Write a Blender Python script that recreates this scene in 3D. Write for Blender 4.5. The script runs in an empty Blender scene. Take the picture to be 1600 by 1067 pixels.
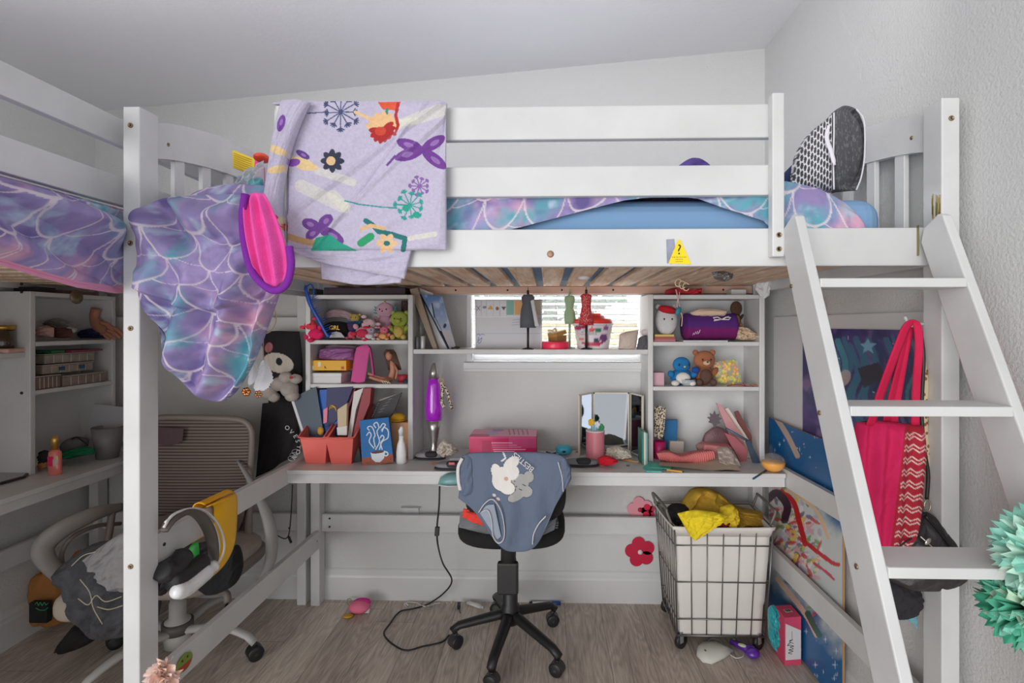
import bpy, math, random
import numpy as np
from mathutils import Vector, Matrix, Euler

random.seed(7)
SC = bpy.context.scene
COL = SC.collection

# ------------------------------------------------------------------ camera
FPX, CX, CY, TH, H = 830.0, 835.0, 507.0, math.radians(1.5), 1.30
cam_d = bpy.data.cameras.new('camera')
cam = bpy.data.objects.new('camera', cam_d)
COL.objects.link(cam)
cam_d.sensor_width = 36.0
cam_d.lens = FPX / 1600.0 * 36.0
cam_d.shift_x = -(CX - 800.0) / 1600.0
cam_d.shift_y = (CY - 533.5) / 1600.0
cam_d.clip_start = 0.05
cam.location = (0, 0, H)
cam.rotation_euler = (math.radians(90), 0, TH)
SC.camera = cam

# ------------------------------------------------------------------ light
world = bpy.data.worlds.new('world')
SC.world = world
world.use_nodes = True
bgn = world.node_tree.nodes['Background']
bgn.inputs[0].default_value = (0.97, 0.985, 1.0, 1)
bgn.inputs[1].default_value = 0.85

def area(name, loc, target, size, power, col=(1, 1, 1), size_y=None):
    d = bpy.data.lights.new(name, 'AREA')
    d.shape = 'RECTANGLE'
    d.size = size
    d.size_y = size_y or size
    d.energy = power
    d.color = col
    o = bpy.data.objects.new(name, d)
    COL.objects.link(o)
    o.location = loc
    o.rotation_euler = (Vector(target) - Vector(loc)).to_track_quat('-Z', 'Y').to_euler()
    return o

sun_d = bpy.data.lights.new('low_sun', 'SUN')
sun_d.energy = 1.6
sun_d.angle = math.radians(38)
sun_d.color = (1.0, 0.99, 0.975)
sun = bpy.data.objects.new('low_sun', sun_d)
COL.objects.link(sun)
sun.rotation_euler = Vector((0.48, 1.0, 0.0)).to_track_quat('-Z', 'Y').to_euler()
area('fill_strip', (-0.5, 1.33, 2.25), (-0.5, 2.33, 2.25), 2.6, 4.2, (1.0, 0.985, 0.97), 0.12)  # added fill light above the frame, brightens upper walls and ceiling; no fixture there
area('window_daylight', (0.03, 3.3, 2.5), (0.03, 2.2, 1.0), 1.6, 210, (1, 1, 1))
area('outdoor_daylight', (0.0, 5.0, 4.6), (0.05, 5.6, 0.5), 3.0, 110, (1, 1, 1))

vs = SC.view_settings
vs.view_transform = 'Standard'
vs.look = 'None'
vs.gamma = 1.0
vs.use_curve_mapping = False
vs.exposure = 0.1

# ------------------------------------------------------------------ pixel <-> place
RT = np.array([math.cos(TH), math.sin(TH), 0.0])
FW = np.array([-math.sin(TH), math.cos(TH), 0.0])
UP = np.array([0, 0, 1.0])

def ray(u, v):
    return RT * ((u - CX) / FPX) + FW + UP * ((CY - v) / FPX)

def W(u, v, Y):
    d = ray(u, v)
    t = Y / d[1]
    return Vector((d[0] * t, Y, H + d[2] * t))

def WXp(u, v, X):
    d = ray(u, v)
    t = X / d[0]
    return Vector((X, d[1] * t, H + d[2] * t))

def WZ(u, v, z):
    d = ray(u, v)
    t = (z - H) / d[2]
    return Vector((d[0] * t, d[1] * t, z))

def lin(c):
    c = [x / 255.0 for x in c]
    return tuple((x / 12.92 if x <= 0.04045 else ((x + 0.055) / 1.055) ** 2.4) for x in c)

def hsh(ix, iy, seed):
    n = (ix.astype(np.int64) * 374761393 + iy.astype(np.int64) * 668265263 + seed * 1442695041) & 0x7fffffff
    n = ((n ^ (n >> 13)) * 1274126177) & 0x7fffffff
    return ((n ^ (n >> 16)) & 0xffff) / 65535.0

def vn(x, y, seed=0):
    x = np.asarray(x, float); y = np.asarray(y, float)
    ix = np.floor(x); iy = np.floor(y)
    fx = x - ix; fy = y - iy
    fx = fx * fx * (3 - 2 * fx); fy = fy * fy * (3 - 2 * fy)
    a = hsh(ix, iy, seed); b = hsh(ix + 1, iy, seed); c = hsh(ix, iy + 1, seed); d = hsh(ix + 1, iy + 1, seed)
    return (a * (1 - fx) + b * fx) * (1 - fy) + (c * (1 - fx) + d * fx) * fy

def fbm(x, y, seed=0, o=4):
    r = 0; a = 0.5
    for k in range(o):
        r = r + a * vn(x * 2 ** k, y * 2 ** k, seed + k * 17)
        a *= 0.5
    return r / (1 - 0.5 ** o)

def crom(pts, n):
    P = np.array([list(p) for p in pts], float)
    if len(P) == 2:
        t = np.linspace(0, 1, n)[:, None]
        return P[0] * (1 - t) + P[1] * t
    Q = np.vstack([2 * P[0] - P[1], P, 2 * P[-1] - P[-2]])
    m = len(P) - 1
    out = []
    for t in np.linspace(0, m, n):
        i = min(int(t), m - 1); f = t - i
        p0, p1, p2, p3 = Q[i], Q[i + 1], Q[i + 2], Q[i + 3]
        out.append(0.5 * ((2 * p1) + (-p0 + p2) * f + (2 * p0 - 5 * p1 + 4 * p2 - p3) * f * f + (-p0 + 3 * p1 - 3 * p2 + p3) * f ** 3))
    return np.array(out)

# ------------------------------------------------------------------ materials
MATS = {}
def newmat(name):
    m = bpy.data.materials.new(name)
    m.use_nodes = True
    nt = m.node_tree
    return m, nt, nt.nodes['Principled BSDF']

def N(nt, typ, **kw):
    n = nt.nodes.new(typ)
    for k, v in kw.items():
        if k.startswith('i_'):
            key = k[2:]
            key = int(key) if key.isdigit() else key.replace('_', ' ')
            n.inputs[key].default_value = v
        else:
            setattr(n, k, v)
    return n

def add_bump(nt, b, scale, strength, dist=0.002, detail=3.0, vec=None):
    tx = N(nt, 'ShaderNodeTexNoise')
    tx.inputs['Scale'].default_value = scale
    tx.inputs['Detail'].default_value = detail
    if vec is None:
        tc = N(nt, 'ShaderNodeTexCoord')
        vec = tc.outputs['Object']
    nt.links.new(vec, tx.inputs['Vector'])
    bp = N(nt, 'ShaderNodeBump')
    bp.inputs['Strength'].default_value = strength
    bp.inputs['Distance'].default_value = dist
    nt.links.new(tx.outputs['Fac'], bp.inputs['Height'])
    nt.links.new(bp.outputs['Normal'], b.inputs['Normal'])
    return tx

def mt(rgb, rough=0.6, metal=0.0, bump=0.0, bs=300, var=0.0, trans=0.0, alpha=1.0, emit=0.0, coat=0.0):
    key = (tuple(rgb), rough, metal, bump, bs, var, trans, alpha, emit, coat)
    if key in MATS:
        return MATS[key]
    m, nt, b = newmat('mat_%d' % len(MATS))
    c = lin(rgb)
    b.inputs['Base Color'].default_value = (*c, 1)
    b.inputs['Roughness'].default_value = rough
    b.inputs['Metallic'].default_value = metal
    if coat: b.inputs['Coat Weight'].default_value = coat
    if trans: b.inputs['Transmission Weight'].default_value = trans
    if alpha < 1: b.inputs['Alpha'].default_value = alpha
    if emit:
        b.inputs['Emission Color'].default_value = (*c, 1)
        b.inputs['Emission Strength'].default_value = emit
    tc = N(nt, 'ShaderNodeTexCoord')
    if bump:
        add_bump(nt, b, bs, bump, vec=tc.outputs['Object'])
    if var:
        tx = N(nt, 'ShaderNodeTexNoise')
        tx.inputs['Scale'].default_value = 18
        tx.inputs['Detail'].default_value = 5
        nt.links.new(tc.outputs['Object'], tx.inputs['Vector'])
        mr = N(nt, 'ShaderNodeMapRange')
        mr.inputs[1].default_value = 0.3; mr.inputs[2].default_value = 0.7
        mr.inputs[3].default_value = 1 - var; mr.inputs[4].default_value = 1 + var
        nt.links.new(tx.outputs['Fac'], mr.inputs[0])
        mx = N(nt, 'ShaderNodeVectorMath', operation='SCALE')
        mx.inputs[0].default_value = c
        nt.links.new(mr.outputs[0], mx.inputs['Scale'])
        nt.links.new(mx.outputs[0], b.inputs['Base Color'])
    MATS[key] = m
    return m

def vcol_mat(name, rough=0.9, bump=0.35, bs=500, sheen=0.0):
    m, nt, b = newmat(name)
    a = N(nt, 'ShaderNodeAttribute'); a.attribute_name = 'Col'
    nt.links.new(a.outputs['Color'], b.inputs['Base Color'])
    b.inputs['Roughness'].default_value = rough
    if sheen: b.inputs['Sheen Weight'].default_value = sheen
    if bump: add_bump(nt, b, bs, bump)
    return m
VC = vcol_mat('printed_fabric', 0.85, 0.3, 700)
VCF = vcol_mat('printed_fleece', 0.95, 1.0, 420, 0.3)
VCP = vcol_mat('printed_paper', 0.35, 0.0)

def wall_mat(name, rgb, bump=0.6, scale=120):
    m, nt, b = newmat(name)
    b.inputs['Base Color'].default_value = (*lin(rgb), 1)
    b.inputs['Roughness'].default_value = 0.75
    add_bump(nt, b, scale, bump, 0.0035, 2.0)
    return m
M_WALL = wall_mat('wall_paint', (209, 209, 208))
M_CEIL = wall_mat('ceiling_paint', (246, 246, 246), 0.2, 60)

def white_paint():
    m, nt, b = newmat('white_painted_wood')
    tc = N(nt, 'ShaderNodeTexCoord')
    tx = N(nt, 'ShaderNodeTexNoise'); tx.inputs['Scale'].default_value = 5; tx.inputs['Detail'].default_value = 8
    nt.links.new(tc.outputs['Object'], tx.inputs['Vector'])
    r = N(nt, 'ShaderNodeValToRGB')
    r.color_ramp.elements[0].position = 0.3; r.color_ramp.elements[0].color = (*lin((202, 202, 202)), 1)
    r.color_ramp.elements[1].position = 0.62; r.color_ramp.elements[1].color = (*lin((214, 214, 214)), 1)
    nt.links.new(tx.outputs['Fac'], r.inputs['Fac'])
    nt.links.new(r.outputs['Color'], b.inputs['Base Color'])
    b.inputs['Roughness'].default_value = 0.42
    add_bump(nt, b, 60, 0.12, 0.001, vec=tc.outputs['Object'])
    return m
M_WH = white_paint()
M_TRIM = mt((214, 214, 215), 0.4)

def pine():
    m, nt, b = newmat('pine_wood')
    tc = N(nt, 'ShaderNodeTexCoord')
    mp = N(nt, 'ShaderNodeMapping'); mp.inputs['Scale'].default_value = (16, 1.6, 16)
    nt.links.new(tc.outputs['Object'], mp.inputs['Vector'])
    tx = N(nt, 'ShaderNodeTexNoise'); tx.inputs['Scale'].default_value = 3; tx.inputs['Detail'].default_value = 6; tx.inputs['Distortion'].default_value = 0.8
    nt.links.new(mp.outputs['Vector'], tx.inputs['Vector'])
    r = N(nt, 'ShaderNodeValToRGB')
    r.color_ramp.elements[0].position = 0.3; r.color_ramp.elements[0].color = (*lin((214, 172, 136)), 1)
    r.color_ramp.elements[1].position = 0.65; r.color_ramp.elements[1].color = (*lin((250, 228, 204)), 1)
    nt.links.new(tx.outputs['Fac'], r.inputs['Fac'])
    nt.links.new(r.outputs['Color'], b.inputs['Base Color'])
    b.inputs['Roughness'].default_value = 0.6
    return m
M_PINE = pine()

def floor_mat():
    m, nt, b = newmat('laminate_planks')
    L = nt.links
    tc = N(nt, 'ShaderNodeTexCoord')
    sp = N(nt, 'ShaderNodeSeparateXYZ'); L.new(tc.outputs['Object'], sp.inputs[0])
    def math_(op, a, bb=None, c=None):
        n = N(nt, 'ShaderNodeMath', operation=op)
        for i, q in enumerate((a, bb, c)):
            if q is None: continue
            if isinstance(q, (int, float)): n.inputs[i].default_value = q
            else: L.new(q, n.inputs[i])
        return n.outputs[0]
    px = math_('DIVIDE', sp.outputs[0], 0.165)
    idx = math_('FLOOR', px)
    fx = math_('FRACT', px)
    wn = N(nt, 'ShaderNodeTexWhiteNoise', noise_dimensions='1D'); L.new(idx, wn.inputs['W'])
    py = math_('DIVIDE', math_('ADD', sp.outputs[1], math_('MULTIPLY', wn.outputs['Value'], 1.2)), 1.2)
    idy = math_('FLOOR', py)
    fy = math_('FRACT', py)
    wn2 = N(nt, 'ShaderNodeTexWhiteNoise', noise_dimensions='2D')
    cb = N(nt, 'ShaderNodeCombineXYZ'); L.new(idx, cb.inputs[0]); L.new(idy, cb.inputs[1])
    L.new(cb.outputs[0], wn2.inputs['Vector'])
    # grain coordinates, shifted per plank
    gx = math_('MULTIPLY', sp.outputs[0], 7.0)
    gy = math_('ADD', math_('MULTIPLY', sp.outputs[1], 1.35), math_('MULTIPLY', wn2.outputs['Value'], 40.0))
    gc = N(nt, 'ShaderNodeCombineXYZ'); L.new(gx, gc.inputs[0]); L.new(gy, gc.inputs[1])
    n1 = N(nt, 'ShaderNodeTexNoise'); n1.inputs['Scale'].default_value = 1.3; n1.inputs['Detail'].default_value = 2.0; n1.inputs['Distortion'].default_value = 0.25
    L.new(gc.outputs[0], n1.inputs['Vector'])
    rings = math_('SINE', math_('MULTIPLY', n1.outputs['Fac'], 95.0))
    n2 = N(nt, 'ShaderNodeTexNoise'); n2.inputs['Scale'].default_value = 14; n2.inputs['Detail'].default_value = 5
    mp = N(nt, 'ShaderNodeMapping'); mp.inputs['Scale'].default_value = (12, 0.9, 1)
    L.new(tc.outputs['Object'], mp.inputs['Vector']); L.new(mp.outputs[0], n2.inputs['Vector'])
    n3 = N(nt, 'ShaderNodeTexNoise'); n3.inputs['Scale'].default_value = 0.9; n3.inputs['Detail'].default_value = 3
    L.new(gc.outputs[0], n3.inputs['Vector'])
    v = math_('ADD', math_('MULTIPLY', rings, 0.055), math_('MULTIPLY', n2.outputs['Fac'], 0.5))
    v = math_('ADD', v, math_('MULTIPLY', n3.outputs['Fac'], 0.55))
    v = math_('ADD', v, math_('MULTIPLY', wn2.outputs['Value'], 0.16))
    r = N(nt, 'ShaderNodeValToRGB')
    e = r.color_ramp.elements
    e[0].position = 0.35; e[0].color = (*lin((150, 136, 126)), 1)
    e[1].position = 0.85; e[1].color = (*lin((230, 217, 204)), 1)
    e.new(0.6).color = (*lin((196, 181, 168)), 1)
    L.new(v, r.inputs['Fac'])
    seam = math_('MINIMUM', math_('MULTIPLY', math_('MINIMUM', fx, math_('SUBTRACT', 1.0, fx)), 0.165), math_('MULTIPLY', math_('MINIMUM', fy, math_('SUBTRACT', 1.0, fy)), 1.2))
    sm = N(nt, 'ShaderNodeMapRange'); sm.inputs[1].default_value = 0.0004; sm.inputs[2].default_value = 0.0016; sm.inputs[3].default_value = 0.45; sm.inputs[4].default_value = 1.0
    L.new(seam, sm.inputs[0])
    mx = N(nt, 'ShaderNodeVectorMath', operation='SCALE')
    L.new(r.outputs['Color'], mx.inputs[0]); L.new(sm.outputs[0], mx.inputs['Scale'])
    L.new(mx.outputs[0], b.inputs['Base Color'])
    b.inputs['Roughness'].default_value = 0.5
    bp = N(nt, 'ShaderNodeBump'); bp.inputs['Strength'].default_value = 0.35; bp.inputs['Distance'].default_value = 0.001
    L.new(v, bp.inputs['Height']); L.new(bp.outputs[0], b.inputs['Normal'])
    return m
M_FLOOR = floor_mat()

# ------------------------------------------------------------------ meshes
def rotm(r):
    return Euler([math.radians(a) for a in r], 'XYZ').to_matrix()

ORG = {}
class MB:
    def __init__(s):
        s.v = []; s.f = []; s.m = []; s.s = []; s.c = {}; s.mats = []
    def mi(s, mat):
        if mat is None: return 0
        if mat not in s.mats: s.mats.append(mat)
        return s.mats.index(mat)
    def add(s, vs, fs, mat=None, smooth=False, col=None):
        k = len(s.v); i = s.mi(mat)
        s.v.extend([tuple(map(float, p)) for p in vs])
        for f in fs:
            s.f.append(tuple(k + a for a in f)); s.m.append(i); s.s.append(smooth)
        if col is not None: s.c[k] = np.asarray(col, float).reshape(-1, 3)
        return s
    def box(s, x0, x1, y0, y1, z0, z1, mat=None, col=None):
        vs = [(x0, y0, z0), (x1, y0, z0), (x1, y1, z0), (x0, y1, z0), (x0, y0, z1), (x1, y0, z1), (x1, y1, z1), (x0, y1, z1)]
        fs = [(0, 3, 2, 1), (4, 5, 6, 7), (0, 1, 5, 4), (1, 2, 6, 5), (2, 3, 7, 6), (3, 0, 4, 7)]
        return s.add(vs, fs, mat, col=None if col is None else [lin(col)] * 8)
    def obox(s, c, size, rot=(0, 0, 0), mat=None, col=None):
        R = rotm(rot); c = Vector(c)
        hx, hy, hz = [a / 2 for a in size]
        vs = [c + R @ Vector(p) for p in [(-hx, -hy, -hz), (hx, -hy, -hz), (hx, hy, -hz), (-hx, hy, -hz), (-hx, -hy, hz), (hx, -hy, hz), (hx, hy, hz), (-hx, hy, hz)]]
        fs = [(0, 3, 2, 1), (4, 5, 6, 7), (0, 1, 5, 4), (1, 2, 6, 5), (2, 3, 7, 6), (3, 0, 4, 7)]
        return s.add(vs, fs, mat, col=None if col is None else [lin(col)] * 8)
    def hexa(s, pts, mat=None):
        # eight corners: bottom four (counter-clockwise) then top four
        fs = [(0, 3, 2, 1), (4, 5, 6, 7), (0, 1, 5, 4), (1, 2, 6, 5), (2, 3, 7, 6), (3, 0, 4, 7)]
        return s.add(pts, fs, mat)
    def tube(s, pts, r, n=10, mat=None, closed=False, smooth=True, flat=1.0, col=None):
        P = [Vector(p) for p in pts]; m = len(P)
        rs = r if isinstance(r, (list, tuple, np.ndarray)) else [r] * m
        vs = []; fs = []
        prev = None
        for i, p in enumerate(P):
            if closed: t = (P[(i + 1) % m] - P[i - 1])
            else: t = (P[min(i + 1, m - 1)] - P[max(i - 1, 0)])
            if t.length < 1e-9: t = Vector((0, 0, 1))
            t.normalize()
            if prev is None:
                a = Vector((0, 0, 1)) if abs(t.z) < 0.9 else Vector((0, 1, 0))
                nrm = t.cross(a).normalized()
            else:
                nrm = (prev - t * prev.dot(t))
                if nrm.length < 1e-6: nrm = t.orthogonal()
                nrm.normalize()
            prev = nrm
            bn = t.cross(nrm)
            for k in range(n):
                a = 2 * math.pi * k / n
                vs.append(p + (nrm * math.cos(a) + bn * math.sin(a) * flat) * rs[i])
        for i in range(m if closed else m - 1):
            j = (i + 1) % m
            for k in range(n):
                fs.append((i * n + k, i * n + (k + 1) % n, j * n + (k + 1) % n, j * n + k))
        if not closed:
            fs.append(tuple(range(n))[::-1]); fs.append(tuple((m - 1) * n + k for k in range(n)))
        return s.add(vs, fs, mat, smooth, col=None if col is None else [lin(col)] * len(vs))
    def lathe(s, prof, c, n=24, mat=None, rot=None, smooth=True, sx=1.0, sy=1.0, col=None):
        R = rotm(rot) if rot else Matrix.Identity(3)
        c = Vector(c); vs = []; fs = []
        for (r, z) in prof:
            for k in range(n):
                a = 2 * math.pi * k / n
                vs.append(c + R @ Vector((r * math.cos(a) * sx, r * math.sin(a) * sy, z)))
        m = len(prof)
        for i in range(m - 1):
            for k in range(n):
                fs.append((i * n + k, i * n + (k + 1) % n, (i + 1) * n + (k + 1) % n, (i + 1) * n + k))
        fs.append(tuple(range(n))[::-1]); fs.append(tuple((m - 1) * n + k for k in range(n)))
        return s.add(vs, fs, mat, smooth, col=None if col is None else [lin(col)] * len(vs))
    def ell(s, c, r, rot=None, n=18, mat=None, lump=0.0, seed=1, e=1.0, col=None):
        if not isinstance(r, (list, tuple)): r = (r, r, r)
        R = rotm(rot) if rot else Matrix.Identity(3)
        c = Vector(c); m = max(6, n // 2 + 1)
        vs = []; fs = []
        for i in range(m + 1):
            ph = math.pi * i / m
            for k in range(n):
                a = 2 * math.pi * k / n
                d = [math.sin(ph) * math.cos(a), math.sin(ph) * math.sin(a), math.cos(ph)]
                q = 1.0
                if lump:
                    q += lump * (math.sin(d[0] * 5 + seed) * math.sin(d[1] * 4 + seed * 2) + 0.6 * math.sin(d[2] * 7 + d[0] * 6 + seed * 3))
                d = [math.copysign(abs(x) ** e, x) for x in d]
                vs.append(c + R @ Vector((d[0] * r[0] * q, d[1] * r[1] * q, d[2] * r[2] * q)))
        for i in range(m):
            for k in range(n):
                fs.append((i * n + k, (i + 1) * n + k, (i + 1) * n + (k + 1) % n, i * n + (k + 1) % n))
        return s.add(vs, fs, mat, True, col=None if col is None else [lin(col)] * len(vs))
    def prism(s, pts, o, ax, ay, depth, mat=None, smooth=False, col=None):
        # outline pts (a,b) in the plane o + a*ax + b*ay, extruded along ax x ay by depth
        o = Vector(o); ax = Vector(ax); ay = Vector(ay); nz = ax.cross(ay).normalized() * depth
        n = len(pts)
        A = [o + ax * a + ay * b for a, b in pts]
        vs = A + [p + nz for p in A]
        fs = [tuple(range(n))[::-1], tuple(range(n, 2 * n))] + [(i, (i + 1) % n, n + (i + 1) % n, n + i) for i in range(n)]
        return s.add(vs, fs, mat, smooth, col=None if col is None else [lin(col)] * len(vs))
    def grid(s, A, mat=None, smooth=True, col=None, flip=False):
        nt_, ns = A.shape[:2]
        vs = A.reshape(-1, 3)
        fs = []
        for i in range(nt_ - 1):
            for j in range(ns - 1):
                q = (i * ns + j, (i + 1) * ns + j, (i + 1) * ns + j + 1, i * ns + j + 1)
                fs.append(q[::-1] if flip else q)
        return s.add(vs, fs, mat, smooth, col)
    def pillow(s, F, B, mat=None, col=None, colb=None):
        s.grid(F, mat, True, col)
        s.grid(B, mat, True, col if colb is None else colb, True)
        return s
    def text(s, body, mat, M, size=1.0, depth=0.001, align='CENTER'):
        cu = bpy.data.curves.new('lettering', 'FONT')
        cu.body = body; cu.size = size; cu.extrude = depth; cu.align_x = align; cu.resolution_u = 3
        ob = bpy.data.objects.new('lettering', cu)
        COL.objects.link(ob)
        bpy.context.view_layer.update()
        me = ob.to_mesh()
        vs = [M @ v.co for v in me.vertices]; fs = [tuple(p.vertices) for p in me.polygons]
        s.add(vs, fs, mat)
        ob.to_mesh_clear()
        bpy.data.objects.remove(ob); bpy.data.curves.remove(cu)
        return s

def thing(name, label, cat, loc, group=None):
    o = bpy.data.objects.new(name, None)
    o.empty_display_size = 0.05
    COL.objects.link(o)
    o.location = loc
    o['label'] = label; o['category'] = cat
    if group: o['group'] = group
    ORG[o] = Vector(loc)
    return o

def tag(o, label, cat, group=None, kind=None):
    if label: o['label'] = label
    if cat: o['category'] = cat
    if group: o['group'] = group
    if kind: o['kind'] = kind
    return o

def build(name, mb, mat=None, parent=None, label=None, cat=None, group=None, kind=None, bevel=0.0, subsurf=0, solid=0.0, seg=2):
    V = np.array(mb.v)
    if parent is not None:
        org = ORG[parent]
    else:
        org = Vector(((V[:, 0].min() + V[:, 0].max()) / 2, (V[:, 1].min() + V[:, 1].max()) / 2, V[:, 2].min()))
    me = bpy.data.meshes.new(name)
    me.from_pydata((V - np.array(org)).tolist(), [], mb.f)
    if mb.mats:
        for m in mb.mats: me.materials.append(m)
    elif mat is not None:
        me.materials.append(mat)
    me.polygons.foreach_set('material_index', mb.m)
    me.polygons.foreach_set('use_smooth', mb.s)
    if mb.c:
        ca = me.color_attributes.new('Col', 'FLOAT_COLOR', 'POINT')
        C = np.ones((len(mb.v), 4), np.float32)
        for k, a in mb.c.items(): C[k:k + len(a), :3] = a
        ca.data.foreach_set('color', C.ravel())
    me.update()
    o = bpy.data.objects.new(name, me)
    COL.objects.link(o)
    if parent is not None:
        o.parent = parent
        if label: o['label'] = label
    else:
        o.location = org
        if label: tag(o, label, cat, group)
    if kind: o['kind'] = kind
    ORG[o] = org
    if solid:
        md = o.modifiers.new('solid', 'SOLIDIFY'); md.thickness = solid; md.offset = 0
    if bevel:
        md = o.modifiers.new('bevel', 'BEVEL'); md.width = bevel; md.segments = seg; md.limit_method = 'ANGLE'; md.angle_limit = math.radians(40)
    if subsurf:
        md = o.modifiers.new('sub', 'SUBSURF'); md.levels = subsurf; md.render_levels = subsurf
    return o

# soft closed bodies and cloth given by the pixels of their outline at a distance
def patch(top, bot, Y, ns=40, nt=40, mid=None):
    T = crom(top, ns); B = crom(bot, ns)
    M_ = crom(mid, ns) if mid is not None else None
    A = np.zeros((nt, ns, 3)); S = np.zeros((nt, ns)); Tt = np.zeros((nt, ns))
    for i in range(nt):
        t = i / (nt - 1)
        if M_ is None: row = T * (1 - t) + B * t
        else: row = T * (1 - t) * (1 - 2 * t) + M_ * 4 * t * (1 - t) + B * t * (2 * t - 1)
        for j in range(ns):
            sx = j / (ns - 1)
            y = Y(sx, t) if callable(Y) else Y
            A[i, j] = W(row[j][0], row[j][1], y)
            S[i, j] = sx; Tt[i, j] = t
    return A, S, Tt

def soft(top, bot, Y, D=0.03, Db=0.01, ns=40, nt=40, p=0.5, fold=0.0, fs=4.0, ft=4.0, seed=3, mid=None, zmin=None):
    A, S, T = patch(top, bot, Y, ns, nt, mid)
    prof = np.clip(16 * S * (1 - S) * T * (1 - T), 0, 1) ** p
    nz = (fbm(S * fs + T * 1.3, T * ft + S * 0.7, seed) - 0.5) * 2
    rid = 1 - np.abs(2 * fbm(S * fs * 0.8 + 3 * T, T * ft * 0.6, seed + 5, 2) - 1)
    F = A.copy(); B = A.copy()
    F[..., 1] -= D * prof + fold * np.minimum(prof * 2, 1) * (nz + (rid - 0.6) * 1.2)
    B[..., 1] += Db * prof
    if zmin is not None:
        F[..., 2] = np.maximum(F[..., 2], zmin); B[..., 2] = np.maximum(B[..., 2], zmin)
    return F, B, S, T

class Paint:
    def __init__(s, S, T, base):
        s.S = S; s.T = T
        s.C = np.zeros(S.shape + (3,)); s.C[:] = lin(base)
    def mask(s, m, col, a=1.0):
        m = np.asarray(m, float)[..., None] * a
        s.C = s.C * (1 - m) + np.array(lin(col)) * m
        return s
    def ell(s, cx, cy, rx, ry, col, ang=0, a=1.0):
        c, d = math.cos(math.radians(ang)), math.sin(math.radians(ang))
        X = (s.S - cx) * c + (s.T - cy) * d; Y = -(s.S - cx) * d + (s.T - cy) * c
        return s.mask((X / rx) ** 2 + (Y / ry) ** 2 < 1, col, a)
    def line(s, pts, w, col, a=1.0):
        for (x0, y0), (x1, y1) in zip(pts[:-1], pts[1:]):
            dx, dy = x1 - x0, y1 - y0; L = dx * dx + dy * dy + 1e-12
            q = np.clip(((s.S - x0) * dx + (s.T - y0) * dy) / L, 0, 1)
            d = np.hypot(s.S - x0 - q * dx, s.T - y0 - q * dy)
            s.mask(d < w, col, a)
        return s
    def poly(s, pts, col, a=1.0):
        ins = np.zeros(s.S.shape, bool); n = len(pts)
        for i in range(n):
            x0, y0 = pts[i]; x1, y1 = pts[(i + 1) % n]
            cond = ((y0 > s.T) != (y1 > s.T)) & (s.S < (x1 - x0) * (s.T - y0) / (y1 - y0 + 1e-12) + x0)
            ins ^= cond
        return s.mask(ins, col, a)
    def rect(s, x0, y0, x1, y1, col, a=1.0):
        return s.mask((s.S > x0) & (s.S < x1) & (s.T > y0) & (s.T < y1), col, a)
    def tint(s, amp, fs, seed=0):
        s.C = s.C * (1 + amp * (fbm(s.S * fs, s.T * fs, seed) - 0.5) * 2)[..., None]
        return s

def tiedye(X, Y, seed=0, k=1.0):
    """mermaid-scale comforter: tie-dye clouds with cream scale outlines; X, Y in cloth metres"""
    n1 = fbm(X * 9 * k, Y * 9 * k, seed, 4); n2 = fbm(X * 8 * k + 40, Y * 8 * k, seed + 9, 4); n3 = fbm(X * 11 * k, Y * 11 * k + 70, seed + 21, 4)
    C = np.zeros(X.shape + (3,)); C[:] = lin((146, 132, 180))
    def mixin(m, col):
        nonlocal C
        m = np.clip(m, 0, 1)[..., None]
        C = C * (1 - m) + np.array(lin(col)) * m
    mixin((fbm(X * 16, Y * 16, seed + 60, 4) - 0.5) * 4, (168, 150, 200))
    mixin((n1 - 0.52) * 5, (212, 162, 188))
    mixin((n2 - 0.55) * 6, (96, 164, 180))
    mixin((n3 - 0.56) * 5, (104, 92, 150))
    mixin((fbm(X * 22, Y * 26, seed + 33, 4) - 0.58) * 4, (176, 196, 216))
    mixin((fbm(X * 60, Y * 40, seed + 35, 4) - 0.55) * 1.5, (120, 108, 160))
    w, h = 0.115, 0.085
    # scale outlines: lower arcs of overlapping circles, alternate rows shifted by half
    wob = (fbm(X * 6, Y * 6, seed + 50, 2) - 0.5) * 0.05
    Xw = X + wob; Yw = Y + wob
    d = np.full(X.shape, 9.0)
    r0 = np.floor(Yw / h)
    for dr in (0, -1):
        r = r0 + dr
        off = np.where(r % 2 == 0, 0, 0.5) * w
        cx = (np.floor((Xw - off) / w) + 0.5) * w + off
        R = np.hypot((Xw - cx) / (w * 0.5), (Yw - r * h) / (h * 1.0))
        if dr == 0:
            d = np.where(R < 1.0, np.abs(R - 1.0), d); inside = R < 1
        else:
            d = np.where(~inside, np.abs(R / 2 - 1.0) * 9, d)
    mixin(np.clip((0.085 - d) / 0.03, 0, 1) * 0.75, (226, 212, 218))
    return C

def proj(A):
    """pixel coordinates of points, for laying a print out over a cloth"""
    P = np.asarray(A) - np.array([0, 0, H])
    d = P @ FW
    return CX + FPX * (P @ RT) / d, CY - FPX * P[..., 2] / d
# ------------------------------------------------------------------ the room
XL, XR, YB, YF = -2.18, 1.008, 2.50, 0.15
def zc(x): return 2.325 + (x - XL) * 0.0815

def struct(name, mb, mat=None, **k):
    o = build(name, mb, mat, **k)
    o['kind'] = 'structure'
    return o

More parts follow.
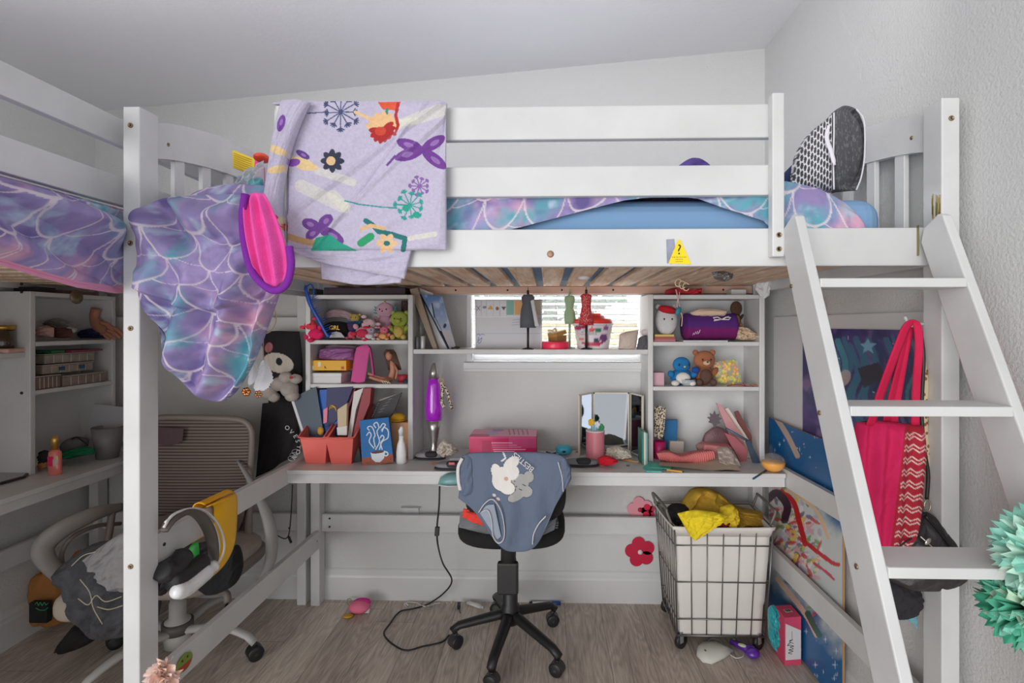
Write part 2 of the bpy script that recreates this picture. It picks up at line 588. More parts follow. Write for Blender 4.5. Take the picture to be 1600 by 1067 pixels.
m = MB(); m.box(XL - .1, XR + .1, 0.0, YB + .1, -0.05, 0.0); fl = struct('floor', m, M_FLOOR)
WX0, WX1, WZ0, WZ1 = -0.385, 0.455, 1.125, 2.03
m = MB()
def wallpiece(x0, x1, z0, z1f):
    m.hexa([(x0, YB, z0), (x1, YB, z0), (x1, YB + .12, z0), (x0, YB + .12, z0), (x0, YB, z1f(x0)), (x1, YB, z1f(x1)), (x1, YB + .12, z1f(x1)), (x0, YB + .12, z1f(x0))])
wallpiece(XL - .1, WX0, 0, lambda x: zc(x) + .03)
wallpiece(WX1, XR + .1, 0, lambda x: zc(x) + .03)
wallpiece(WX0, WX1, 0, lambda x: WZ0)
wallpiece(WX0, WX1, WZ1, lambda x: zc(x) + .03)
struct('wall_back', m, M_WALL)
m = MB(); m.box(XL - .1, XL, YF, YB, 0, zc(XL) + .03); struct('wall_left', m, M_WALL)
m = MB(); m.box(XR, XR + .1, YF, YB, 0, zc(XR) + .03); struct('wall_right', m, M_WALL)
m = MB()
m.hexa([(XL, YF, zc(XL)), (XR, YF, zc(XR)), (XR, YB, zc(XR)), (XL, YB, zc(XL)), (XL, YF, zc(XL) + .05), (XR, YF, zc(XR) + .05), (XR, YB, zc(XR) + .05), (XL, YB, zc(XL) + .05)])
struct('ceiling', m, M_CEIL)

def base_profile():
    return [(0, 0), (.016, 0), (.016, .105), (.013, .115), (.013, .128), (.006, .14), (0, .145)]
m = MB(); m.prism([(a, b) for a, b in base_profile()], (XL, YB, 0), (0, -1, 0), (0, 0, 1), -(XR - XL)); struct('baseboard_back', m, M_TRIM)
m = MB(); m.prism(base_profile(), (XL, YF, 0), (1, 0, 0), (0, 0, 1), -(YB - YF)); struct('baseboard_left', m, M_TRIM)
m = MB(); m.prism(base_profile(), (XR, YB, 0), (-1, 0, 0), (0, 0, 1), -(YB - YF)); struct('baseboard_right', m, M_TRIM)

# window: casing, sash bars and glass
m = MB()
t = .022
m.box(WX0, WX0 + t, YB - .012, YB + .10, WZ0, WZ1); m.box(WX1 - t, WX1, YB - .012, YB + .10, WZ0, WZ1)
m.box(WX0, WX1, YB - .012, YB + .10, WZ1 - t, WZ1)
m.box(WX0, WX1, YB + .07, YB + .11, WZ0, WZ0 + .045)
m.box(WX0, WX1, YB + .075, YB + .105, 1.60, 1.64)
wf = struct('window_1', m, M_TRIM, bevel=.002)
m = MB(); m.box(WX0 - .012, WX1 + .012, YB - .03, YB + .09, WZ0 - .032, WZ0 - .002); m.box(WX0 - .012, WX1 + .012, YB - .02, YB + .0, WZ0 - .045, WZ0 - .032)
b_ = build('window_sill', m, M_TRIM, parent=wf, bevel=.002)
m = MB(); m.box(WX0 + t, WX1 - t, YB + .088, YB + .092, WZ0 + .045, WZ1 - t)
gm = mt((245, 250, 250), 0.02, alpha=0.12)
build('glass_pane', m, gm, parent=wf)

# blinds
bl = thing('window_blind', 'white horizontal slat blind in the window behind the middle shelf', 'blind', (0.035, YB + .04, WZ0 + .03))
M_BL = mt((240, 241, 243), 0.4)
m = MB(); m.box(WX0 + .025, WX1 - .025, YB + .02, YB + .06, WZ1 - .065, WZ1 - .024); build('head_rail', m, M_BL, parent=bl)
m = MB(); m.box(WX0 + .027, WX1 - .027, YB + .028, YB + .052, WZ0 + .03, WZ0 + .048); build('bottom_rail', m, M_BL, parent=bl)
z = WZ0 + .075
while z < WZ1 - .07:
    m = MB(); m.obox(((WX0 + WX1) / 2, YB + .04, z), (WX1 - WX0 - .054, .036, .0022), (-14, 0, 0)); build('slat', m, M_BL, parent=bl); z += .0285
for x in (WX0 + .1, (WX0 + WX1) / 2, WX1 - .1):
    m = MB(); m.tube([(x, YB + .021, WZ0 + .04), (x, YB + .021, WZ1 - .04)], .0012, 6); build('ladder_cord', m, M_BL, parent=bl)

# outside
m = MB(); m.box(-9, 9, YB + .15, 12, -.3, -.25); g_ = build('lawn', m, mt((96, 120, 70), .9, bump=.6, bs=20, var=.3), label='green lawn outside the window', cat='grass'); g_['kind'] = 'structure'
hs = thing('garden_wall', 'pale yellow sided low wall seen outside through the window blind', 'wall', (0.2, 5.6, -.25))
m = MB()
for k in range(13):
    m.hexa([(-3.5, 5.58, -.25 + k * .12), (3.5, 5.58, -.25 + k * .12), (3.5, 5.8, -.25 + k * .12), (-3.5, 5.8, -.25 + k * .12), (-3.5, 5.6, -.13 + k * .12), (3.5, 5.6, -.13 + k * .12), (3.5, 5.8, -.13 + k * .12), (-3.5, 5.8, -.13 + k * .12)])
build('siding', m, mt((222, 196, 150), .8), parent=hs)
m = MB(); m.box(-3.55, 3.55, 5.55, 5.83, 1.31, 1.345); build('coping', m, mt((214, 190, 150), .8), parent=hs)
for k, (x, y, r) in enumerate([(-3.3, 8.6, 1.5), (0.0, 8.6, 1.5), (3.3, 8.6, 1.5)]):
    tr = thing('tree', ['leafy green tree beyond the window on its left side', 'leafy green tree beyond the middle of the window', 'leafy green tree beyond the window on its right side'][k], 'tree', (x, y, -.25))
    m = MB(); m.tube([(x, y, -.25), (x + .05, y, 1.2), (x, y, 2.2)], [.16, .12, .08], 8); build('trunk', m, mt((92, 76, 60), .9), parent=tr)
    m = MB()
    rnd = random.Random(k)
    for q in range(420):
        a = rnd.uniform(0, 6.28); e = rnd.uniform(-1, 1); rr = r * rnd.uniform(.5, 1)
        c = (x + rr * math.cos(a) * math.sqrt(1 - e * e), y + rr * .6 * math.sin(a) * math.sqrt(1 - e * e), 2.3 + rr * .75 * e)
        m.obox(c, (.22, .16, .01), (rnd.uniform(0, 180), rnd.uniform(0, 180), rnd.uniform(0, 180)))
    build('foliage', m, mt((88, 122, 78), .8, var=.35), parent=tr)

# ------------------------------------------------------------------ loft beds
M_BOLT = mt((150, 128, 96), .35, .9)
M_DARK = mt((40, 38, 38), .6)
def bolt(parent, p, axis='y', r=.0062, mat=None):
    mb = MB()
    rot = (90, 0, 0) if axis == 'y' else (0, 90, 0)
    mb.lathe([(0.0, -.002), (r, -.002), (r, .0016), (r * .72, .002), (r * .55, -.0005), (r * .45, -.001), (0, -.001)], p, 14, M_BOLT, rot)
    mb.lathe([(0, .0001), (r * .38, .0001), (0, .0003)], (p[0], p[1], p[2]), 6, M_DARK, rot)
    return build('bolt', mb, None, parent=parent)
def hole(parent, p, axis='y', r=.0045):
    mb = MB(); mb.lathe([(0, -.0012), (r, -.0012), (r, .0012), (0, .0012)], p, 12, M_DARK, (90, 0, 0) if axis == 'y' else (0, 90, 0)); return build('bolt_hole', mb, None, parent=parent)

bed = thing('loft_bed', 'white wooden loft bed along the back wall with ladder at its right', 'bed', (-0.04, 1.9, 0))
def bbox_part(name, x0, x1, y0, y1, z0, z1, parent, mat=M_WH, bevel=.003):
    mb = MB(); mb.box(x0, x1, y0, y1, z0, z1); return build(name, mb, mat, parent=parent, bevel=bevel)
PX0, PX1 = -1.063, -1.020
p1 = bbox_part('post', PX0, PX1, 1.30, 1.365, 0, 1.845, bed)
for zz in (W(204, 196, 1.3).z, W(204, 380, 1.3).z, W(204, 513, 1.3).z, W(204, 885, 1.3).z): bolt(p1, (-1.0425, 1.299, zz))
p2 = bbox_part('post', .944, .987, 1.30, 1.365, 0, 1.845, bed)
bolt(p2, (W(1486, 185, 1.3).x, 1.299, W(1486, 185, 1.3).z))
p3 = bbox_part('post', -1.098, -1.056, 2.425, 2.485, 0, 1.845, bed)
p4 = bbox_part('post', .925, .968, 2.425, 2.484, 0, 1.845, bed)
# worn paint streaks on the right post
mb = MB(); rnd = random.Random(4)
for k in range(16):
    x = .9435; y = 1.302 + rnd.random() * .03; z0 = 1.545 + rnd.random() * .03
    mb.box(x - .0004, x + .0003, y, y + .0022, z0, z0 + rnd.uniform(.015, .06))
    xx = .945 + rnd.random() * .0
mb2 = build('paint_chip', mb, mt((170, 150, 90), .8), parent=p2)
YR0, YR1 = 1.343, 1.366
GX1 = W(1200, 190, YR0).x
GX0L = W(428, 190, YR0).x
g1 = bbox_part('guard_rail', GX0L, GX1 + .012, YR0, YR1, 1.768, 1.852, bed)
g2 = bbox_part('guard_rail', GX0L, GX1 + .012, YR0, YR1, 1.624, 1.700, bed)
sp0, sp1 = W(1207, 300, 1.315).x, W(1226, 300, 1.315).x
m = MB(); m.box(sp0, sp1, 1.315, 1.342, 1.466, 1.868); p5 = build('short_post', m, M_WH, parent=bed, bevel=.003)
m = MB(); m.box(W(430, 300, 1.315).x, W(447, 300, 1.315).x, 1.315, 1.342, 1.466, 1.85); build('short_post', m, M_WH, parent=bed, bevel=.003)
for v in (367, 389): q = W(1217, v, 1.315); bolt(p5, (q.x, 1.314, q.z))
sr = bbox_part('side_rail', PX1, .944, YR0, YR1, 1.446, 1.541, bed)
# knot and the warning sticker are marks of the rail
q = W(860, 397, YR0)
m = MB(); m.lathe([(0, 0), (.008, 0), (.009, .0008), (0, .0012)], (q.x, YR0 - .0006, q.z), 10, mt((186, 150, 122), .7), (90, 0, 0)); build('knot_mark', m, None, parent=sr)
bbox_part('side_rail', -1.056, .925, 2.45, 2.472, 1.436, 1.541, bed)
bbox_part('guard_rail', -1.056, .925, 2.45, 2.472, 1.776, 1.852, bed)
# slats and slat ledgers, unpainted pine
for (y0, y1) in ((YR1, YR1 + .025),):
    bbox_part('slat_ledger', -1.0, .92, y0, y1, 1.45, 1.474, bed, M_PINE)
lg = bbox_part('slat_ledger', -1.0, .92, 2.42, 2.45, 1.440, 1.474, bed, mt((214, 178, 160), .6))
for u in (712, 793, 878, 958, 1130):
    q = W(u, 455, 2.42); hole(lg, (q.x, 2.4195, 1.457))
ns = 18
for k in range(ns):
    x = -.985 + (k + .5) * (1.895 / ns)
    m = MB(); m.obox((x, 1.905, 1.483), (.074, 1.05, .017)); build('slat', m, M_PINE, parent=bed, bevel=.002)
# arched end panels with spindles
def end_panel(xa, xb, xmid, flip):
    ep = thing('tmp', '', '', bed.location) if False else None
    y0, y1 = 1.365, 2.425
    n = 18
    X = lambda y: xa + (xb - xa) * (y - y0) / (y1 - y0)
    th = .022
    mb = MB()
    top = []; bot = []
    for i in range(n + 1):
        t_ = i / n; y = y0 + (y1 - y0) * t_
        a = math.sin(math.pi * t_) ** .8
        top.append((y, 1.828 + .085 * a)); bot.append((y, 1.735 + .065 * a))
    for i in range(n):
        ya, yb_ = top[i][0], top[i + 1][0]
        xa_, xb_ = X(ya), X(yb_)
        mb.hexa([(xa_, ya, bot[i][1]), (xa_ + th, ya, bot[i][1]), (xb_ + th, yb_, bot[i + 1][1]), (xb_, yb_, bot[i + 1][1]),
                 (xa_, ya, top[i][1]), (xa_ + th, ya, top[i][1]), (xb_ + th, yb_, top[i + 1][1]), (xb_, yb_, top[i + 1][1])])
    er = build('end_arch', mb, M_WH, parent=bed)
    bolt(er, ((X(1.42) + th if not flip else X(1.42)), 1.42, 1.79), 'x', .005)
    for i in range(8):
        y = 1.475 + i * .125
        t_ = (y - y0) / (y1 - y0)
        zt = 1.74 + .065 * math.sin(math.pi * t_) ** .8
        mb = MB(); mb.box(X(y) + .004, X(y) + .018, y - .02, y + .02, 1.49, zt); build('spindle', mb, M_WH, parent=bed, bevel=.002)
    mb = MB(); mb.hexa([(X(y0), y0, 1.446), (X(y0) + th, y0, 1.446), (X(y1) + th, y1, 1.446), (X(y1), y1, 1.446), (X(y0), y0, 1.541), (X(y0) + th, y0, 1.541), (X(y1) + th, y1, 1.541), (X(y1), y1, 1.541)])
    build('end_rail', mb, M_WH, parent=bed, bevel=.002)
end_panel(-1.055, -1.09, 0, False)
end_panel(.955, .935, 0, True)
# lower rails between the legs
def skew(name, xa, ya, xb, yb, z0a, z1a, z0b, z1b, th, parent):
    mb = MB(); mb.hexa([(xa, ya, z0a), (xa + th, ya, z0a), (xb + th, yb, z0b), (xb, yb, z0b), (xa, ya, z1a), (xa + th, ya, z1a), (xb + th, yb, z1b), (xb, yb, z1b)])
    return build(name, mb, M_WH, parent=parent, bevel=.002)
r1 = skew('desk_side_rail', -1.052, 1.34, -1.088, 2.45, .668, .748, .645, .718, .022, bed)
hole(r1, (-1.0305, 1.40, .71), 'x')
r2 = skew('lower_side_rail', -1.054, 1.34, -1.074, 2.415, .302, .384, .272, .352, .022, bed)
hole(r2, (-1.052, 2.39, .315), 'x', .003)
skew('desk_side_rail', .952, 1.34, .937, 2.45, .665, .742, .650, .718, .022, bed)
skew('lower_side_rail', .95, 1.34, .935, 2.45, .285, .365, .285, .365, .022, bed)
lb = bbox_part('lower_back_rail', -1.056, .925, 2.448, 2.47, .335, .415, bed)
for v in (810, 823): q = W(515, v, 2.447); hole(lb, (q.x, 2.447, q.z))
bk = bbox_part('upper_back_rail', .60, .925, 2.497, 2.499, 1.255, 1.335, bed) if False else None
bbox_part('guard_post_brace', .968, 1.0, 2.47, 2.488, 1.255, 1.335, bed) if False else None

# sticker on the side rail: yellow triangle with a question mark over a grey torn sheet
st = thing('warning_sticker', 'yellow triangle sticker with a question mark on the front bed rail', 'sticker', W(1060, 413, YR0 - .001))
q = W(1060, 395, YR0 - .001)
m = MB(); rnd = random.Random(2)
A, B_ = W(1041, 374, YR0 - .0008), W(1056, 413, YR0 - .0008)
m.prism([(0, 0), (.020, .001), (.022, -.02), (.016, -.03), (.014, -.062), (0.002, -.060)], (A.x, A.y, A.z), (1, 0, 0), (0, 0, 1), .0004); build('grey_backing', m, mt((150, 154, 172), .8, bump=.5, var=.3), parent=st)
t0, t1, t2 = W(1061, 375, YR0), W(1044, 412, YR0), W(1080, 413, YR0)
m = MB(); m.prism([(t1.x, t1.z), (t2.x, t2.z), (t0.x + .003, t0.z), (t0.x - .003, t0.z)], (0, YR0 - .0012, 0), (1, 0, 0), (0, 0, 1), .0006); build('triangle', m, mt((246, 214, 20), .5), parent=st)
TXT_F = Matrix.Rotation(math.radians(90), 4, 'X')
m = MB(); m.text('?', mt((50, 40, 20), .6), Matrix.Translation((t0.x, YR0 - .0022, t0.z - .036)) @ TXT_F, .036, .0003)
for (dz, w, n_) in ((.042, .0165, 9), (.0475, .008, 5), (.053, .0075, 5)):
    for k in range(n_): xx = t0.x - w + 2 * w * k / (n_ - 1); m.box(xx - .0008, xx + .0008, YR0 - .0022, YR0 - .0016, t0.z - dz - .002 - .0006 * (k % 2), t0.z - dz, mt((110, 92, 20), .6))
build('lettering', m, None, parent=st)

# left bed along the left wall
bed2 = thing('loft_bed', 'white wooden loft bed along the left wall, nearest the left edge', 'bed', (-1.6, 1.4, 0))
XB = -1.10
for (x0, x1, y0, y1) in ((-1.165, -1.122, 2.43, 2.487), (-2.15, -2.107, 2.43, 2.487), (-1.165, -1.122, .30, .36), (-2.15, -2.107, .30, .36)):
    bbox_part('post', x0, x1, y0, y1, 0, 1.845, bed2)
for (z0, z1) in ((1.765, 1.835), (1.61, 1.684)):
    m = MB(); m.hexa([(-1.122, .36, z0), (-1.10, .36, z0), (-1.122, 2.43, z0), (-1.144, 2.43, z0), (-1.122, .36, z1), (-1.10, .36, z1), (-1.122, 2.43, z1), (-1.144, 2.43, z1)])
    build('guard_rail', m, M_WH, parent=bed2, bevel=.002)
m = MB(); m.hexa([(-1.122, .36, 1.43), (-1.10, .36, 1.43), (-1.122, 2.43, 1.43), (-1.144, 2.43, 1.43), (-1.122, .36, 1.53), (-1.10, .36, 1.53), (-1.122, 2.43, 1.53), (-1.144, 2.43, 1.53)]); build('side_rail', m, M_WH, parent=bed2)
bbox_part('side_rail', -2.15, -2.128, .36, 2.43, 1.446, 1.541, bed2)
bbox_part('guard_rail', -2.15, -2.128, .36, 2.43, 1.766, 1.842, bed2)
bbox_part('lower_wall_rail', -2.147, -2.127, .36, 2.43, .335, .415, bed2)
bbox_part('lower_end_rail', -2.107, -1.165, 2.455, 2.477, .335, .415, bed2)
bbox_part('upper_end_rail', -2.107, -1.165, 2.455, 2.477, 1.255, 1.335, bed2)
bbox_part('end_rail', -2.107, -1.165, 2.455, 2.477, 1.446, 1.541, bed2)
hole(bed2, (W(452, 825, 2.454).x, 2.454, W(452, 825, 2.454).z))
for k in range(17):
    y = .48 + k * .12
    m = MB(); m.obox((-1.62, y, 1.474), (1.0, .074, .017)); build('slat', m, M_PINE, parent=bed2)
bbox_part('slat_ledger', -1.16, -1.13, .40, 2.42, 1.44, 1.465, bed2, mt((222, 170, 110), .6))

# ------------------------------------------------------------------ desks
ZD = .711
def board(name, pts4, z0, z1, parent, mat=M_WH):
    mb = MB(); mb.hexa([(x, y, z0) for x, y in pts4] + [(x, y, z1) for x, y in pts4]); return build(name, mb, mat, parent=parent, bevel=.002)
dk = thing('desk', 'long white built-in desk under the back loft bed', 'desk', (-.06, 2.3, ZD - .06))
board('desktop', [(-1.064, 2.12), (.937, 2.12), (.937, 2.497), (-1.064, 2.497)], ZD - .018, ZD, dk)
ap = board('apron', [(-1.064, 2.128), (.937, 2.128), (.937, 2.148), (-1.064, 2.148)], ZD - .055, ZD - .018, dk)
dk2 = thing('desk', 'white built-in desk on the left wall below the left bed', 'desk', (-2.0, 1.4, ZD - .06))
board('desktop', [(-2.126, .45), (-1.837, .45), (-1.837, 2.425), (-2.126, 2.425)], ZD - .018, ZD, dk2)
board('apron', [(-1.865, .45), (-1.845, .45), (-1.845, 2.425), (-1.865, 2.425)], ZD - .055, ZD - .018, dk2)

# ------------------------------------------------------------------ hutches
def hutch(label, x0, x1, shelves, loc):
    h = thing('hutch', label, 'shelf unit', loc)
    y0, y1 = 2.30, 2.495
    bbox_part('side_panel', x0, x0 + .022, y0, y1, ZD, 1.43, h); bbox_part('side_panel', x1 - .022, x1, y0, y1, ZD, 1.43, h)
    bbox_part('back_panel', x0 + .022, x1 - .022, y1 - .006, y1, ZD, 1.43, h, M_WH, .0)
    for z1_ in shelves: bbox_part('shelf', x0 + .022, x1 - .022, y0, y1 - .006, z1_ - .018, z1_, h)
    return h
HX0, HX1 = -1.084, -.590
GX0_, GX1_ = .43, .927
hl = hutch('white open shelf unit on the desk left of the window', HX0 + .02, HX1, (1.43, 1.232, 1.04), (-.84, 2.4, ZD))
hr = hutch('white open shelf unit on the desk right of the window', GX0_, GX1_, (1.428, 1.226, 1.033), (.68, 2.4, ZD))
m = MB(); m.box(HX1, GX0_, 2.305, 2.495, 1.172, 1.192); build('bridge_shelf', m, M_WH, label='long white shelf board bridging the two shelf units before the window', cat='shelf', bevel=.002)
for (x, z) in ((W(650, 605, 2.35).x, 0),): pass
# left-wall hutch
hw = thing('hutch', 'white open shelf unit on the left-wall desk', 'shelf unit', (-2.1, 2.2, ZD))
def lpart(name, y0, y1, z0, z1, x1=-2.02, par=hw): return bbox_part(name, -2.175, x1, y0, y1, z0, z1, par)
spn = lpart('side_panel', 2.02, 2.042, ZD, 1.43)
for (u, v) in ((34, 444), (34, 456), (34, 614)):
    q = W(u, v, 2.02); hole(spn, (q.x, 2.0195, q.z), 'y', .006)
lpart('side_panel', 2.41, 2.43, ZD, 1.43)
bbox_part('back_panel', -2.178, -2.172, 2.042, 2.41, ZD, 1.43, hw, M_WH, 0)
for z_ in (1.43, 1.232, 1.04): lpart('shelf', 2.042, 2.41, z_ - .018, z_)
m = MB(); m.box(-2.175, -2.04, 1.15, 2.02, 1.172, 1.192); build('bridge_shelf', m, M_WH, label='white shelf board reaching in at the left edge of the frame', cat='shelf', bevel=.002)

# ------------------------------------------------------------------ ladder
lad = thing('ladder', 'white wooden ladder leaning on the right end of the loft bed', 'ladder', (.78, .9, 0))
a0 = math.radians(23.8)
def stringer(x0, x1, ytop, ztop):
    L = ztop / math.cos(a0)
    dy, dz = -math.sin(a0), -math.cos(a0)
    bp = Vector((0, ytop, ztop)); d = Vector((0, dy, dz)); nrm = Vector((0, -math.cos(a0), math.sin(a0)))
    w = .088
    # clipped top corner like the photo
    prof = [bp + nrm * 0 + d * .0, bp + nrm * -.035 + d * .03, bp + nrm * -.0 + d * .0]
    P = [bp + d * .02 - nrm * w, bp - nrm * (w * .62), bp, bp + d * .012, bp + d * L, bp + d * (L - .02) - nrm * w]
    P = [bp + d * .03 - nrm * (w), bp - nrm * (w * .75) + d * .004, bp - nrm * .012, bp + d * .012, bp + d * L, bp + d * (L - .0) - nrm * w]
    mb = MB(); mb.prism([(p.y, p.z) for p in P], (x0, 0, 0), (0, 1, 0), (0, 0, 1), (x1 - x0))
    return build('stringer', mb, M_WH, parent=lad, bevel=.003)
s1 = stringer(.577, .599, 1.262, 1.565)
s2 = stringer(.915, .937, 1.262, 1.565)
for k, zt in enumerate((1.402, 1.138, .872)):
    yc = 1.262 - math.tan(a0) * (1.565 - zt)
    m = MB(); m.box(.599, .915, yc - .005, yc + .088, zt - .020, zt); build('tread', m, M_WH, parent=lad, bevel=.002)
for (u, v) in ((1237, 447), (1281, 645), (1339, 885)):
    q = WXp(u, v, .577); bolt(s1, (.5765, q.y, q.z), 'x', .005)
m = MB(); q = WXp(1450, 360, .943)
m.box(.914, .9148, 1.335, 1.3425, 1.47, 1.545); build('hinge_plate', m, mt((150, 140, 96), .4, .8), parent=lad)

# outlet behind the lower rail
ol = thing('wall_outlet', 'white power outlet on the back wall above the lower rail', 'outlet', W(640, 803, YB - .003))
a, b = W(629, 791, YB), W(655, 826, YB)
m = MB(); m.box(a.x, b.x, YB - .006, YB, b.z, a.z); build('cover_plate', m, M_TRIM, parent=ol, bevel=.002)
m = MB(); m.box(a.x - .003, b.x + .003, YB - .03, YB, a.z - .004, a.z + .002); build('plug_cover', m, M_TRIM, parent=ol)
# ------------------------------------------------------------------ bedding
m = MB(); m.box(-.985, .875, 1.392, 2.40, 1.4925, 1.632)
build('mattress', m, mt((122, 158, 196), .9, bump=.4, bs=90), label='blue sheeted mattress on the back loft bed', cat='mattress', bevel=.055, seg=5)
m = MB(); m.box(-2.10, -1.17, .42, 2.38, 1.483, 1.61)
build('mattress', m, mt((208, 204, 210), .9, bump=.4, bs=90), label='mattress on the left loft bed hidden under the mermaid comforter', cat='mattress', bevel=.035, seg=4)

def comforter(name, label, hem, x0, x1, yb_, seed):
    ns_, nt_ = 560, 200
    hx = [W(u, v, 1.372).x for u, v in hem]; hz = [W(u, v, 1.372).z for u, v in hem]
    x = np.tile(np.linspace(x0, x1, ns_), (nt_, 1)); t = np.tile(np.linspace(0, 1, nt_)[:, None], (1, ns_))
    zh = np.interp(x, hx, hz)
    cut = 0.55
    edge = np.clip(np.minimum(1, np.minimum((x - x0) / .06, (x1 - x) / .10)), 0, 1) ** .5
    q = np.clip(t / cut, 0, 1)
    y = yb_ + (1.385 - yb_) * q
    n = fbm(x * 5 + y * 2, y * 6, seed, 3)
    r = 1 - np.abs(2 * fbm(x * 4 + 3 * y, y * 2 - x, seed + 4, 2) - 1)
    sl = .07 * np.clip((x - .62) / .18, 0, 1) ** 2
    zt = 1.634 + edge * (.014 + .055 * n + .07 * np.clip(r - .6, 0, 1)) * (1 - .55 * q ** 6) - sl
    f = np.clip((t - cut) / (1 - cut), 0, 1)
    z = zt + (np.minimum(zh, zt) - zt) * f
    r2 = fbm(x * 7 + z * 4, z * 24 + x * 5, seed + 7, 3); r3 = 1 - np.abs(2 * fbm(x * 3 + z * 8, z * 14 - x * 4, seed + 9, 2) - 1)
    y = np.where(f > 0, 1.385 - .004 * np.sin(np.pi * f) - (.010 * r2 + .014 * r3) * np.clip(f * 5, 0, 1), y)
    y = np.where(x > .60, y + .0, y)
    L = np.where(f > 0, (zt - zh) * f, -(1 - q) * (yb_ - 1.385))
    A = np.stack([x, y, z], -1)
    wx = x + .07 * (fbm(x * 5, L * 5 + 9, 3, 2) - .5); wl = L + .08 * (fbm(x * 4, L * 5 + 2, 6, 2) - .5) + .25 * x
    mb = MB(); mb.grid(A, VC, col=tiedye(wx + 3, wl + 5, seed))
    return build(name, mb, None, label=label, cat='comforter', solid=.006)
comforter('comforter', 'tie-dye mermaid scale comforter spread over the back loft bed', [(200, 358), (690, 366), (735, 371), (790, 362), (860, 343), (930, 324), (975, 314), (1040, 306), (1090, 310), (1140, 328), (1192, 346), (1230, 385), (1500, 385)], -.95, .80, 2.30, 11)

# left comforter hanging over the left bed's side rail
ns_, nt_ = 420, 190
hem = [(-60, 398), (0, 414), (60, 432), (120, 449), (190, 458), (240, 452)]
hp = [WXp(u, v, -1.078) for u, v in hem]
y = np.tile(np.linspace(.62, 1.62, ns_), (nt_, 1)); t = np.tile(np.linspace(0, 1, nt_)[:, None], (1, ns_))
zz = np.interp(y, [p.y for p in hp], [p.z for p in hp])
q1 = np.clip(t / .25, 0, 1); q = np.clip((t - .25) / .75, 0, 1)
xa = -1.75 + .62 * q1
za = 1.613 + .05 * fbm(xa * 5, y * 5, 5, 3) * (1 - q1 ** 3) - .012 * q1
z = np.where(q > 0, 1.602 + (zz - 1.602) * q, za)
sgl = z * 15 + y * 5.5 + 1.2 * fbm(y * 3, z * 6, 44, 2)
fold = .5 + .5 * np.sin(sgl * 2.1) * (.6 + .8 * fbm(y * 2, z * 7, 45, 2))
xb = -1.122 + .034 * np.clip(q * 6, 0, 1) + .075 * (fold + .5 * fbm(y * 9, z * 16, 31, 3) - .5) * np.clip(q * 4, 0, 1) * np.clip((1 - q) * 6, .25, 1)
xb = np.where(q > .06, np.maximum(xb, -1.092), xb)
x = np.where(q > 0, xb, xa)
x = np.where(y > 1.24, np.minimum(x, np.interp(y, [1.24, 1.29], [-.98, -1.070])), x)
L = np.where(q > 0, (1.602 - zz) * q, -(1 - q1) * .62)
A = np.stack([x, y, z], -1)
wy = y + .10 * (fbm(y * 5, L * 7, 13, 2) - .5) + .3 * L; wl = L * 1.25 + .09 * (fbm(y * 4, L * 6, 16, 2) - .5) + .3 * y
c = tiedye(wy + 8, wl + 2, 3)
c[t > .95] = lin((226, 150, 182))
mb = MB(); mb.grid(A, VC, col=c, flip=True)
build('comforter', mb, None, label='tie-dye mermaid scale comforter with pink border hanging off the left loft bed', cat='comforter', solid=.006)

# mermaid tail blanket hanging over the front rail beside the left post
tail = thing('mermaid_tail_blanket', 'mermaid tail blanket hanging to a point over the back bed rail beside the left post', 'blanket', W(345, 626, 1.30))
F, B, S, T = soft([(228, 332), (250, 314), (300, 307), (350, 304), (396, 305)], [(240, 480), (280, 585), (345, 627), (392, 575), (438, 458)], 1.30, D=.095, Db=.03, ns=240, nt=260, p=.42, fold=.0,
                  mid=[(224, 410), (265, 450), (315, 480), (365, 470), (420, 400)])
u_, v_ = proj(F)
# swags: curved creases sagging between the two upper corners, then falling to the tip
cx_, cy_ = 330, 230
rad = np.hypot((u_ - 325) / 1.0, (v_ - 250) / 1.25)
sag = np.sin(rad / 10.5 + 2.6 * fbm(u_ / 60, v_ / 60, 4, 2)) * np.clip((430 - v_) / 60, 0, 1)
vert = np.sin((u_ + (v_ - 480) * .28) / 11 + 2 * fbm(u_ / 70, v_ / 90, 8, 2)) * np.clip((v_ - 400) / 60, 0, 1)
env = np.clip(20 * S * (1 - S), 0, 1) * np.clip(20 * T * (1 - T), 0, 1)
F[..., 1] -= env * (.030 * sag + .024 * vert + .045 * (fbm(u_ / 45, v_ / 45, 14, 3) - .5))
# overlapping fold that ends in a curved lip
lip = np.clip((v_ - (455 + 40 * np.sin((u_ - 225) / 215 * np.pi) - (u_ - 225) * .12)) / 5, 0, 1)
F[..., 1] += env * .022 * lip
wu = u_ + 26 * (fbm(u_ / 70, v_ / 70, 61, 2) - .5) + .18 * (v_ - 330); wv = v_ + 30 * (fbm(u_ / 60, v_ / 60, 62, 2) - .5) - .12 * (u_ - 330)
col = tiedye(wu * .0019 + 1.2, wv * .0019 + .4, 77)
mb = MB(); mb.pillow(F, B, VC, col)
build('tail_body', mb, None, parent=tail)
F, B, S, T = soft([(383, 306), (398, 301), (414, 303)], [(398, 424), (424, 451), (447, 436)], 1.215, D=.018, Db=.01, ns=70, nt=90, p=.5, mid=[(384, 362), (412, 372), (446, 380)])
F[..., 1] -= .010 * np.sin(S * 19) * np.clip(10 * S * (1 - S), 0, 1) * np.clip(10 * T * (1 - T), 0, 1)
mb = MB(); mb.pillow(F, B); build('fleece_lining', mb, mt((242, 88, 176), .95, bump=.9, bs=350, var=.12), parent=tail)
mb = MB(); mb.tube([W(u, v, 1.205) for u, v in crom([(383, 303), (379, 340), (383, 385), (396, 428), (424, 453), (446, 446), (455, 415), (452, 385)], 40)], .0085, 10)
build('trim', mb, mt((128, 38, 160), .9, bump=.9, bs=300), parent=tail)

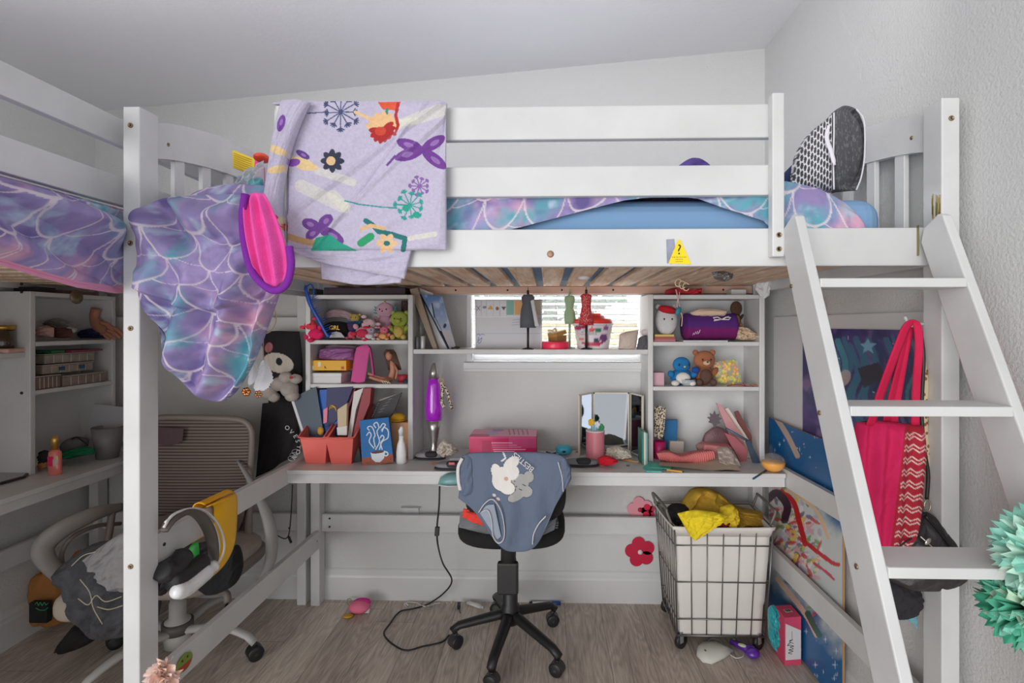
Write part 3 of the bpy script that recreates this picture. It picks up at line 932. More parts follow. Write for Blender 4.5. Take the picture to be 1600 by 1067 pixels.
# lavender blanket with printed fairies of flowers, folded over the guard rail
lav = thing('fleece_blanket', 'lavender fleece blanket with flower and butterfly print hung over the guard rail', 'blanket', W(560, 445, 1.31))
LAV = (196, 189, 212)
def motif(P):
    def dandelion(x, y, r, col, n=11, ph=0.):
        for k in range(n):
            a = ph + 2 * math.pi * k / n; rr = r * (1 if k % 2 else .8)
            ex, ey = x + rr * math.cos(a), y + rr * math.sin(a)
            P.line([(x, y), (ex, ey)], .9, col)
            for q in range(5):
                b = a + (q - 2) * .55
                P.line([(ex, ey), (ex + r * .24 * math.cos(b), ey + r * .24 * math.sin(b))], 1.1, col)
    def wing(x, y, L, w, ang, col, dots=True):
        a = math.radians(ang)
        P.ell(x + L * .5 * math.cos(a), y + L * .5 * math.sin(a), L * .52, w, col, ang)
        if dots: P.ell(x + L * .55 * math.cos(a), y + L * .55 * math.sin(a), L * .2, w * .4, (168, 130, 196), ang, .7)
    pale = (226, 224, 205)
    for (a, b, w) in (((470, 290), (535, 322), 10), ((498, 268), (550, 284), 6), ((600, 205), (690, 172), 9), ((520, 305), (540, 325), 8), ((600, 195), (650, 190), 6)):
        P.line([a, b], w, pale, .55)
    # navy dandelion and its stem
    P.line([(480, 176), (512, 174)], .9, (70, 78, 120)); dandelion(533, 176, 25, (64, 74, 116), 12)
    # warm blossom with red petals (flower spray)
    P.line([(556, 176), (590, 190)], 2.6, (232, 196, 150)); P.poly([(590, 159), (626, 159), (620, 172), (597, 170)], (226, 88, 58)); P.line([(604, 170), (600, 200)], 2.4, (60, 140, 110))
    for k in range(7): wing(598, 200, 27, 6, -170 + k * 27, (236, 190, 140), False)
    for k in range(9): wing(597, 203, 21, 5, -35 + k * 27, (176, 36, 40), False)
    P.ell(594, 204, 9, 7, (206, 70, 50)); P.line([(622, 162), (618, 180), (622, 195), (618, 212)], 2.6, (182, 40, 44))
    # purple butterfly at the right edge
    for (L, w, a) in ((40, 9, 198), (40, 9, -32), (44, 9, 160), (46, 9, 38)): wing(660, 234, L, w, a, (116, 62, 150))
    P.line([(618, 245), (606, 258)], 2, (116, 62, 150))
    dandelion(655, 290, 13, (140, 100, 170), 10)
    # teal stem and flower head
    P.line([(538, 313), (560, 319), (595, 324), (620, 325)], 1.1, (60, 150, 150)); dandelion(640, 320, 20, (52, 158, 150), 11, .3); P.ell(634, 325, 6, 5, (42, 160, 140)); P.ell(650, 335, 6, 5, (42, 160, 140))
    # dark blossom on the left with warm leaves
    for (x0, y0, L, a) in ((448, 240, 34, 200), (455, 246, 38, 20), (462, 258, 36, 8), (470, 240, 26, 62), (448, 262, 30, 170)): wing(x0, y0, L, 6, a, (234, 204, 150), False)
    wing(436, 205, 26, 6, -75, (118, 66, 158)); wing(462, 235, 24, 5, 30, (96, 62, 140)); wing(448, 255, 20, 6, -10, (140, 80, 180), False)
    for k in range(8): wing(520, 252, 18, 5, k * 45, (48, 54, 74), False)
    P.ell(518, 252, 7, 7, (232, 196, 150))
    # butterfly and green leaves along the hem
    for (L, w, a) in ((28, 9, 200), (26, 9, -50), (26, 8, 140), (42, 9, 32)): wing(500, 356, L, w, a, (112, 66, 148))
    P.line([(452, 370), (470, 376), (500, 382)], 5, (196, 160, 110)); P.poly([(495, 372), (515, 366), (530, 378), (560, 392), (485, 392)], (44, 164, 138))
    P.line([(572, 345), (583, 352), (592, 362), (612, 366), (632, 372), (630, 390)], 4, (40, 118, 120)); P.line([(565, 380), (580, 370)], 6, (48, 160, 110))
    for k in range(6): wing(604, 380, 16, 5, k * 60, (236, 196, 150), False)
    P.ell(604, 380, 5, 4, (40, 118, 120)); P.line([(566, 358), (580, 353), (600, 357)], 3, (226, 186, 134))
    P.line([(640, 372), (680, 366)], 4, pale, .7)
    # red blossom at the lower left roll
    for k in range(6): wing(432, 352, 17, 6, k * 60 + 15, ((206, 60, 42), (222, 206, 170))[k % 2], False)
    P.ell(432, 352, 5, 5, (200, 40, 36))
def fleece(top, bot, Y, D, ns, nt, part, seed, mid=None, extra=None, Db=.008, fold=.006):
    F, B, S, T = soft(top, bot, Y, D=D, Db=Db, ns=ns, nt=nt, p=.22, fold=fold, fs=5, ft=3, seed=seed, mid=mid)
    u_, v_ = proj(F)
    if extra: F[..., 1] += extra(u_, v_) * np.clip(30 * S * (1 - S), 0, 1) * np.clip(30 * T * (1 - T), 0, 1)
    P = Paint(u_, v_, LAV); motif(P)
    n = fbm(u_ / 3, v_ / 3, 9, 2)
    P.C *= (1 + .20 * (n - .5))[..., None]
    mb = MB(); mb.pillow(F, B, VCF, P.C); return build(part, mb, None, parent=lav)
creas = lambda u, v: -.006 * np.clip(1 - np.abs((v - 330) + (u - 540) * .95) / 7, 0, 1) - .005 * np.clip(1 - np.abs((v - 300) + (u - 560) * 1.3) / 6, 0, 1) - .008 * np.clip(1 - np.abs((v - 340) + (u - 450) * .75) / 8, 0, 1) + .004 * np.sin((u + .4 * v) / 17) + .012 * np.clip(1 - np.abs(u - 446 - (v - 200) * .0) / 4, 0, 1) * (v > 200)
fleece([(446, 158), (520, 158), (600, 158), (690, 159), (697, 170)], [(418, 384), (470, 389), (540, 391), (620, 391), (698, 391)], 1.318, .014, 330, 280, 'front_drape', 3, extra=creas)
fleece([(441, 158), (465, 157), (486, 160)], [(411, 372), (424, 379), (446, 380)], 1.300, .028, 90, 220, 'rolled_edge', 8, mid=[(424, 262), (436, 270), (447, 272)], fold=.004)
fleece([(440, 372), (520, 380), (600, 384), (645, 384)], [(452, 390), (500, 410), (570, 425), (632, 436)], 1.327, .012, 180, 60, 'inner_fold', 5)
fleece([(500, 398), (570, 405), (636, 405)], [(503, 436), (565, 445), (626, 442)], 1.336, .006, 120, 40, 'lower_fold', 6)
mb = MB()
bp = [W(u, 270, 1.384).x for u in (446, 697)]
A = np.zeros((30, 40, 3))
for i in range(30):
    for j in range(40):
        x = bp[0] + (bp[1] - bp[0]) * j / 39
        a = i / 29
        if a < .2: y = 1.318 + .06 * a / .2; z = 1.856 + .006 * math.sin(math.pi * a / .2)
        else: y = 1.378 + .004 * math.sin(j * .4); z = 1.856 - (a - .2) / .8 * .22
        A[i, j] = (x, y, z)
mb.grid(A); build('back_drape', mb, mt(LAV, .95, bump=.8, bs=400), parent=lav, solid=.005)

# small things on and around the back bed
nb = thing('notepad', 'yellow lined notepad tucked at the end of the arched headboard', 'notepad', W(380, 272, 1.78))
A_, B_ = W(364, 235, 1.72), W(394, 270, 1.9)
mb = MB(); xx = -1.043
mb.hexa([(W(364, 262, 1.66).x, 1.66, W(364, 262, 1.66).z), (W(364, 262, 1.66).x + .006, 1.66, W(364, 262, 1.66).z), (W(395, 273, 1.68).x + .006, 1.70, W(395, 273, 1.68).z), (W(395, 273, 1.68).x, 1.70, W(395, 273, 1.68).z),
         (W(363, 235, 1.66).x, 1.66, W(363, 235, 1.66).z), (W(363, 235, 1.66).x + .006, 1.66, W(363, 235, 1.66).z), (W(395, 247, 1.68).x + .006, 1.70, W(395, 247, 1.68).z), (W(395, 247, 1.68).x, 1.70, W(395, 247, 1.68).z)])
build('cover', mb, mt((246, 214, 60), .6), parent=nb)
mb = MB()
for k in range(7):
    a = W(365, 239 + k * 3.4, 1.655); b = W(394, 250 + k * 3.4, 1.69); mb.tube([a, b], .0007, 5)
build('ruled_lines', mb, mt((190, 140, 40), .7), parent=nb)
mb = MB(); mb.ell(W(409, 247, 1.6), (.022, .03, .014)); build('hair_clip', mb, mt((226, 70, 40), .4), label='red orange rounded clip beside the lavender blanket top left', cat='hair clip')
F, B, S, T = soft([(372, 288), (388, 272), (400, 262), (412, 250)], [(365, 306), (385, 308), (400, 306), (414, 300)], 1.42, D=.03, ns=50, nt=40, fold=.02, fs=7, ft=7, seed=5)
mb = MB(); mb.pillow(F, B); build('plastic_bag', mb, mt((205, 216, 222), .15, alpha=.6, coat=1.0), label='crumpled clear plastic bag beside the lavender blanket', cat='bag')
mb = MB(); F, B, S, T = soft([(385, 283), (398, 276), (411, 280)], [(386, 302), (398, 304), (412, 302)], 1.40, D=.01, ns=24, nt=20, fold=.01); mb.pillow(F, B); build('teal_cloth', mb, mt((96, 168, 176), .8), label='small teal cloth next to the clear plastic bag', cat='cloth')
mb = MB(); F, B, S, T = soft([(398, 250), (406, 255), (414, 262)], [(398, 276), (406, 282), (414, 290)], 1.5, D=.01, ns=20, nt=20); mb.pillow(F, B); build('pink_cloth', mb, mt((224, 70, 150), .9), label='bright pink scrap of cloth left of the lavender blanket', cat='cloth')

# dotted pillow standing at the right end
F, B, S, T = soft([(1288, 190), (1312, 168), (1338, 170)], [(1236, 294), (1290, 300), (1338, 298)], 1.50, D=.075, Db=.06, ns=150, nt=150, p=.45, mid=[(1248, 232), (1302, 236), (1353, 226)])
u_, v_ = proj(F)
pil = thing('pillow', 'black and white dotted pillow standing at the right end of the bed', 'pillow', W(1300, 300, 1.50))
edge = 1305 - (v_ - 235) * 0.02
P = Paint(u_, v_, (222, 220, 222))
du = (1305 - u_); k_ = 14 + 0 * u_
gu = (np.clip(u_, 1230, 1306) - 1230) ** 1.18 / 11.5; gv = (v_ - 160) / 12.2 + .25 * gu
cell = np.hypot((gu % 1) - .5, ((gv + .5 * (np.floor(gu) % 2)) % 1) - .5)
P.mask((cell < .43) & (u_ < 1303), (62, 62, 68))
P.mask(u_ > 1303, (84, 84, 88)); P.mask((u_ > 1303) & (fbm(u_ * .5, v_ * .18, 3, 2) > .62), (112, 112, 116))
F[..., 1] += .022 * np.clip(1 - np.abs(u_ - 1304) / 4, 0, 1) * np.clip(20 * S * (1 - S), 0, 1)
F[..., 1] += .035 * np.clip((u_ - 1304) / 40, 0, 1) * np.clip(20 * T * (1 - T), 0, 1)
mb = MB(); mb.pillow(F, B, VC, P.C); build('pillow_body', mb, None, parent=pil)
mb = MB(); mb.tube([W(u, v, 1.425) for u, v in crom([(1303, 176), (1303, 210), (1302, 250), (1303, 296)], 24)], .0022, 8)
mb.tube([W(u, v, 1.47) for u, v in crom([(1338, 170), (1350, 190), (1351, 240), (1346, 275), (1338, 297)], 24)], .0022, 8)
build('piping', mb, mt((214, 212, 220), .8), parent=pil)
mb = MB(); mb.tube([W(u, v, 1.405) for u, v in crom([(1295, 196), (1292, 216), (1299, 238), (1304, 258)], 20)], [.004] * 3 + [.006] * 15 + [.004] * 2, 8, flat=.5)
build('ribbon', mb, mt((226, 222, 232), .8), parent=pil)
F, B, S, T = soft([(1220, 275), (1240, 255)], [(1220, 300), (1245, 300)], 1.60, D=.03, ns=20, nt=20)
mb = MB(); mb.pillow(F, B); build('navy_cushion', mb, mt((34, 48, 86), .9), label='navy cushion edge left of the dotted pillow', cat='cushion')
F, B, S, T = soft([(1056, 262), (1075, 249), (1090, 247), (1110, 258)], [(1056, 290), (1075, 292), (1095, 292), (1112, 290)], 1.9, D=.04, ns=40, nt=24, fold=.01)
mb = MB(); mb.pillow(F, B); build('rolled_blanket', mb, mt((84, 66, 140), .9, var=.3), label='purple and blue bundle poking above the second guard rail', cat='blanket')
F, B, S, T = soft([(100, 303), (130, 300), (158, 312)], [(105, 322), (130, 326), (155, 324)], lambda s, t: 1.22 + .13 * s, D=.01, ns=24, nt=16)
mb = MB()
dcx = thing('dreamcatcher', 'dreamcatcher with white feathers hanging below the mermaid tail blanket', 'dreamcatcher', W(405, 620, 1.42))
YD = 1.42
mb.tube([W(u, v, YD) for u, v in [(412 + 20 * math.cos(a), 497 + 24 * math.sin(a)) for a in np.linspace(0, 2 * math.pi, 30)[:-1]]], .0018, 6, closed=True); build('hoop', mb, mt((214, 190, 160), .7), parent=dcx)
mb = MB()
for k in range(6):
    a = k * math.pi / 3; b = a + 2.2
    mb.tube([W(412 + 20 * math.cos(a), 497 + 24 * math.sin(a), YD), W(412 + 20 * math.cos(b), 497 + 24 * math.sin(b), YD)], .0006, 5)
build('web', mb, mt((222, 210, 196), .7), parent=dcx)
def feather(pts, wpx, nm='feather'):
    C_ = crom(pts, 26); mb = MB(); rnd = random.Random(int(pts[0][0]))
    n = len(C_)
    vs = []; fs = []
    for i, (u, v) in enumerate(C_):
        t_ = i / (n - 1); w = wpx * math.sin(math.pi * min(1, t_ * 1.02 + .03)) ** .6 * (.85 + .3 * rnd.random())
        c = W(u, v, YD)
        a = W(u - w, v + w * .6, YD - .004); b = W(u + w, v + w * .6, YD - .003)
        vs += [a, c, b]
    for i in range(n - 1):
        fs += [(3 * i, 3 * i + 1, 3 * i + 4, 3 * i + 3), (3 * i + 1, 3 * i + 2, 3 * i + 5, 3 * i + 4)]
    mb.add(vs, fs, None, False)
    return build(nm, mb, mt((240, 240, 244), .7), parent=dcx, solid=.0012)
feather([(412, 562), (414, 580), (408, 598), (404, 612)], 13)
feather([(395, 560), (396, 580), (389, 604)], 7)
mb = MB(); mb.tube([W(412, 521, YD), W(411, 545, YD), W(412, 562, YD)], .0014, 6); mb.tube([W(402, 516, YD), W(396, 540, YD), W(395, 560, YD)], .001, 6); build('cord', mb, mt((206, 160, 160), .8), parent=dcx)
for (u, v, r) in ((385, 612, .011), (404, 616, .007)):
    mb = MB()
    for k in range(6): mb.ell(W(u + 4 * math.cos(k), v + 4 * math.sin(k), YD - .003 * k * .3), (r * .55, r * .4, r * .55), n=8)
    build('bell', mb, mt((200, 130, 80), .25, .9), parent=dcx)
# ------------------------------------------------------------------ seats
M_BLK = mt((34, 33, 34), .45)
M_BLKF = mt((26, 25, 27), .95, bump=.6, bs=500)
M_TAUPE = mt((128, 117, 111), .5)
M_LGREY = mt((196, 192, 188), .45)

def caster(p, ang, r, parent, wheelmat, hood, w=.05):
    """twin-wheel caster on the floor under p"""
    x, y = p
    R = Matrix.Rotation(math.radians(ang), 3, 'Z')
    mb = MB()
    for sgn in (-1, 1):
        c = Vector((x, y, r)) + R @ Vector((0, sgn * w * .28, 0))
        mb.lathe([(0, -w * .2), (r * .8, -w * .2), (r, -w * .13), (r, w * .13), (r * .8, w * .2), (r * .3, w * .22), (0, w * .22)], c, 22, None, (90, 0, ang))
    cs = build('caster', mb, wheelmat, parent=parent)
    mb = MB()
    n = 12; P = []
    for k in range(n + 1):
        a = math.radians(-10 + 190 * k / n)
        P.append((math.cos(a) * r * 1.08, math.sin(a) * r * 1.08))
    for k in range(n, -1, -1):
        a = math.radians(-10 + 190 * k / n)
        P.append((math.cos(a) * r * .92, math.sin(a) * r * .92))
    ax = R @ Vector((1, 0, 0)); wv = R @ Vector((0, 1, 0))
    mb.prism(P, Vector((x, y, r)) + wv * w * .36, ax, (0, 0, 1), w * .72)
    mb.tube([(x, y, r * 1.0), (x, y, r * 2.0 + .012)], .008, 10)
    build('hood', mb, hood, parent=cs)

# --- small black desk chair
HXc, HYc = -.156, 2.165
ch = thing('office_chair', 'black swivel chair at the back desk with a blue t-shirt over its backrest', 'chair', (HXc, HYc, 0))
feet = [(WZ(712, 1004, .02), 0), (WZ(768, 1066, .02), 1), (WZ(873, 1048, .02), 2), (WZ(862, 970, .02), 3), (WZ(776, 952, .02), 4)]
for p, k in feet:
    d = Vector((p.x - HXc, p.y - HYc, 0)); L = d.length; d.normalize()
    e = Vector((HXc, HYc, 0)) + d * min(max(L, .22), .27)
    mb = MB()
    pts = []; rs = []
    for i in range(9):
        t_ = i / 8
        q = Vector((HXc, HYc, 0)) + d * (.02 + (e - Vector((HXc, HYc, 0))).length * t_ * .96)
        q.z = .125 - .040 * t_ - (.012 if i == 8 else 0)
        pts.append(q); rs.append(.024 - .006 * t_)
    pts.append(Vector((e.x, e.y, .066))); rs.append(.016)
    mb.tube(pts, rs, 12, flat=.8)
    build('base_leg', mb, M_BLK, parent=ch)
    caster((e.x, e.y), math.degrees(math.atan2(d.y, d.x)) + (35, 80, 20, -30, 60)[k], .026, ch, M_BLK, mt((58, 57, 58), .4), .044)
mb = MB(); mb.lathe([(0, .085), (.034, .085), (.04, .10), (.038, .155), (.031, .165), (.031, .26), (.026, .265), (.026, .34), (.022, .36), (.022, .45), (0, .45)], (HXc, HYc, 0), 28); build('gas_column', mb, M_BLK, parent=ch)
mb = MB(); mb.obox((HXc, HYc - .01, .445), (.16, .20, .022)); build('seat_plate', mb, M_BLK, parent=ch, bevel=.006)
SX = W(800, 840, 2.1).x
mb = MB(); mb.ell((SX + .0, 2.13, .505), (.21, .20, .048), n=40, e=.62); build('seat', mb, M_BLKF, parent=ch)
YBK = 1.925
mb = MB(); mb.tube([(SX, 2.06, .44), (SX, 1.96, .40), (SX, 1.885, .42), (SX, 1.885, .60), (SX, 1.90, .66)], [.02, .022, .026, .024, .02], 10, flat=.55); build('back_support', mb, M_BLK, parent=ch)
mb = MB(); mb.obox((SX, 1.885, .40), (.075, .03, .115)); build('back_bracket', mb, M_BLK, parent=ch, bevel=.008)
mb = MB(); mb.ell((W(805, 760, YBK).x, YBK + .012, .70), (.185, .032, .125), n=44, e=.6); build('backrest', mb, M_BLKF, parent=ch)

# folded clothes on its seat
jn = thing('folded_jeans', 'stack of folded grey denim jeans on the black chair seat', 'jeans', (SX, 2.08, .55))
for k, (a, b, z0, z1, y0) in enumerate(((717, 872, .548, .570, 1.955), (722, 866, .571, .592, 1.965))):
    x0, x1 = W(a, 820, y0).x, W(b, 820, y0).x
    mb = MB()
    for q in range(3):
        mb.obox(((x0 + x1) / 2 + .004 * q, y0 + .13, z0 + (z1 - z0) * (q + .5) / 3), ((x1 - x0) - .012 * q, .26, (z1 - z0) / 3 * .9), (0, 0, 1.5 * q))
    build('folded_leg', mb, mt((98, 100, 104), .95, bump=1.0, bs=260, var=.25), parent=jn, bevel=.0035)
F, B, S, T = soft([(719, 800), (760, 790), (800, 795), (840, 792), (873, 795)], [(717, 824), (760, 834), (800, 838), (840, 838), (866, 828)], 1.945, D=.014, fold=.012, fs=8, ft=4, seed=4, ns=80, nt=30)
mb = MB(); mb.pillow(F, B); build('draped_edge', mb, mt((112, 114, 118), .95, bump=1.0, bs=260, var=.25), parent=jn)
F, B, S, T = soft([(724, 794), (745, 798), (765, 790), (790, 792), (870, 782)], [(722, 808), (745, 818), (766, 822), (800, 815), (868, 800)], 1.922, D=.014, fold=.012, fs=7, ft=3, seed=9, ns=70, nt=30)
mb = MB(); mb.pillow(F, B); build('red_shirt', mb, mt((226, 66, 56), .9, bump=.6, bs=300), label='bright red garment crumpled on top of the folded grey jeans', cat='garment')

# --- t-shirt hanging upside down over the backrest
sh = thing('t_shirt', 'slate blue t-shirt with white trim hung upside down over the black chair', 't-shirt', W(805, 865, 1.87))
BLU = (98, 110, 131)
def tee_y(s, t): return 1.885
F, B, S, T = soft([(722, 712), (740, 707), (800, 706), (850, 707), (880, 713), (892, 730)], [(716, 778), (742, 800), (778, 850), (803, 862), (838, 852), (868, 790)], 1.872, D=.018, Db=.012, ns=230, nt=210, p=.3, mid=[(720, 742), (745, 752), (790, 770), (826, 775), (858, 762), (888, 748)])
u_, v_ = proj(F)
F[..., 1] -= (.006 * np.sin(u_ / 6.5 + .02 * v_ + 3 * fbm(u_ / 40, v_ / 60, 3, 2)) * np.clip((v_ - 745) / 60, .15, 1) + .008 * (fbm(u_ / 20, v_ / 50, 9) - .5)) * np.clip(14 * S * (1 - S), 0, 1) * np.clip(14 * T * (1 - T), 0, 1)
P = Paint(u_, v_, BLU)
P.line([(786, 706), (790, 716), (784, 720)], 1.2, (226, 224, 226))
# sleepy bear and bunny print, upside down
OUT = (70, 78, 92)
P.ell(812, 756, 15, 17, OUT, 20); P.ell(826, 745, 9, 10, OUT); P.ell(806, 776, 14, 8, OUT, -20); P.ell(822, 768, 11, 10, OUT)
WHT = (226, 222, 218); GRY = (164, 164, 162)
P.ell(812, 756, 14, 16, GRY, 20); P.ell(826, 745, 8, 9, GRY); P.ell(806, 776, 13, 7, GRY, -20); P.ell(822, 768, 10, 9, GRY)
P.ell(784, 748, 16, 20, OUT, 10); P.ell(799, 724, 15, 10, OUT, -40); P.ell(776, 738, 9, 15, OUT, -15); P.ell(792, 762, 14, 11, OUT, 15)
P.ell(784, 748, 15, 19, WHT, 10); P.ell(799, 724, 14, 9, WHT, -40); P.ell(776, 738, 8, 14, WHT, -15); P.ell(792, 762, 13, 10, WHT, 15); P.ell(800, 738, 11, 12, WHT)
P.ell(791, 748, 3.2, 3.2, (206, 160, 152)); P.ell(804, 752, .9, .9, (60, 60, 60)); P.ell(807, 760, .9, .9, (60, 60, 60)); P.line([(811, 764), (815, 766)], .7, (60, 60, 60)); P.line([(817, 757), (821, 759)], .7, (60, 60, 60))
for a in ((772, 774), (778, 780)): P.ell(a[0], a[1], 3.2, 2.2, (214, 196, 198), 30)
mb = MB(); mb.pillow(F, B, VC, P.C)
build('shirt_body', mb, None, parent=sh)
# sleeves
for nm, top, bot, y in (('l', [(868, 722), (882, 716), (892, 732)], [(868, 790), (880, 770), (893, 748)], 1.862), ('r', [(718, 716), (728, 711), (738, 716)], [(716, 762), (724, 775), (742, 770)], 1.862)):
    F, B, S, T = soft(top, bot, y, D=.012, Db=.01, ns=30, nt=40, fold=.006)
    mb = MB(); mb.pillow(F, B); build('sleeve', mb, mt(BLU, .9, bump=.4, bs=600), parent=sh)
M_TRM = mt((214, 210, 212), .85)
mb = MB()
def ribbon(mb, px, y, w, flat=.35): mb.tube([W(u, v, y) for u, v in crom(px, 40)], w, 8, flat=flat)
build('neck_trim', (ribbon(mb, [(748, 800), (758, 786), (770, 780), (782, 796), (788, 822), (787, 842), (778, 848), (770, 836), (768, 812), (762, 797), (752, 800)], 1.846, .0052), mb)[1], M_TRM, parent=sh)
mb = MB(); ribbon(mb, [(853, 806), (842, 818), (834, 834), (832, 850)], 1.85, .006); build('sleeve_trim', mb, M_TRM, parent=sh)
mb = MB(); ribbon(mb, [(722, 716), (716, 730), (716, 750), (719, 766)], 1.852, .006); build('sleeve_trim', mb, M_TRM, parent=sh)
mb = MB(); ribbon(mb, [(872, 722), (878, 745), (880, 768)], 1.848, .0015, 1); build('seam', mb, M_TRM, parent=sh)
# inside of the neck opening is seen as a darker hollow
F, B, S, T = soft([(750, 802), (760, 790), (772, 788)], [(768, 830), (776, 842), (783, 838)], 1.852, D=.003, ns=16, nt=20)
mb = MB(); mb.pillow(F, B); build('neck_opening', mb, mt((150, 158, 172), .9), parent=sh)
mb = MB(); q = W(820, 719, 1.846)
mb.text('BESTIES', M_TRM, Matrix.Translation(q) @ Matrix.Rotation(math.radians(90), 4, 'X') @ Matrix.Rotation(math.radians(180 - 40), 4, 'Z'), .027, .0004)
build('lettering', mb, None, parent=sh)

# --- taupe mesh chair at the left desk
mc = thing('office_chair', 'taupe mesh-back swivel chair with looped armrests at the left desk', 'chair', (-1.47, 2.07, 0))
cxx, cyy = -1.47, 2.07
# backrest frame and mesh in the plane near Y 2.2
YM = 2.19
def by(u, v): return YM - .05 * math.cos((v - 650) / 210 * 3.0) * .6
outl = crom([(225, 656), (260, 652), (330, 653), (375, 656), (391, 668), (394, 690), (391, 740), (386, 790), (378, 830), (350, 850), (270, 856), (225, 850), (206, 830), (200, 760), (201, 690), (207, 664)], 90)
mb = MB(); mb.tube([W(u, v, by(u, v)) for u, v in outl[:-1]], .0125, 10, closed=True); build('back_frame', mb, M_TAUPE, parent=mc)
mb = MB(); F, B, S, T = soft([(208, 662), (240, 655), (300, 653), (388, 660)], [(210, 838), (240, 850), (300, 852), (375, 830)], lambda s, t: YM - .03 * math.cos(t * 3) + .004, D=.02, Db=-.018, ns=60, nt=120, mid=[(201, 750), (240, 752), (300, 752), (389, 745)])
mm, nt_, b_ = newmat('chair_mesh')
tc = N(nt_, 'ShaderNodeTexCoord'); wv = N(nt_, 'ShaderNodeTexWave', wave_type='BANDS', bands_direction='Z'); wv.inputs['Scale'].default_value = 24; wv.inputs['Distortion'].default_value = .0
nt_.links.new(tc.outputs['Object'], wv.inputs['Vector'])
rr = N(nt_, 'ShaderNodeValToRGB'); rr.color_ramp.elements[0].color = (*lin((76, 64, 61)), 1); rr.color_ramp.elements[0].position = .25; rr.color_ramp.elements[1].color = (*lin((128, 113, 106)), 1); rr.color_ramp.elements[1].position = .75
nt_.links.new(wv.outputs['Fac'], rr.inputs['Fac']); nt_.links.new(rr.outputs['Color'], b_.inputs['Base Color']); b_.inputs['Roughness'].default_value = .8; b_.inputs['Alpha'].default_value = .96
mb.pillow(F, B); build('back_mesh', mb, mm, parent=mc)
F, B, S, T = soft([(208, 815), (280, 800), (383, 775)], [(212, 846), (290, 850), (372, 830)], YM - .035, D=.008, Db=.006, ns=50, nt=30, mid=[(206, 832), (290, 828), (382, 802)])
mb = MB(); mb.pillow(F, B); build('lumbar_panel', mb, mt((108, 94, 88), .85, bump=1.0, bs=220, var=.2), parent=mc)
F, B, S, T = soft([(246, 668), (265, 668), (287, 670)], [(246, 694), (265, 696), (285, 690)], YM - .058, D=.004, Db=.004, ns=16, nt=16)
mb = MB(); mb.pillow(F, B); build('dark_label', mb, mt((86, 68, 72), .9), parent=mc)
mb = MB(); mb.tube([W(222, 655, 2.2), W(250, 652, 2.21), W(280, 652, 2.2)], [.012, .012, .006], 8, flat=.5); build('headrest_stub', mb, mt((70, 64, 62), .6), parent=mc)
mb = MB(); mb.tube([W(384, 700, YM + .01), W(390, 770, YM), W(388, 840, YM - .03), W(378, 880, YM - .08)], [.008, .014, .018, .012], 8, flat=.5); build('back_spine', mb, M_TAUPE, parent=mc)
# seat
F = [(-1.70, 1.80), (-1.16, 1.80), (-1.16, 2.22), (-1.70, 2.22)]
mb = MB(); mb.ell((-1.43, 2.01, .375), (.285, .235, .036), n=44, e=.55); build('seat_shell', mb, M_TAUPE, parent=mc)
mb = MB(); mb.ell((-1.43, 2.01, .405), (.27, .22, .04), n=44, e=.55); build('seat_cushion', mb, mt((172, 160, 150), .9, bump=1.0, bs=320, var=.08), parent=mc)
# arms
Lp = [(190, 792, 2.15), (150, 802, 2.02), (100, 825, 1.92), (70, 850, 1.88), (70, 872, 1.87), (100, 905, 1.9), (140, 930, 1.98)]
mb = MB(); mb.tube([W(*q) for q in crom(Lp, 40)], [.010 + .012 * math.sin(math.pi * min(1, i / 36)) for i in range(40)], 10, flat=1.7); build('armrest', mb, mt((152, 147, 143), .45), parent=mc)
Lp = [(188, 818, 2.16), (150, 822, 2.04), (112, 840, 1.95), (96, 870, 1.93), (108, 905, 1.95), (130, 932, 1.99)]
mb = MB(); mb.tube([W(*q) for q in crom(Lp, 30)], .008, 10); build('arm_loop', mb, M_TAUPE, parent=mc)
mb = MB(); mb.tube([W(*q) for q in crom([(175, 800, 2.1), (168, 845, 2.08), (150, 900, 2.05)], 14)], .013, 8); build('arm_strut', mb, M_TAUPE, parent=mc)
mb = MB(); mb.tube([W(*q) for q in crom([(372, 720, 2.16), (402, 770, 2.08), (421, 820, 2.02), (424, 865, 2.0), (412, 900, 2.0), (385, 925, 2.02)], 30)], [.006 + .018 * math.sin(math.pi * i / 29) for i in range(30)], 10, flat=.7); build('armrest', mb, mt((150, 148, 146), .45), parent=mc)
# base
mb = MB(); mb.lathe([(0, .03), (.045, .03), (.05, .07), (.045, .13), (.03, .14), (.03, .20), (.026, .205), (.026, .33), (0, .33)], (cxx, cyy, 0), 28); build('gas_column', mb, M_LGREY, parent=mc)
mb = MB(); mb.lathe([(.046, .085), (.055, .085), (.055, .125), (.046, .125)], (cxx, cyy, 0), 28); build('column_collar', mb, mt((98, 92, 88), .5), parent=mc)
mb = MB(); mb.tube([W(*q) for q in crom([(250, 925, 1.9), (310, 925, 1.95), (350, 925, 2.0), (356, 940, 2.0)], 14)], .014, 8); build('tilt_lever', mb, M_TAUPE, parent=mc)
legends = [WZ(398, 1022, .02), WZ(345, 962, .02), WZ(182, 1004, .02), Vector((-1.60, 1.76, 0)), Vector((-1.27, 1.80, 0))]
legends[3] = Vector((-1.72, 1.85, 0)); 
legends = [WZ(398, 1022, .02), WZ(345, 966, .02), WZ(180, 1004, .02), Vector((-1.575, 1.735, 0)), Vector((-1.26, 1.80, 0))][:4]
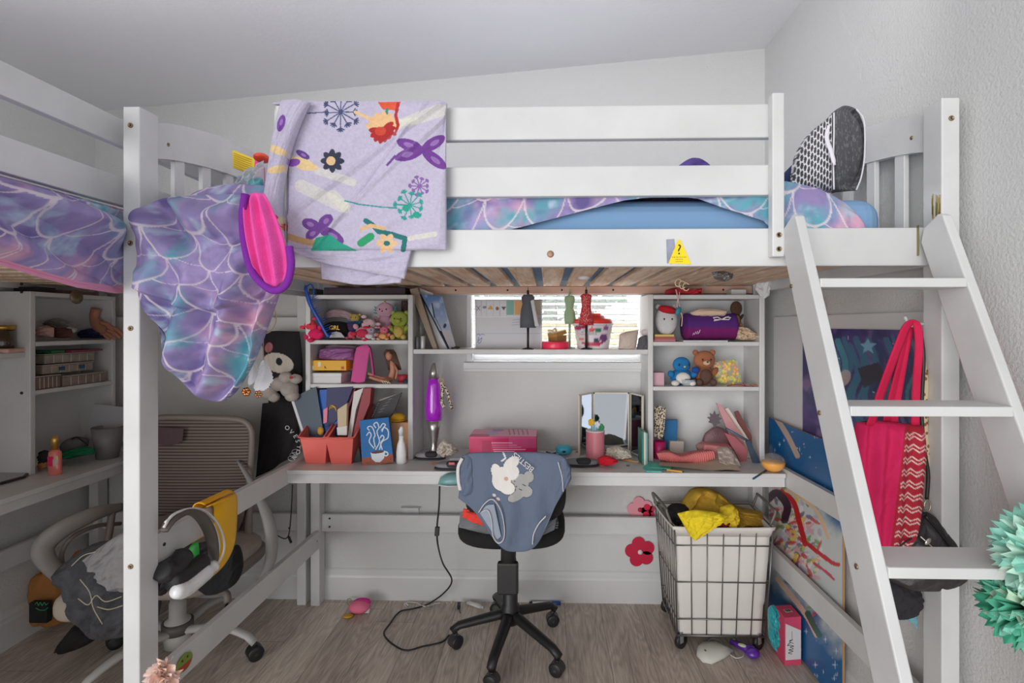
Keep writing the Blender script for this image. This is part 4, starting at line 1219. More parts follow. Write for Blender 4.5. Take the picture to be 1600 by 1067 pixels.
for k, p in enumerate(legends):
    d = Vector((p.x - cxx, p.y - cyy, 0)); L = min(max(d.length, .27), .36); d.normalize()
    mb = MB(); pts = []; rs = []
    for i in range(12):
        t_ = i / 11; q = Vector((cxx, cyy, 0)) + d * L * t_
        q.z = .085 + .035 * math.sin(math.pi * t_ ** 1.2) - .01 * t_
        if i == 11: q.z = .062
        pts.append(q); rs.append(.024 - .008 * t_)
    mb.tube(pts, rs, 10, flat=.7); build('base_leg', mb, M_LGREY, parent=mc)
    caster((cxx + d.x * L, cyy + d.y * L), math.degrees(math.atan2(d.y, d.x)) + 50, .028, mc, M_BLK, M_BLK, .05)

# clothes on the mesh chair
M_DEN = mt((74, 74, 78), .95, bump=1.2, bs=240, var=.35)
j2 = thing('jeans', 'crumpled dark grey denim jeans hanging over the front of the mesh chair', 'jeans', W(150, 1000, 1.75))
F, B, S, T = soft([(118, 872), (150, 848), (196, 850), (235, 870)], [(150, 978), (170, 992), (196, 990), (240, 985)], 1.80, D=.09, Db=.05, fold=.028, fs=5, ft=5, seed=12, ns=110, nt=110, mid=[(105, 900), (150, 915), (200, 915), (250, 920)], p=.35)
mb = MB(); mb.pillow(F, B); build('denim', mb, M_DEN, parent=j2)
mb = MB()
for px in ([(112, 884), (130, 868), (150, 862)], [(125, 905), (140, 925), (146, 950), (160, 975)], [(122, 935), (138, 945), (150, 930), (165, 940), (190, 932)], [(152, 948), (170, 952), (192, 946)]):
    mb.tube([W(u, v, 1.80 - .125) for u, v in crom(px, 16)], .0016, 6)
build('stitching', mb, mt((176, 168, 152), .8), parent=j2)
F, B, S, T = soft([(128, 876), (160, 852), (196, 830), (240, 820)], [(160, 905), (178, 918), (194, 926), (240, 930)], 1.72, D=.03, Db=.02, fold=.02, fs=4, ft=5, seed=2, ns=60, nt=50, p=.4)
mb = MB(); mb.pillow(F, B); build('grey_shirt', mb, mt((142, 140, 142), .9, bump=.7, bs=300), label='light grey shirt laid over the dark jeans on the mesh chair', cat='shirt')
F, B, S, T = soft([(230, 860), (262, 846), (300, 850), (340, 840)], [(230, 925), (262, 928), (290, 905), (335, 880)], 1.83, D=.06, Db=.03, fold=.05, fs=6, ft=5, seed=21, ns=70, nt=60, p=.4)
mb = MB(); mb.pillow(F, B); build('sweater', mb, mt((52, 50, 54), .95, bump=.6, bs=300, var=.2), label='charcoal sweater heaped on the mesh chair seat beside the post', cat='sweater')
F, B, S, T = soft([(318, 905), (345, 868), (366, 852), (374, 856)], [(310, 922), (340, 926), (368, 912), (380, 885)], 1.80, D=.04, Db=.03, fold=.01, seed=5, ns=50, nt=50, p=.4)
mb = MB(); mb.pillow(F, B); build('cap', mb, mt((24, 23, 25), .95, bump=.5, bs=400), label='black rounded cap on the mesh chair behind the yellow cloth', cat='cap')
# the white edge of the foam under the jeans
mb = MB(); mb.ell(W(116, 945, 1.82), (.055, .05, .05), n=24, e=.8); build('beige_cushion', mb, mt((186, 172, 158), .9, bump=.8, bs=350), label='beige cushion edge bulging below the dark jeans', cat='cushion')

# --- over the left desk rail: yellow scarf and headphones
def rail_pt(u, dz=0, dx=0):
    q = WXp(u, 800, -1.035); return q
ysc = thing('yellow_scarf', 'yellow and green cloth strap draped over the left desk side rail', 'scarf', WXp(350, 880, -1.03))
mb = MB(); nS = 40; nT = 16; A = np.zeros((nS, nT, 3))
edgeR = crom([(366, 769), (370, 778), (370, 810), (366, 850), (352, 880), (332, 900), (318, 908)], nS); edgeL = crom([(322, 792), (333, 790), (334, 805), (334, 840), (326, 870), (314, 888), (302, 900)], nS)
for i in range(nS):
    for j in range(nT):
        f = j / (nT - 1); u = edgeL[i][0] * (1 - f) + edgeR[i][0] * f; v = edgeL[i][1] * (1 - f) + edgeR[i][1] * f
        X_ = -1.022 + .012 * math.sin(f * 3.1) + .006 * math.sin(i * .4)
        if i < 4: X_ -= .004 * (4 - i)
        q = WXp(u, v, X_); A[i, j] = q
mb.grid(A); build('strap', mb, mt((250, 190, 26), .6, bump=.2, bs=200), parent=ysc, solid=.003)
mb = MB(); A = np.zeros((16, nT, 3))
a0_, a1_ = WXp(322, 790, -1.02), WXp(366, 769, -1.02)
for i in range(16):
    for j in range(nT):
        f = j / (nT - 1); y = a0_.y * (1 - f) + a1_.y * f; z = (a0_.z * (1 - f) + a1_.z * f) + .002
        k = i / 15
        if k < .3: x = -1.024 - k / .3 * .034; zz = z + .006 * math.sin(k / .3 * 3.14)
        else: x = -1.060; zz = z - (k - .3) * .16
        A[i, j] = (x, y, zz)
mb.grid(A); build('strap_back', mb, mt((246, 180, 30), .6), parent=ysc, solid=.003)
F, B, S, T = soft([(296, 910), (308, 896), (322, 892)], [(300, 922), (314, 917), (328, 905)], 1.55, D=.006, ns=20, nt=16)
mb = MB(); mb.pillow(F, B); build('green_end', mb, mt((30, 150, 60), .6), parent=ysc)
hp = thing('headphones', 'white and grey over-ear headphones hooked over the left desk side rail', 'headphones', WXp(300, 920, -1.0))
XH = -.985
def hpx(px, X_=XH): return [WXp(u, v, X_) for u, v in px]
mb = MB(); mb.tube(hpx(crom([(256, 830), (268, 812), (290, 800), (312, 806), (328, 832), (334, 868), (330, 884)], 40)), [.012 + .009 * math.sin(math.pi * i / 39) for i in range(40)], 10, flat=.45); build('headband', mb, mt((92, 84, 80), .55), parent=hp)
for off in (0, 8):
    mb = MB(); mb.tube(hpx(crom([(256 + off * .3, 824 - off), (272 + off, 803 - off * .5), (305 + off, 797 - off * .2), (330 + off, 815), (342 + off, 846), (338 + off, 872), (318 + off, 896 + off * .3)], 40), XH + .004), .0034, 8); build('wire_band', mb, mt((226, 224, 222), .35), parent=hp)
mb = MB(); mb.tube(hpx(crom([(272, 924), (290, 920), (315, 900), (334, 884)], 20), XH + .01), [.012, .018, .02, .02] + [.022] * 12 + [.018] * 4, 14); build('ear_cup', mb, mt((236, 236, 238), .3, coat=.5), parent=hp)
mb = MB(); mb.tube(hpx(crom([(266, 912), (285, 900), (308, 884), (318, 876)], 20), XH - .006), [.018] + [.024] * 18 + [.018], 14); build('ear_pad', mb, mt((44, 43, 45), .6), parent=hp)
mb = MB(); mb.tube(hpx(crom([(252, 890), (262, 894), (275, 885), (290, 862)], 20), XH - .02), [.018] + [.026] * 18 + [.018], 14); build('ear_pad', mb, mt((44, 43, 45), .6), parent=hp)
F, B, S, T = soft([(292, 862), (300, 850), (310, 846)], [(292, 876), (302, 872), (312, 868)], 1.50, D=.006, ns=20, nt=16)
mb = MB(); mb.pillow(F, B); build('green_wristband', mb, mt((26, 146, 50), .5), label='small green band caught under the desk rail by the headphones', cat='band')

# --- left floor things
bg = thing('paper_bag', 'brown torn paper bag on the floor against the left wall', 'bag', WZ(82, 975, 0))
F, B, S, T = soft([(54, 900), (78, 884), (100, 897)], [(58, 970), (80, 976), (104, 972)], 2.20, D=.05, Db=.05, fold=.012, seed=8, ns=30, nt=30, p=.2, mid=[(56, 935), (80, 935), (103, 935)], zmin=.002)
mb = MB(); mb.pillow(F, B); build('bag_body', mb, mt((176, 118, 62), .85, bump=.5, bs=60), parent=bg)
mb = MB(); q = [W(56, 900, 2.14), W(76, 882, 2.17), W(98, 896, 2.14)]
mb.add([q[0], q[1], q[2], q[1] + Vector((0, .05, -.03))], [(0, 1, 3), (1, 2, 3)]); build('bag_flap', mb, mt((150, 98, 50), .85), parent=bg, solid=.002)
mb = MB(); F, B, S, T = soft([(110, 872), (118, 862), (127, 858)], [(112, 880), (120, 880), (128, 878)], 2.25, D=.01, ns=12, nt=12); mb.pillow(F, B); build('carton_corner', mb, mt((150, 96, 54), .85), label='brown carton corner seen behind the mesh chair armrest', cat='box')
gl = thing('glow_case', 'small black case with green glowing scribble leaning on the paper bag', 'case', WZ(66, 970, 0))
mb = MB(); a, b = W(52, 938, 2.12), W(80, 970, 2.12); mb.box(a.x, b.x, 2.10, 2.128, b.z, a.z); build('case_body', mb, mt((22, 24, 26), .5), parent=gl, bevel=.004)
mb = MB()
mb.tube([W(u, v, 2.097) for u, v in crom([(55, 944), (58, 941), (60, 946), (63, 941), (66, 946), (69, 941), (72, 945), (75, 942)], 40)], .0012, 6)
mb.tube([W(u, v, 2.097) for u, v in crom([(56, 950), (62, 953), (70, 953), (75, 949)], 16)], .0012, 6); build('scribble', mb, mt((60, 190, 130), .5), parent=gl)
F, B, S, T = soft([(92, 1010), (110, 985), (125, 972), (150, 985)], [(88, 1017), (110, 1016), (135, 1008), (156, 995)], 1.95, D=.05, Db=.04, ns=40, nt=30, fold=.01)
mb = MB(); mb.pillow(F, B); build('shoe', mb, mt((30, 25, 26), .85), label='dark brown pointed shoe on the floor under the mesh chair', cat='shoe')
fw = thing('paper_flower', 'pale pink tissue paper flower at the foot of the left post', 'flower', W(258, 1067, 1.26))
rnd = random.Random(3)
for k in range(26):
    a = rnd.uniform(0, 6.28); e = rnd.uniform(0.0, .85); c = W(257, 1054, 1.24)
    mb = MB(); n = 9; R_ = rnd.uniform(.024, .04)
    ax = Vector((math.cos(a) * e, -1 + e * .7, math.sin(a) * e)).normalized(); sx = ax.orthogonal().normalized(); sy = ax.cross(sx)
    vs_ = [c + ax * .004]
    for i in range(n):
        b = 1.7 * (i / (n - 1) - .5); rr = R_ * (1 + .12 * (-1) ** i)
        vs_.append(c + ax * (.012 + .008 * (-1) ** i) + sx * math.sin(b) * rr + sy * math.cos(b) * rr * .9 * (1 if k % 2 else -1))
    mb.add(vs_, [(0, i, i + 1) for i in range(1, n)]); build('petal', mb, mt(((250, 226, 216), (248, 212, 198))[k % 2], .7), parent=fw, solid=.0006)
stk = thing('smiley_sticker', 'round green and red smiley sticker on the lower left rail', 'sticker', WXp(288, 1040, -1.03))
q0 = WXp(288, 1035, -1.0305)
mb = MB(); pts = [(.034 * math.cos(a), .024 * math.sin(a)) for a in np.linspace(0, 2 * math.pi, 28)[:-1]]
mb.prism(pts, q0, (0, 1, -.045), (0, 0, 1), .0012); build('disc', mb, mt((128, 150, 60), .4), parent=stk)
mb = MB(); pts = [(.027 * math.cos(a), .017 * math.sin(a) - .004) for a in np.linspace(math.pi, 2 * math.pi, 16)]
mb.prism(pts, q0 + Vector((.0013, 0, 0)), (0, 1, -.045), (0, 0, 1), .0006); build('mouth', mb, mt((178, 66, 50), .4), parent=stk)
mb = MB()
for dy in (-.010, .012): mb.lathe([(0, 0), (.0035, 0), (0, .001)], q0 + Vector((.0016, dy, .010)), 10, None, (0, 90, 0))
build('eyes', mb, mt((60, 50, 30), .4), parent=stk)
# ------------------------------------------------------------------ shelf and desk things
def bb(u0, v0, u1, v1, Y):
    a = W(u0, v0, Y); b = W(u1, v1, Y)
    return a.x, b.x, b.z, a.z
T90 = Matrix.Rotation(math.radians(90), 4, 'X')
def put(name, label, cat, mb, mat=None, group=None, **k): return build(name, mb, mat, label=label, cat=cat, group=group, **k)
def flatsoft(name, label, cat, top, bot, Y, col, D=.02, Db=.01, fold=.01, seed=1, mid=None, ns=40, nt=30, fs=5, ft=5, p=.4, rough=.9, bump=.5, group=None, paint=None, zmin=None, var=0.0, alpha=1.0):
    F, B, S, T = soft(top, bot, Y, D=D, Db=Db, fold=fold, seed=seed, mid=mid, ns=ns, nt=nt, fs=fs, ft=ft, p=p, zmin=zmin)
    mb = MB()
    if paint:
        u_, v_ = proj(F); P = Paint(u_, v_, col); paint(P); mb.pillow(F, B, VC, P.C); m_ = None
    else:
        mb.pillow(F, B); m_ = mt(col, rough, bump=bump, bs=300, var=var, alpha=alpha)
    return put(name, label, cat, mb, m_, group)

def plush(label, box, Y, body, belly=None, head=None, ears='round', nose=(40, 34, 34), muzzle=None, horn=None, tilt=0, z0=None, group=None, limbs=True, hs=.5, ear_col=None, beak=None, depth=.6, cat='plush toy', name='plush_toy', turn=0):
    x0, x1, zb, zt = bb(*box, Y)
    if z0 is not None: zb = z0
    w = x1 - x0; h = zt - zb; cx = (x0 + x1) / 2
    head = head or body
    t = thing(name, label, cat, (cx, Y, zb), group)
    dz = math.radians(tilt)
    def pt(a, b_, c): # a across, b_ depth (towards the viewer positive), c up, in box units
        a2 = a * math.cos(dz) + (c - .4) * h / w * math.sin(dz); c2 = .4 + (c - .4) * math.cos(dz) - a * w / h * math.sin(dz)
        return Vector((cx + a2 * w, Y - b_ * w * depth, zb + max(c2, .02) * h))
    m_ = lambda c: mt(c, .95, bump=1.0, bs=260, var=.1)
    r = w * .36
    mb = MB(); mb.ell(pt(0, 0, .29), (r * 1.05, r * depth * 1.3, h * .29), n=18); build('torso', mb, m_(body), parent=t)
    if belly:
        mb = MB(); mb.ell(pt(0, .42, .27), (r * .68, r * depth * .6, h * .2), n=14); build('belly', mb, m_(belly), parent=t)
    hr = h * hs * .54
    mb = MB(); mb.ell(pt(0, .06, 1 - hs * .56), (min(w * .46, hr * 1.15), hr * .95 * max(depth, .6), hr), n=20)
    build('head', mb, m_(head), parent=t)
    ec = ear_col or head
    for s_ in (-1, 1):
        if ears == 'round':
            mb = MB(); mb.ell(pt(s_ * .33, 0, .93), (w * .12, w * .06, h * .085), n=12); build('ear', mb, m_(ec), parent=t)
        elif ears == 'long':
            mb = MB(); mb.ell(pt(s_ * .42, .1, .78), (w * .08, w * .06, h * .15), (0, -25 * s_, 0), n=12); build('ear', mb, m_(ec), parent=t)
        elif ears == 'frill':
            for q in range(3):
                mb = MB(); mb.ell(pt(s_ * .47, -.02, .62 + .09 * q), (w * .10, w * .03, h * .03), (0, -s_ * (10 + 20 * q), 0), n=10); build('gill', mb, m_(ec), parent=t)
        mb = MB(); mb.ell(pt(s_ * .16, .62, 1 - hs * .52), (w * .035, w * .02, w * .04), n=8); build('eye', mb, mt((22, 20, 22), .2), parent=t)
        if limbs:
            mb = MB(); mb.ell(pt(s_ * .38, .28, .40), (w * .11, w * .10, h * .13), (0, 30 * s_, 0), n=12); build('arm', mb, m_(body), parent=t)
            mb = MB(); mb.ell(pt(s_ * .27, .50, .10), (w * .14, w * .16, h * .10), n=12); build('leg', mb, m_(belly or body), parent=t)
    if muzzle:
        mb = MB(); mb.ell(pt(0, .6, 1 - hs * .7), (w * .15, w * .10, h * .07), n=12); build('muzzle', mb, m_(muzzle), parent=t)
    if nose:
        mb = MB(); mb.ell(pt(0, .78, 1 - hs * .64), (w * .04, w * .03, w * .03), n=8); build('nose', mb, mt(nose, .4), parent=t)
    if beak:
        mb = MB(); mb.ell(pt(.10, .7, 1 - hs * .7), (w * .16, w * .10, h * .055), n=12); build('beak', mb, m_(beak), parent=t)
    if horn:
        p = pt(0, .1, .97); mb = MB(); mb.lathe([(h * .05, -h * .04), (h * .035, h * .04), (0.0005, h * .13)], p, 10); build('horn', mb, mt(horn, .3, .6), parent=t)
    return t

# ===== left shelf unit =====
S1, S2, S3 = 1.43, 1.232, 1.04
# on top under the slats
x0, x1, z0, z1 = bb(513, 447, 638, 459, 2.38)
m = MB(); m.box(x0, x1, 2.33, 2.45, S1, S1 + .034); put('storage_box', 'flat dark plum box on top of the left shelf unit', 'box', m, mt((58, 38, 52), .6), bevel=.003)
x0, x1, z0, z1 = bb(482, 446, 497, 459, 2.36)
m = MB(); m.box(x0, x1, 2.34, 2.42, S1, S1 + .03); put('small_box', 'small dark box on the left end of the left shelf unit top', 'box', m, mt((60, 62, 70), .6), bevel=.002)
# comb
cb = thing('comb', 'large blue wide-tooth comb leaning at the left shelf unit', 'comb', W(515, 527, 2.292))
YC = 2.288
sp = crom([(479, 446), (478, 452), (482, 468), (488, 482), (498, 500), (506, 515), (513, 527)], 30)
m = MB(); m.tube([W(u, v, YC) for u, v in sp], [.007] * 8 + [.009] * 14 + [.007] * 8, 8, flat=.5); build('spine', m, mt((28, 78, 178), .35, coat=.3), parent=cb)
m = MB(); m.tube([W(u, v, YC) for u, v in crom([(479, 448), (486, 444), (490, 452), (490, 460), (486, 470)], 14)], .003, 6); build('handle_loop', m, mt((28, 78, 178), .35, coat=.3), parent=cb)
for k in range(15):
    f = 10 + k * 1.32; i = int(f); u, v = sp[min(i, 29)]
    m = MB(); m.tube([W(u, v, YC), W(u + 13 - k * .1, v - 8 + k * .3, YC - .004)], [.0018, .0008], 6); build('tooth', m, mt((28, 78, 178), .35, coat=.3), parent=cb)
# shelf 1 plush pile
plush('hot pink plush hanging over the left edge of the top shelf', (474, 499, 509, 532), 2.315, (240, 46, 110), None, (250, 70, 96), 'round', None, None, z0=None, tilt=-35, depth=.5)
cp = thing('cap', 'black cap with gold letters on the top shelf of the left unit', 'cap', W(527, 528, 2.36))
m = MB(); m.ell(W(527, 515, 2.38), (.062, .05, .038), n=24, e=.85); build('crown', m, M_BLKF, parent=cp)
m = MB(); m.prism([(-.035, 0), (-.02, .022), (0, .028), (.02, .022), (.035, 0)], W(527, 527, 2.328), (1, 0, 0), (0, -.35, .95), .003); build('brim', m, mt((200, 200, 202), .9), parent=cp)
q = W(523, 515, 2.325); m = MB(); m.text('GRL', mt((220, 176, 84), .4, .4), Matrix.Translation((q.x, 2.322, q.z)) @ T90, .026, .0012); build('lettering', m, None, parent=cp)
flatsoft('fluffy_scarf', 'pale pink fluffy band behind the black cap on the top shelf', 'scarf', [(508, 490), (525, 482), (545, 486), (556, 494)], [(508, 500), (525, 496), (545, 500), (556, 506)], 2.43, (196, 168, 176), D=.02, fold=.012, fs=12)
plush('small blue and gold striped plush in the middle of the top shelf', (544, 490, 566, 514), 2.40, (48, 120, 172), None, (196, 170, 90), 'round', None)
plush('purple blue plush lying right of the black cap', (540, 503, 560, 527), 2.37, (58, 54, 96), (230, 110, 130), (84, 60, 110), 'long', None, z0=S2)
plush('pale pink bird plush with red beak lying on the top shelf', (552, 496, 590, 527), 2.345, (226, 178, 190), (216, 60, 90), (232, 196, 204), 'round', None, beak=(222, 34, 60), tilt=28, z0=S2)
plush('pink unicorn plush with gold horn, tallest on the top shelf', (586, 472, 618, 511), 2.40, (206, 158, 176), None, (212, 164, 184), 'frill', (60, 40, 50), horn=(214, 182, 84), ear_col=(80, 160, 176), z0=S2 + .04)
plush('small grey white plush in front of the pink unicorn plush', (566, 510, 592, 529), 2.33, (196, 180, 190), (220, 214, 220), (190, 172, 190), 'round', None, z0=S2)
plush('coral and yellow striped small plush beside the green plush', (588, 510, 612, 529), 2.325, (232, 130, 120), (236, 180, 120), (226, 120, 140), 'round', None, z0=S2)
plush('olive green alligator plush with yellow feet at the right of the top shelf', (609, 486, 640, 529), 2.35, (164, 176, 72), (206, 178, 96), (160, 174, 74), 'round', None, muzzle=(176, 184, 84), z0=S2)
flatsoft('brown_cloth', 'brown velvety scrap behind the green plush', 'cloth', [(627, 470), (636, 468)], [(627, 490), (639, 490)], 2.45, (96, 72, 70), D=.01)
# shelf 2
def book(name, label, u0, v0, u1, v1, Y, d, col, z0=None, cat='box', bevel=.002, extra=None, group=None, side=None):
    x0, x1, zb, zt = bb(u0, v0, u1, v1, Y)
    if z0 is not None: zb = z0
    t = thing(name, label, cat, ((x0 + x1) / 2, Y + d / 2, zb), group)
    m = MB(); m.box(x0, x1, Y, Y + d, zb, zt); build('box_body', m, mt(col, .5), parent=t, bevel=bevel)
    if extra: extra(t, x0, x1, zb, zt)
    return t
def lid_extra(t, x0, x1, zb, zt):
    m = MB(); m.box(x0 - .002, x1 + .002, 2.318, 2.43, zt - .016, zt + .001); build('lid', m, mt((228, 228, 230), .5), parent=t, bevel=.002)
book('gift_box', 'plain white lidded box at the left of the middle shelf', 483, 583, 533, 602, 2.32, .11, (222, 222, 224), S3, extra=lid_extra)
def yb(t, x0, x1, zb, zt):
    m = MB(); y = 2.319
    m.box(x0 + .006, x0 + .022, y - .001, y, zb + .005, zb + .022); m.box(x0 + .040, x0 + .054, y - .001, y, zb + .018, zb + .038)
    build('white_panel', m, mt((236, 226, 190), .5), parent=t)
    m = MB(); m.box(x1 - .022, x1 - .010, y - .0012, y, zb + .006, zb + .018); build('red_mark', m, mt((206, 60, 34), .5), parent=t)
    m = MB(); m.box(x0 + .070, x0 + .078, y - .001, y, zb + .010, zb + .012); m.box(x0 + .070, x0 + .073, y - .001, y, zb + .010, zb + .020); build('dark_mark', m, M_DARK, parent=t)
x0, x1, zb, zt = bb(483, 563, 541, 582, 2.32)
book('toy_box', 'flat yellow toy box lying on the white lidded box', 483, 563, 541, 582, 2.32, .10, (240, 180, 30), S3 + .057 - .0 , extra=yb)
flatsoft('zip_pouch', 'shiny purple pouch lying on the yellow toy box', 'pouch', [(500, 546), (520, 542), (553, 544)], [(498, 560), (525, 564), (553, 563)], 2.36, (150, 92, 148), D=.025, fold=.008, rough=.25, seed=6, var=.3)
flatsoft('craft_bag', 'clear bag of craft bits above the purple pouch', 'bag', [(508, 540), (530, 538), (556, 540)], [(506, 548), (530, 548), (556, 552)], 2.42, (182, 160, 170), D=.02, fold=.01, rough=.2)
hd = thing('headband', 'wide pink padded headband standing on the middle shelf', 'headband', W(565, 598, 2.34))
A = np.zeros((40, 10, 3))
pa = crom([(549, 597), (553, 570), (557, 548), (565, 541), (576, 542), (580, 560), (584, 592)], 40)
for i in range(40):
    for j in range(10):
        q = W(pa[i][0] + (j / 9) * (2.2 if i > 24 else 0), pa[i][1], 2.325 + .06 * j / 9); 
        A[i, j] = q
m = MB(); m.grid(A); build('band', m, mt((222, 92, 160), .9, bump=1.0, bs=300), parent=hd, solid=.006)
F, B, S, T = soft([(557, 543), (566, 540), (578, 543)], [(549, 596), (560, 598), (570, 596)], 2.322, D=.006, ns=20, nt=30)
m = MB(); m.pillow(F, B); build('padded_side', m, mt((224, 96, 164), .9, bump=1.0, bs=300), parent=hd)
# doll
dl = thing('doll', 'bare doll with long brown hair sitting on the middle shelf', 'doll', W(608, 598, 2.36))
SK = mt((204, 140, 112), .5)
m = MB()
m.tube([W(611, 592, 2.37), W(614, 580, 2.37), W(614, 570, 2.37), W(611, 563, 2.365)], [.016, .013, .014, .006], 12)
m.ell(W(608, 556, 2.36), (.016, .017, .020), n=16)
m.tube([W(612, 592, 2.37), W(598, 592, 2.345), W(586, 588, 2.335), W(575, 583, 2.33)], [.012, .009, .007, .006], 10)
m.tube([W(610, 593, 2.36), W(597, 595, 2.335), W(586, 592, 2.32), W(577, 589, 2.315)], [.012, .009, .007, .006], 10)
m.tube([W(616, 570, 2.36), W(621, 580, 2.35), W(618, 592, 2.34)], [.006, .005, .004], 8)
build('figure', m, SK, parent=dl)
m = MB()
for k in range(16):
    a = (k / 15 - .5) * 2
    u = 611 + a * 8
    m.tube([W(609 + a * 4, 547, 2.365), W(u - 2, 552, 2.352 + .02 * abs(a)), W(u + 3, 566, 2.366), W(u + 6 + a * 2, 578, 2.37)], [.006, .006, .005, .002], 6)
build('hair', m, mt((92, 64, 52), .7), parent=dl)
m = MB(); m.lathe([(0, 0), (.018, 0), (.024, .032), (.022, .032), (.017, .003), (0, .003)], (W(629, 592, 2.39).x, 2.39, S3), 20); put('cup', 'coral pink cup at the right end of the middle shelf', 'cup', m, mt((214, 66, 84), .5))
m = MB(); m.ell(W(635, 597, 2.36), (.016, .012, .014), n=14); put('toy_ball', 'small dark teal ball beside the coral pink cup', 'ball', m, mt((40, 72, 92), .5))
m = MB()
for k in range(4): m.tube([W(596 + 3.4 * k, 594 + (k % 2), 2.315), W(600 + 3.4 * k, 600, 2.31)], .0016, 6)
m.tube([W(594, 594, 2.315), W(610, 598, 2.31)], .0018, 6); m.tube([W(598, 601, 2.31), W(611, 603, 2.308)], .0018, 6); put('hair_claw', 'cream hair claw at the front edge of the middle shelf', 'hair clip', m, mt((222, 214, 190), .4))

# bottom of the left unit: bins with books
def slab(t, name, pts, Y, d, mat, tilt=0):
    P = [W(u, v, Y) for u, v in pts]
    m = MB(); n = len(P)
    B_ = [p + Vector((0, d, 0)) for p in P]
    m.add(P + B_, [tuple(range(n)), tuple(range(n, 2 * n))[::-1]] + [(i, n + i, n + (i + 1) % n, (i + 1) % n) for i in range(n)])
    return build(name, m, mat, parent=t, bevel=.001)
def slabthing(name, label, cat, pts, Y, d, col, extra=None, group=None, lean=0.0):
    c = W((pts[0][0] + pts[2][0]) / 2, max(p[1] for p in pts), Y)
    t = thing(name, label, cat, c, group)
    m = MB(); P = []
    zb = min(W(u, v, Y).z for u, v in pts)
    for u, v in pts:
        q = W(u, v, Y); yy = Y + (q.z - zb) * lean
        P.append(W(u, v, yy))
    n = len(P); B_ = [p + Vector((0, d, 0)) for p in P]
    m.add(P + B_, [tuple(range(n))[::-1], tuple(range(n, 2 * n))] + [(i, (i + 1) % n, n + (i + 1) % n, n + i) for i in range(n)])
    build('cover', m, mt(col, .5) if not hasattr(col, 'name') else col, parent=t, bevel=.0008)
    if extra: extra(t)
    return t
slabthing('folder', 'slate grey folder leaning at the far left of the coral bins', 'folder', [(454, 622), (494, 604), (500, 640), (506, 682), (472, 684)], 2.285, .006, (74, 88, 104), lambda t: slab(t, 'page_edge', [(454, 624), (458, 622), (478, 684), (474, 684)], 2.283, .002, mt((220, 220, 222), .6)))
def f2(t):
    slab(t, 'dark_cover', [(511, 606), (552, 604), (538, 640), (520, 664), (508, 668)], 2.296, .003, mt((38, 36, 92), .5))
    m = MB()
    for k in range(4): m.tube([W(u, v, 2.293) for u, v in crom([(514 + 2 * k, 640 - k), (518 + 1.5 * k, 633 + k), (526, 637 + 2 * k)], 10)], .0014, 6)
    build('gold_swirl', m, mt((226, 178, 70), .4), parent=t)
    slab(t, 'pink_corner', [(505, 640), (512, 636), (511, 660), (505, 662)], 2.291, .002, mt((230, 130, 150), .5))
slabthing('folder', 'bright blue and purple folder standing in the left coral bin', 'folder', [(499, 609), (551, 605), (536, 650), (526, 690), (494, 690)], 2.30, .008, (20, 92, 186), f2)
def binn(u0, u1, label):
    Yb_ = 2.21; a = W(u0, 680, Yb_).x; b = W(u1, 680, Yb_).x
    a2, b2 = W(u0 + 7, 724, Yb_).x, W(u1 - 5, 724, Yb_).x
    t = thing('storage_bin', label, 'bin', ((a + b) / 2, 2.33, ZD), 'coral plastic book bins on the desk')
    zt = W(u0, 683, Yb_).z; yb1 = 2.455; rise = .10
    th = .003
    m = MB()
    # outer shell: sides rise towards the back
    Bt = [(a2, 2.225, ZD), (b2, 2.225, ZD), (b2, yb1 - .01, ZD), (a2, yb1 - .01, ZD)]
    Tp = [(a, Yb_, zt), (b, Yb_, zt), (b + .004, yb1, zt + rise), (a - .004, yb1, zt + rise)]
    Bi = [(a2 + th, 2.225 + th, ZD + th), (b2 - th, 2.225 + th, ZD + th), (b2 - th, yb1 - .01 - th, ZD + th), (a2 + th, yb1 - .01 - th, ZD + th)]
    Ti = [(a + th, Yb_ + th, zt), (b - th, Yb_ + th, zt), (b + .004 - th, yb1 - th, zt + rise), (a - .004 + th, yb1 - th, zt + rise)]
    vs_ = Bt + Tp + Bi + Ti
    fs_ = [(0, 3, 2, 1), (8, 9, 10, 11)]
    for i in range(4):
        j = (i + 1) % 4
        fs_ += [(i, j, 4 + j, 4 + i), (8 + i, 12 + i, 12 + j, 8 + j), (4 + i, 4 + j, 12 + j, 12 + i)]
    m.add(vs_, fs_); build('bin_body', m, mt((238, 110, 100), .45), parent=t, bevel=.0015)
    m = MB()
    R_ = [Vector(p) for p in Tp]
    m.tube([R_[3], R_[0] + Vector((-.003, -.004, .0)), (R_[0] + R_[1]) / 2 + Vector((0, -.004, -.007)), R_[1] + Vector((.003, -.004, 0)), R_[2]], .0042, 8); build('rim', m, mt((240, 116, 106), .45), parent=t)
    return t
binn(468, 511, 'left one of the two coral plastic bins on the desk')
binn(508, 552, 'right one of the two coral plastic bins on the desk')
slabthing('magazine', 'stack of white papers standing in the right coral bin', 'papers', [(553, 612), (568, 606), (556, 640), (549, 684), (543, 684)], 2.27, .05, (224, 220, 218))
slabthing('binder', 'dark red binder leaning in the right coral bin', 'binder', [(568, 607), (580, 606), (578, 630), (556, 684), (550, 684)], 2.275, .05, (156, 54, 62))
slabthing('notebook', 'beige wood-edged notebook in the front of the right coral bin', 'notebook', [(527, 640), (542, 630), (541, 680), (528, 680)], 2.245, .02, (206, 184, 150), lambda t: slab(t, 'white_label', [(526, 668), (542, 665), (542, 680), (527, 680)], 2.242, .002, mt((232, 230, 228), .6)))
slabthing('notebook', 'maroon notebook behind the beige one in the right coral bin', 'notebook', [(536, 612), (556, 606), (545, 640), (528, 650)], 2.31, .03, (126, 44, 60))
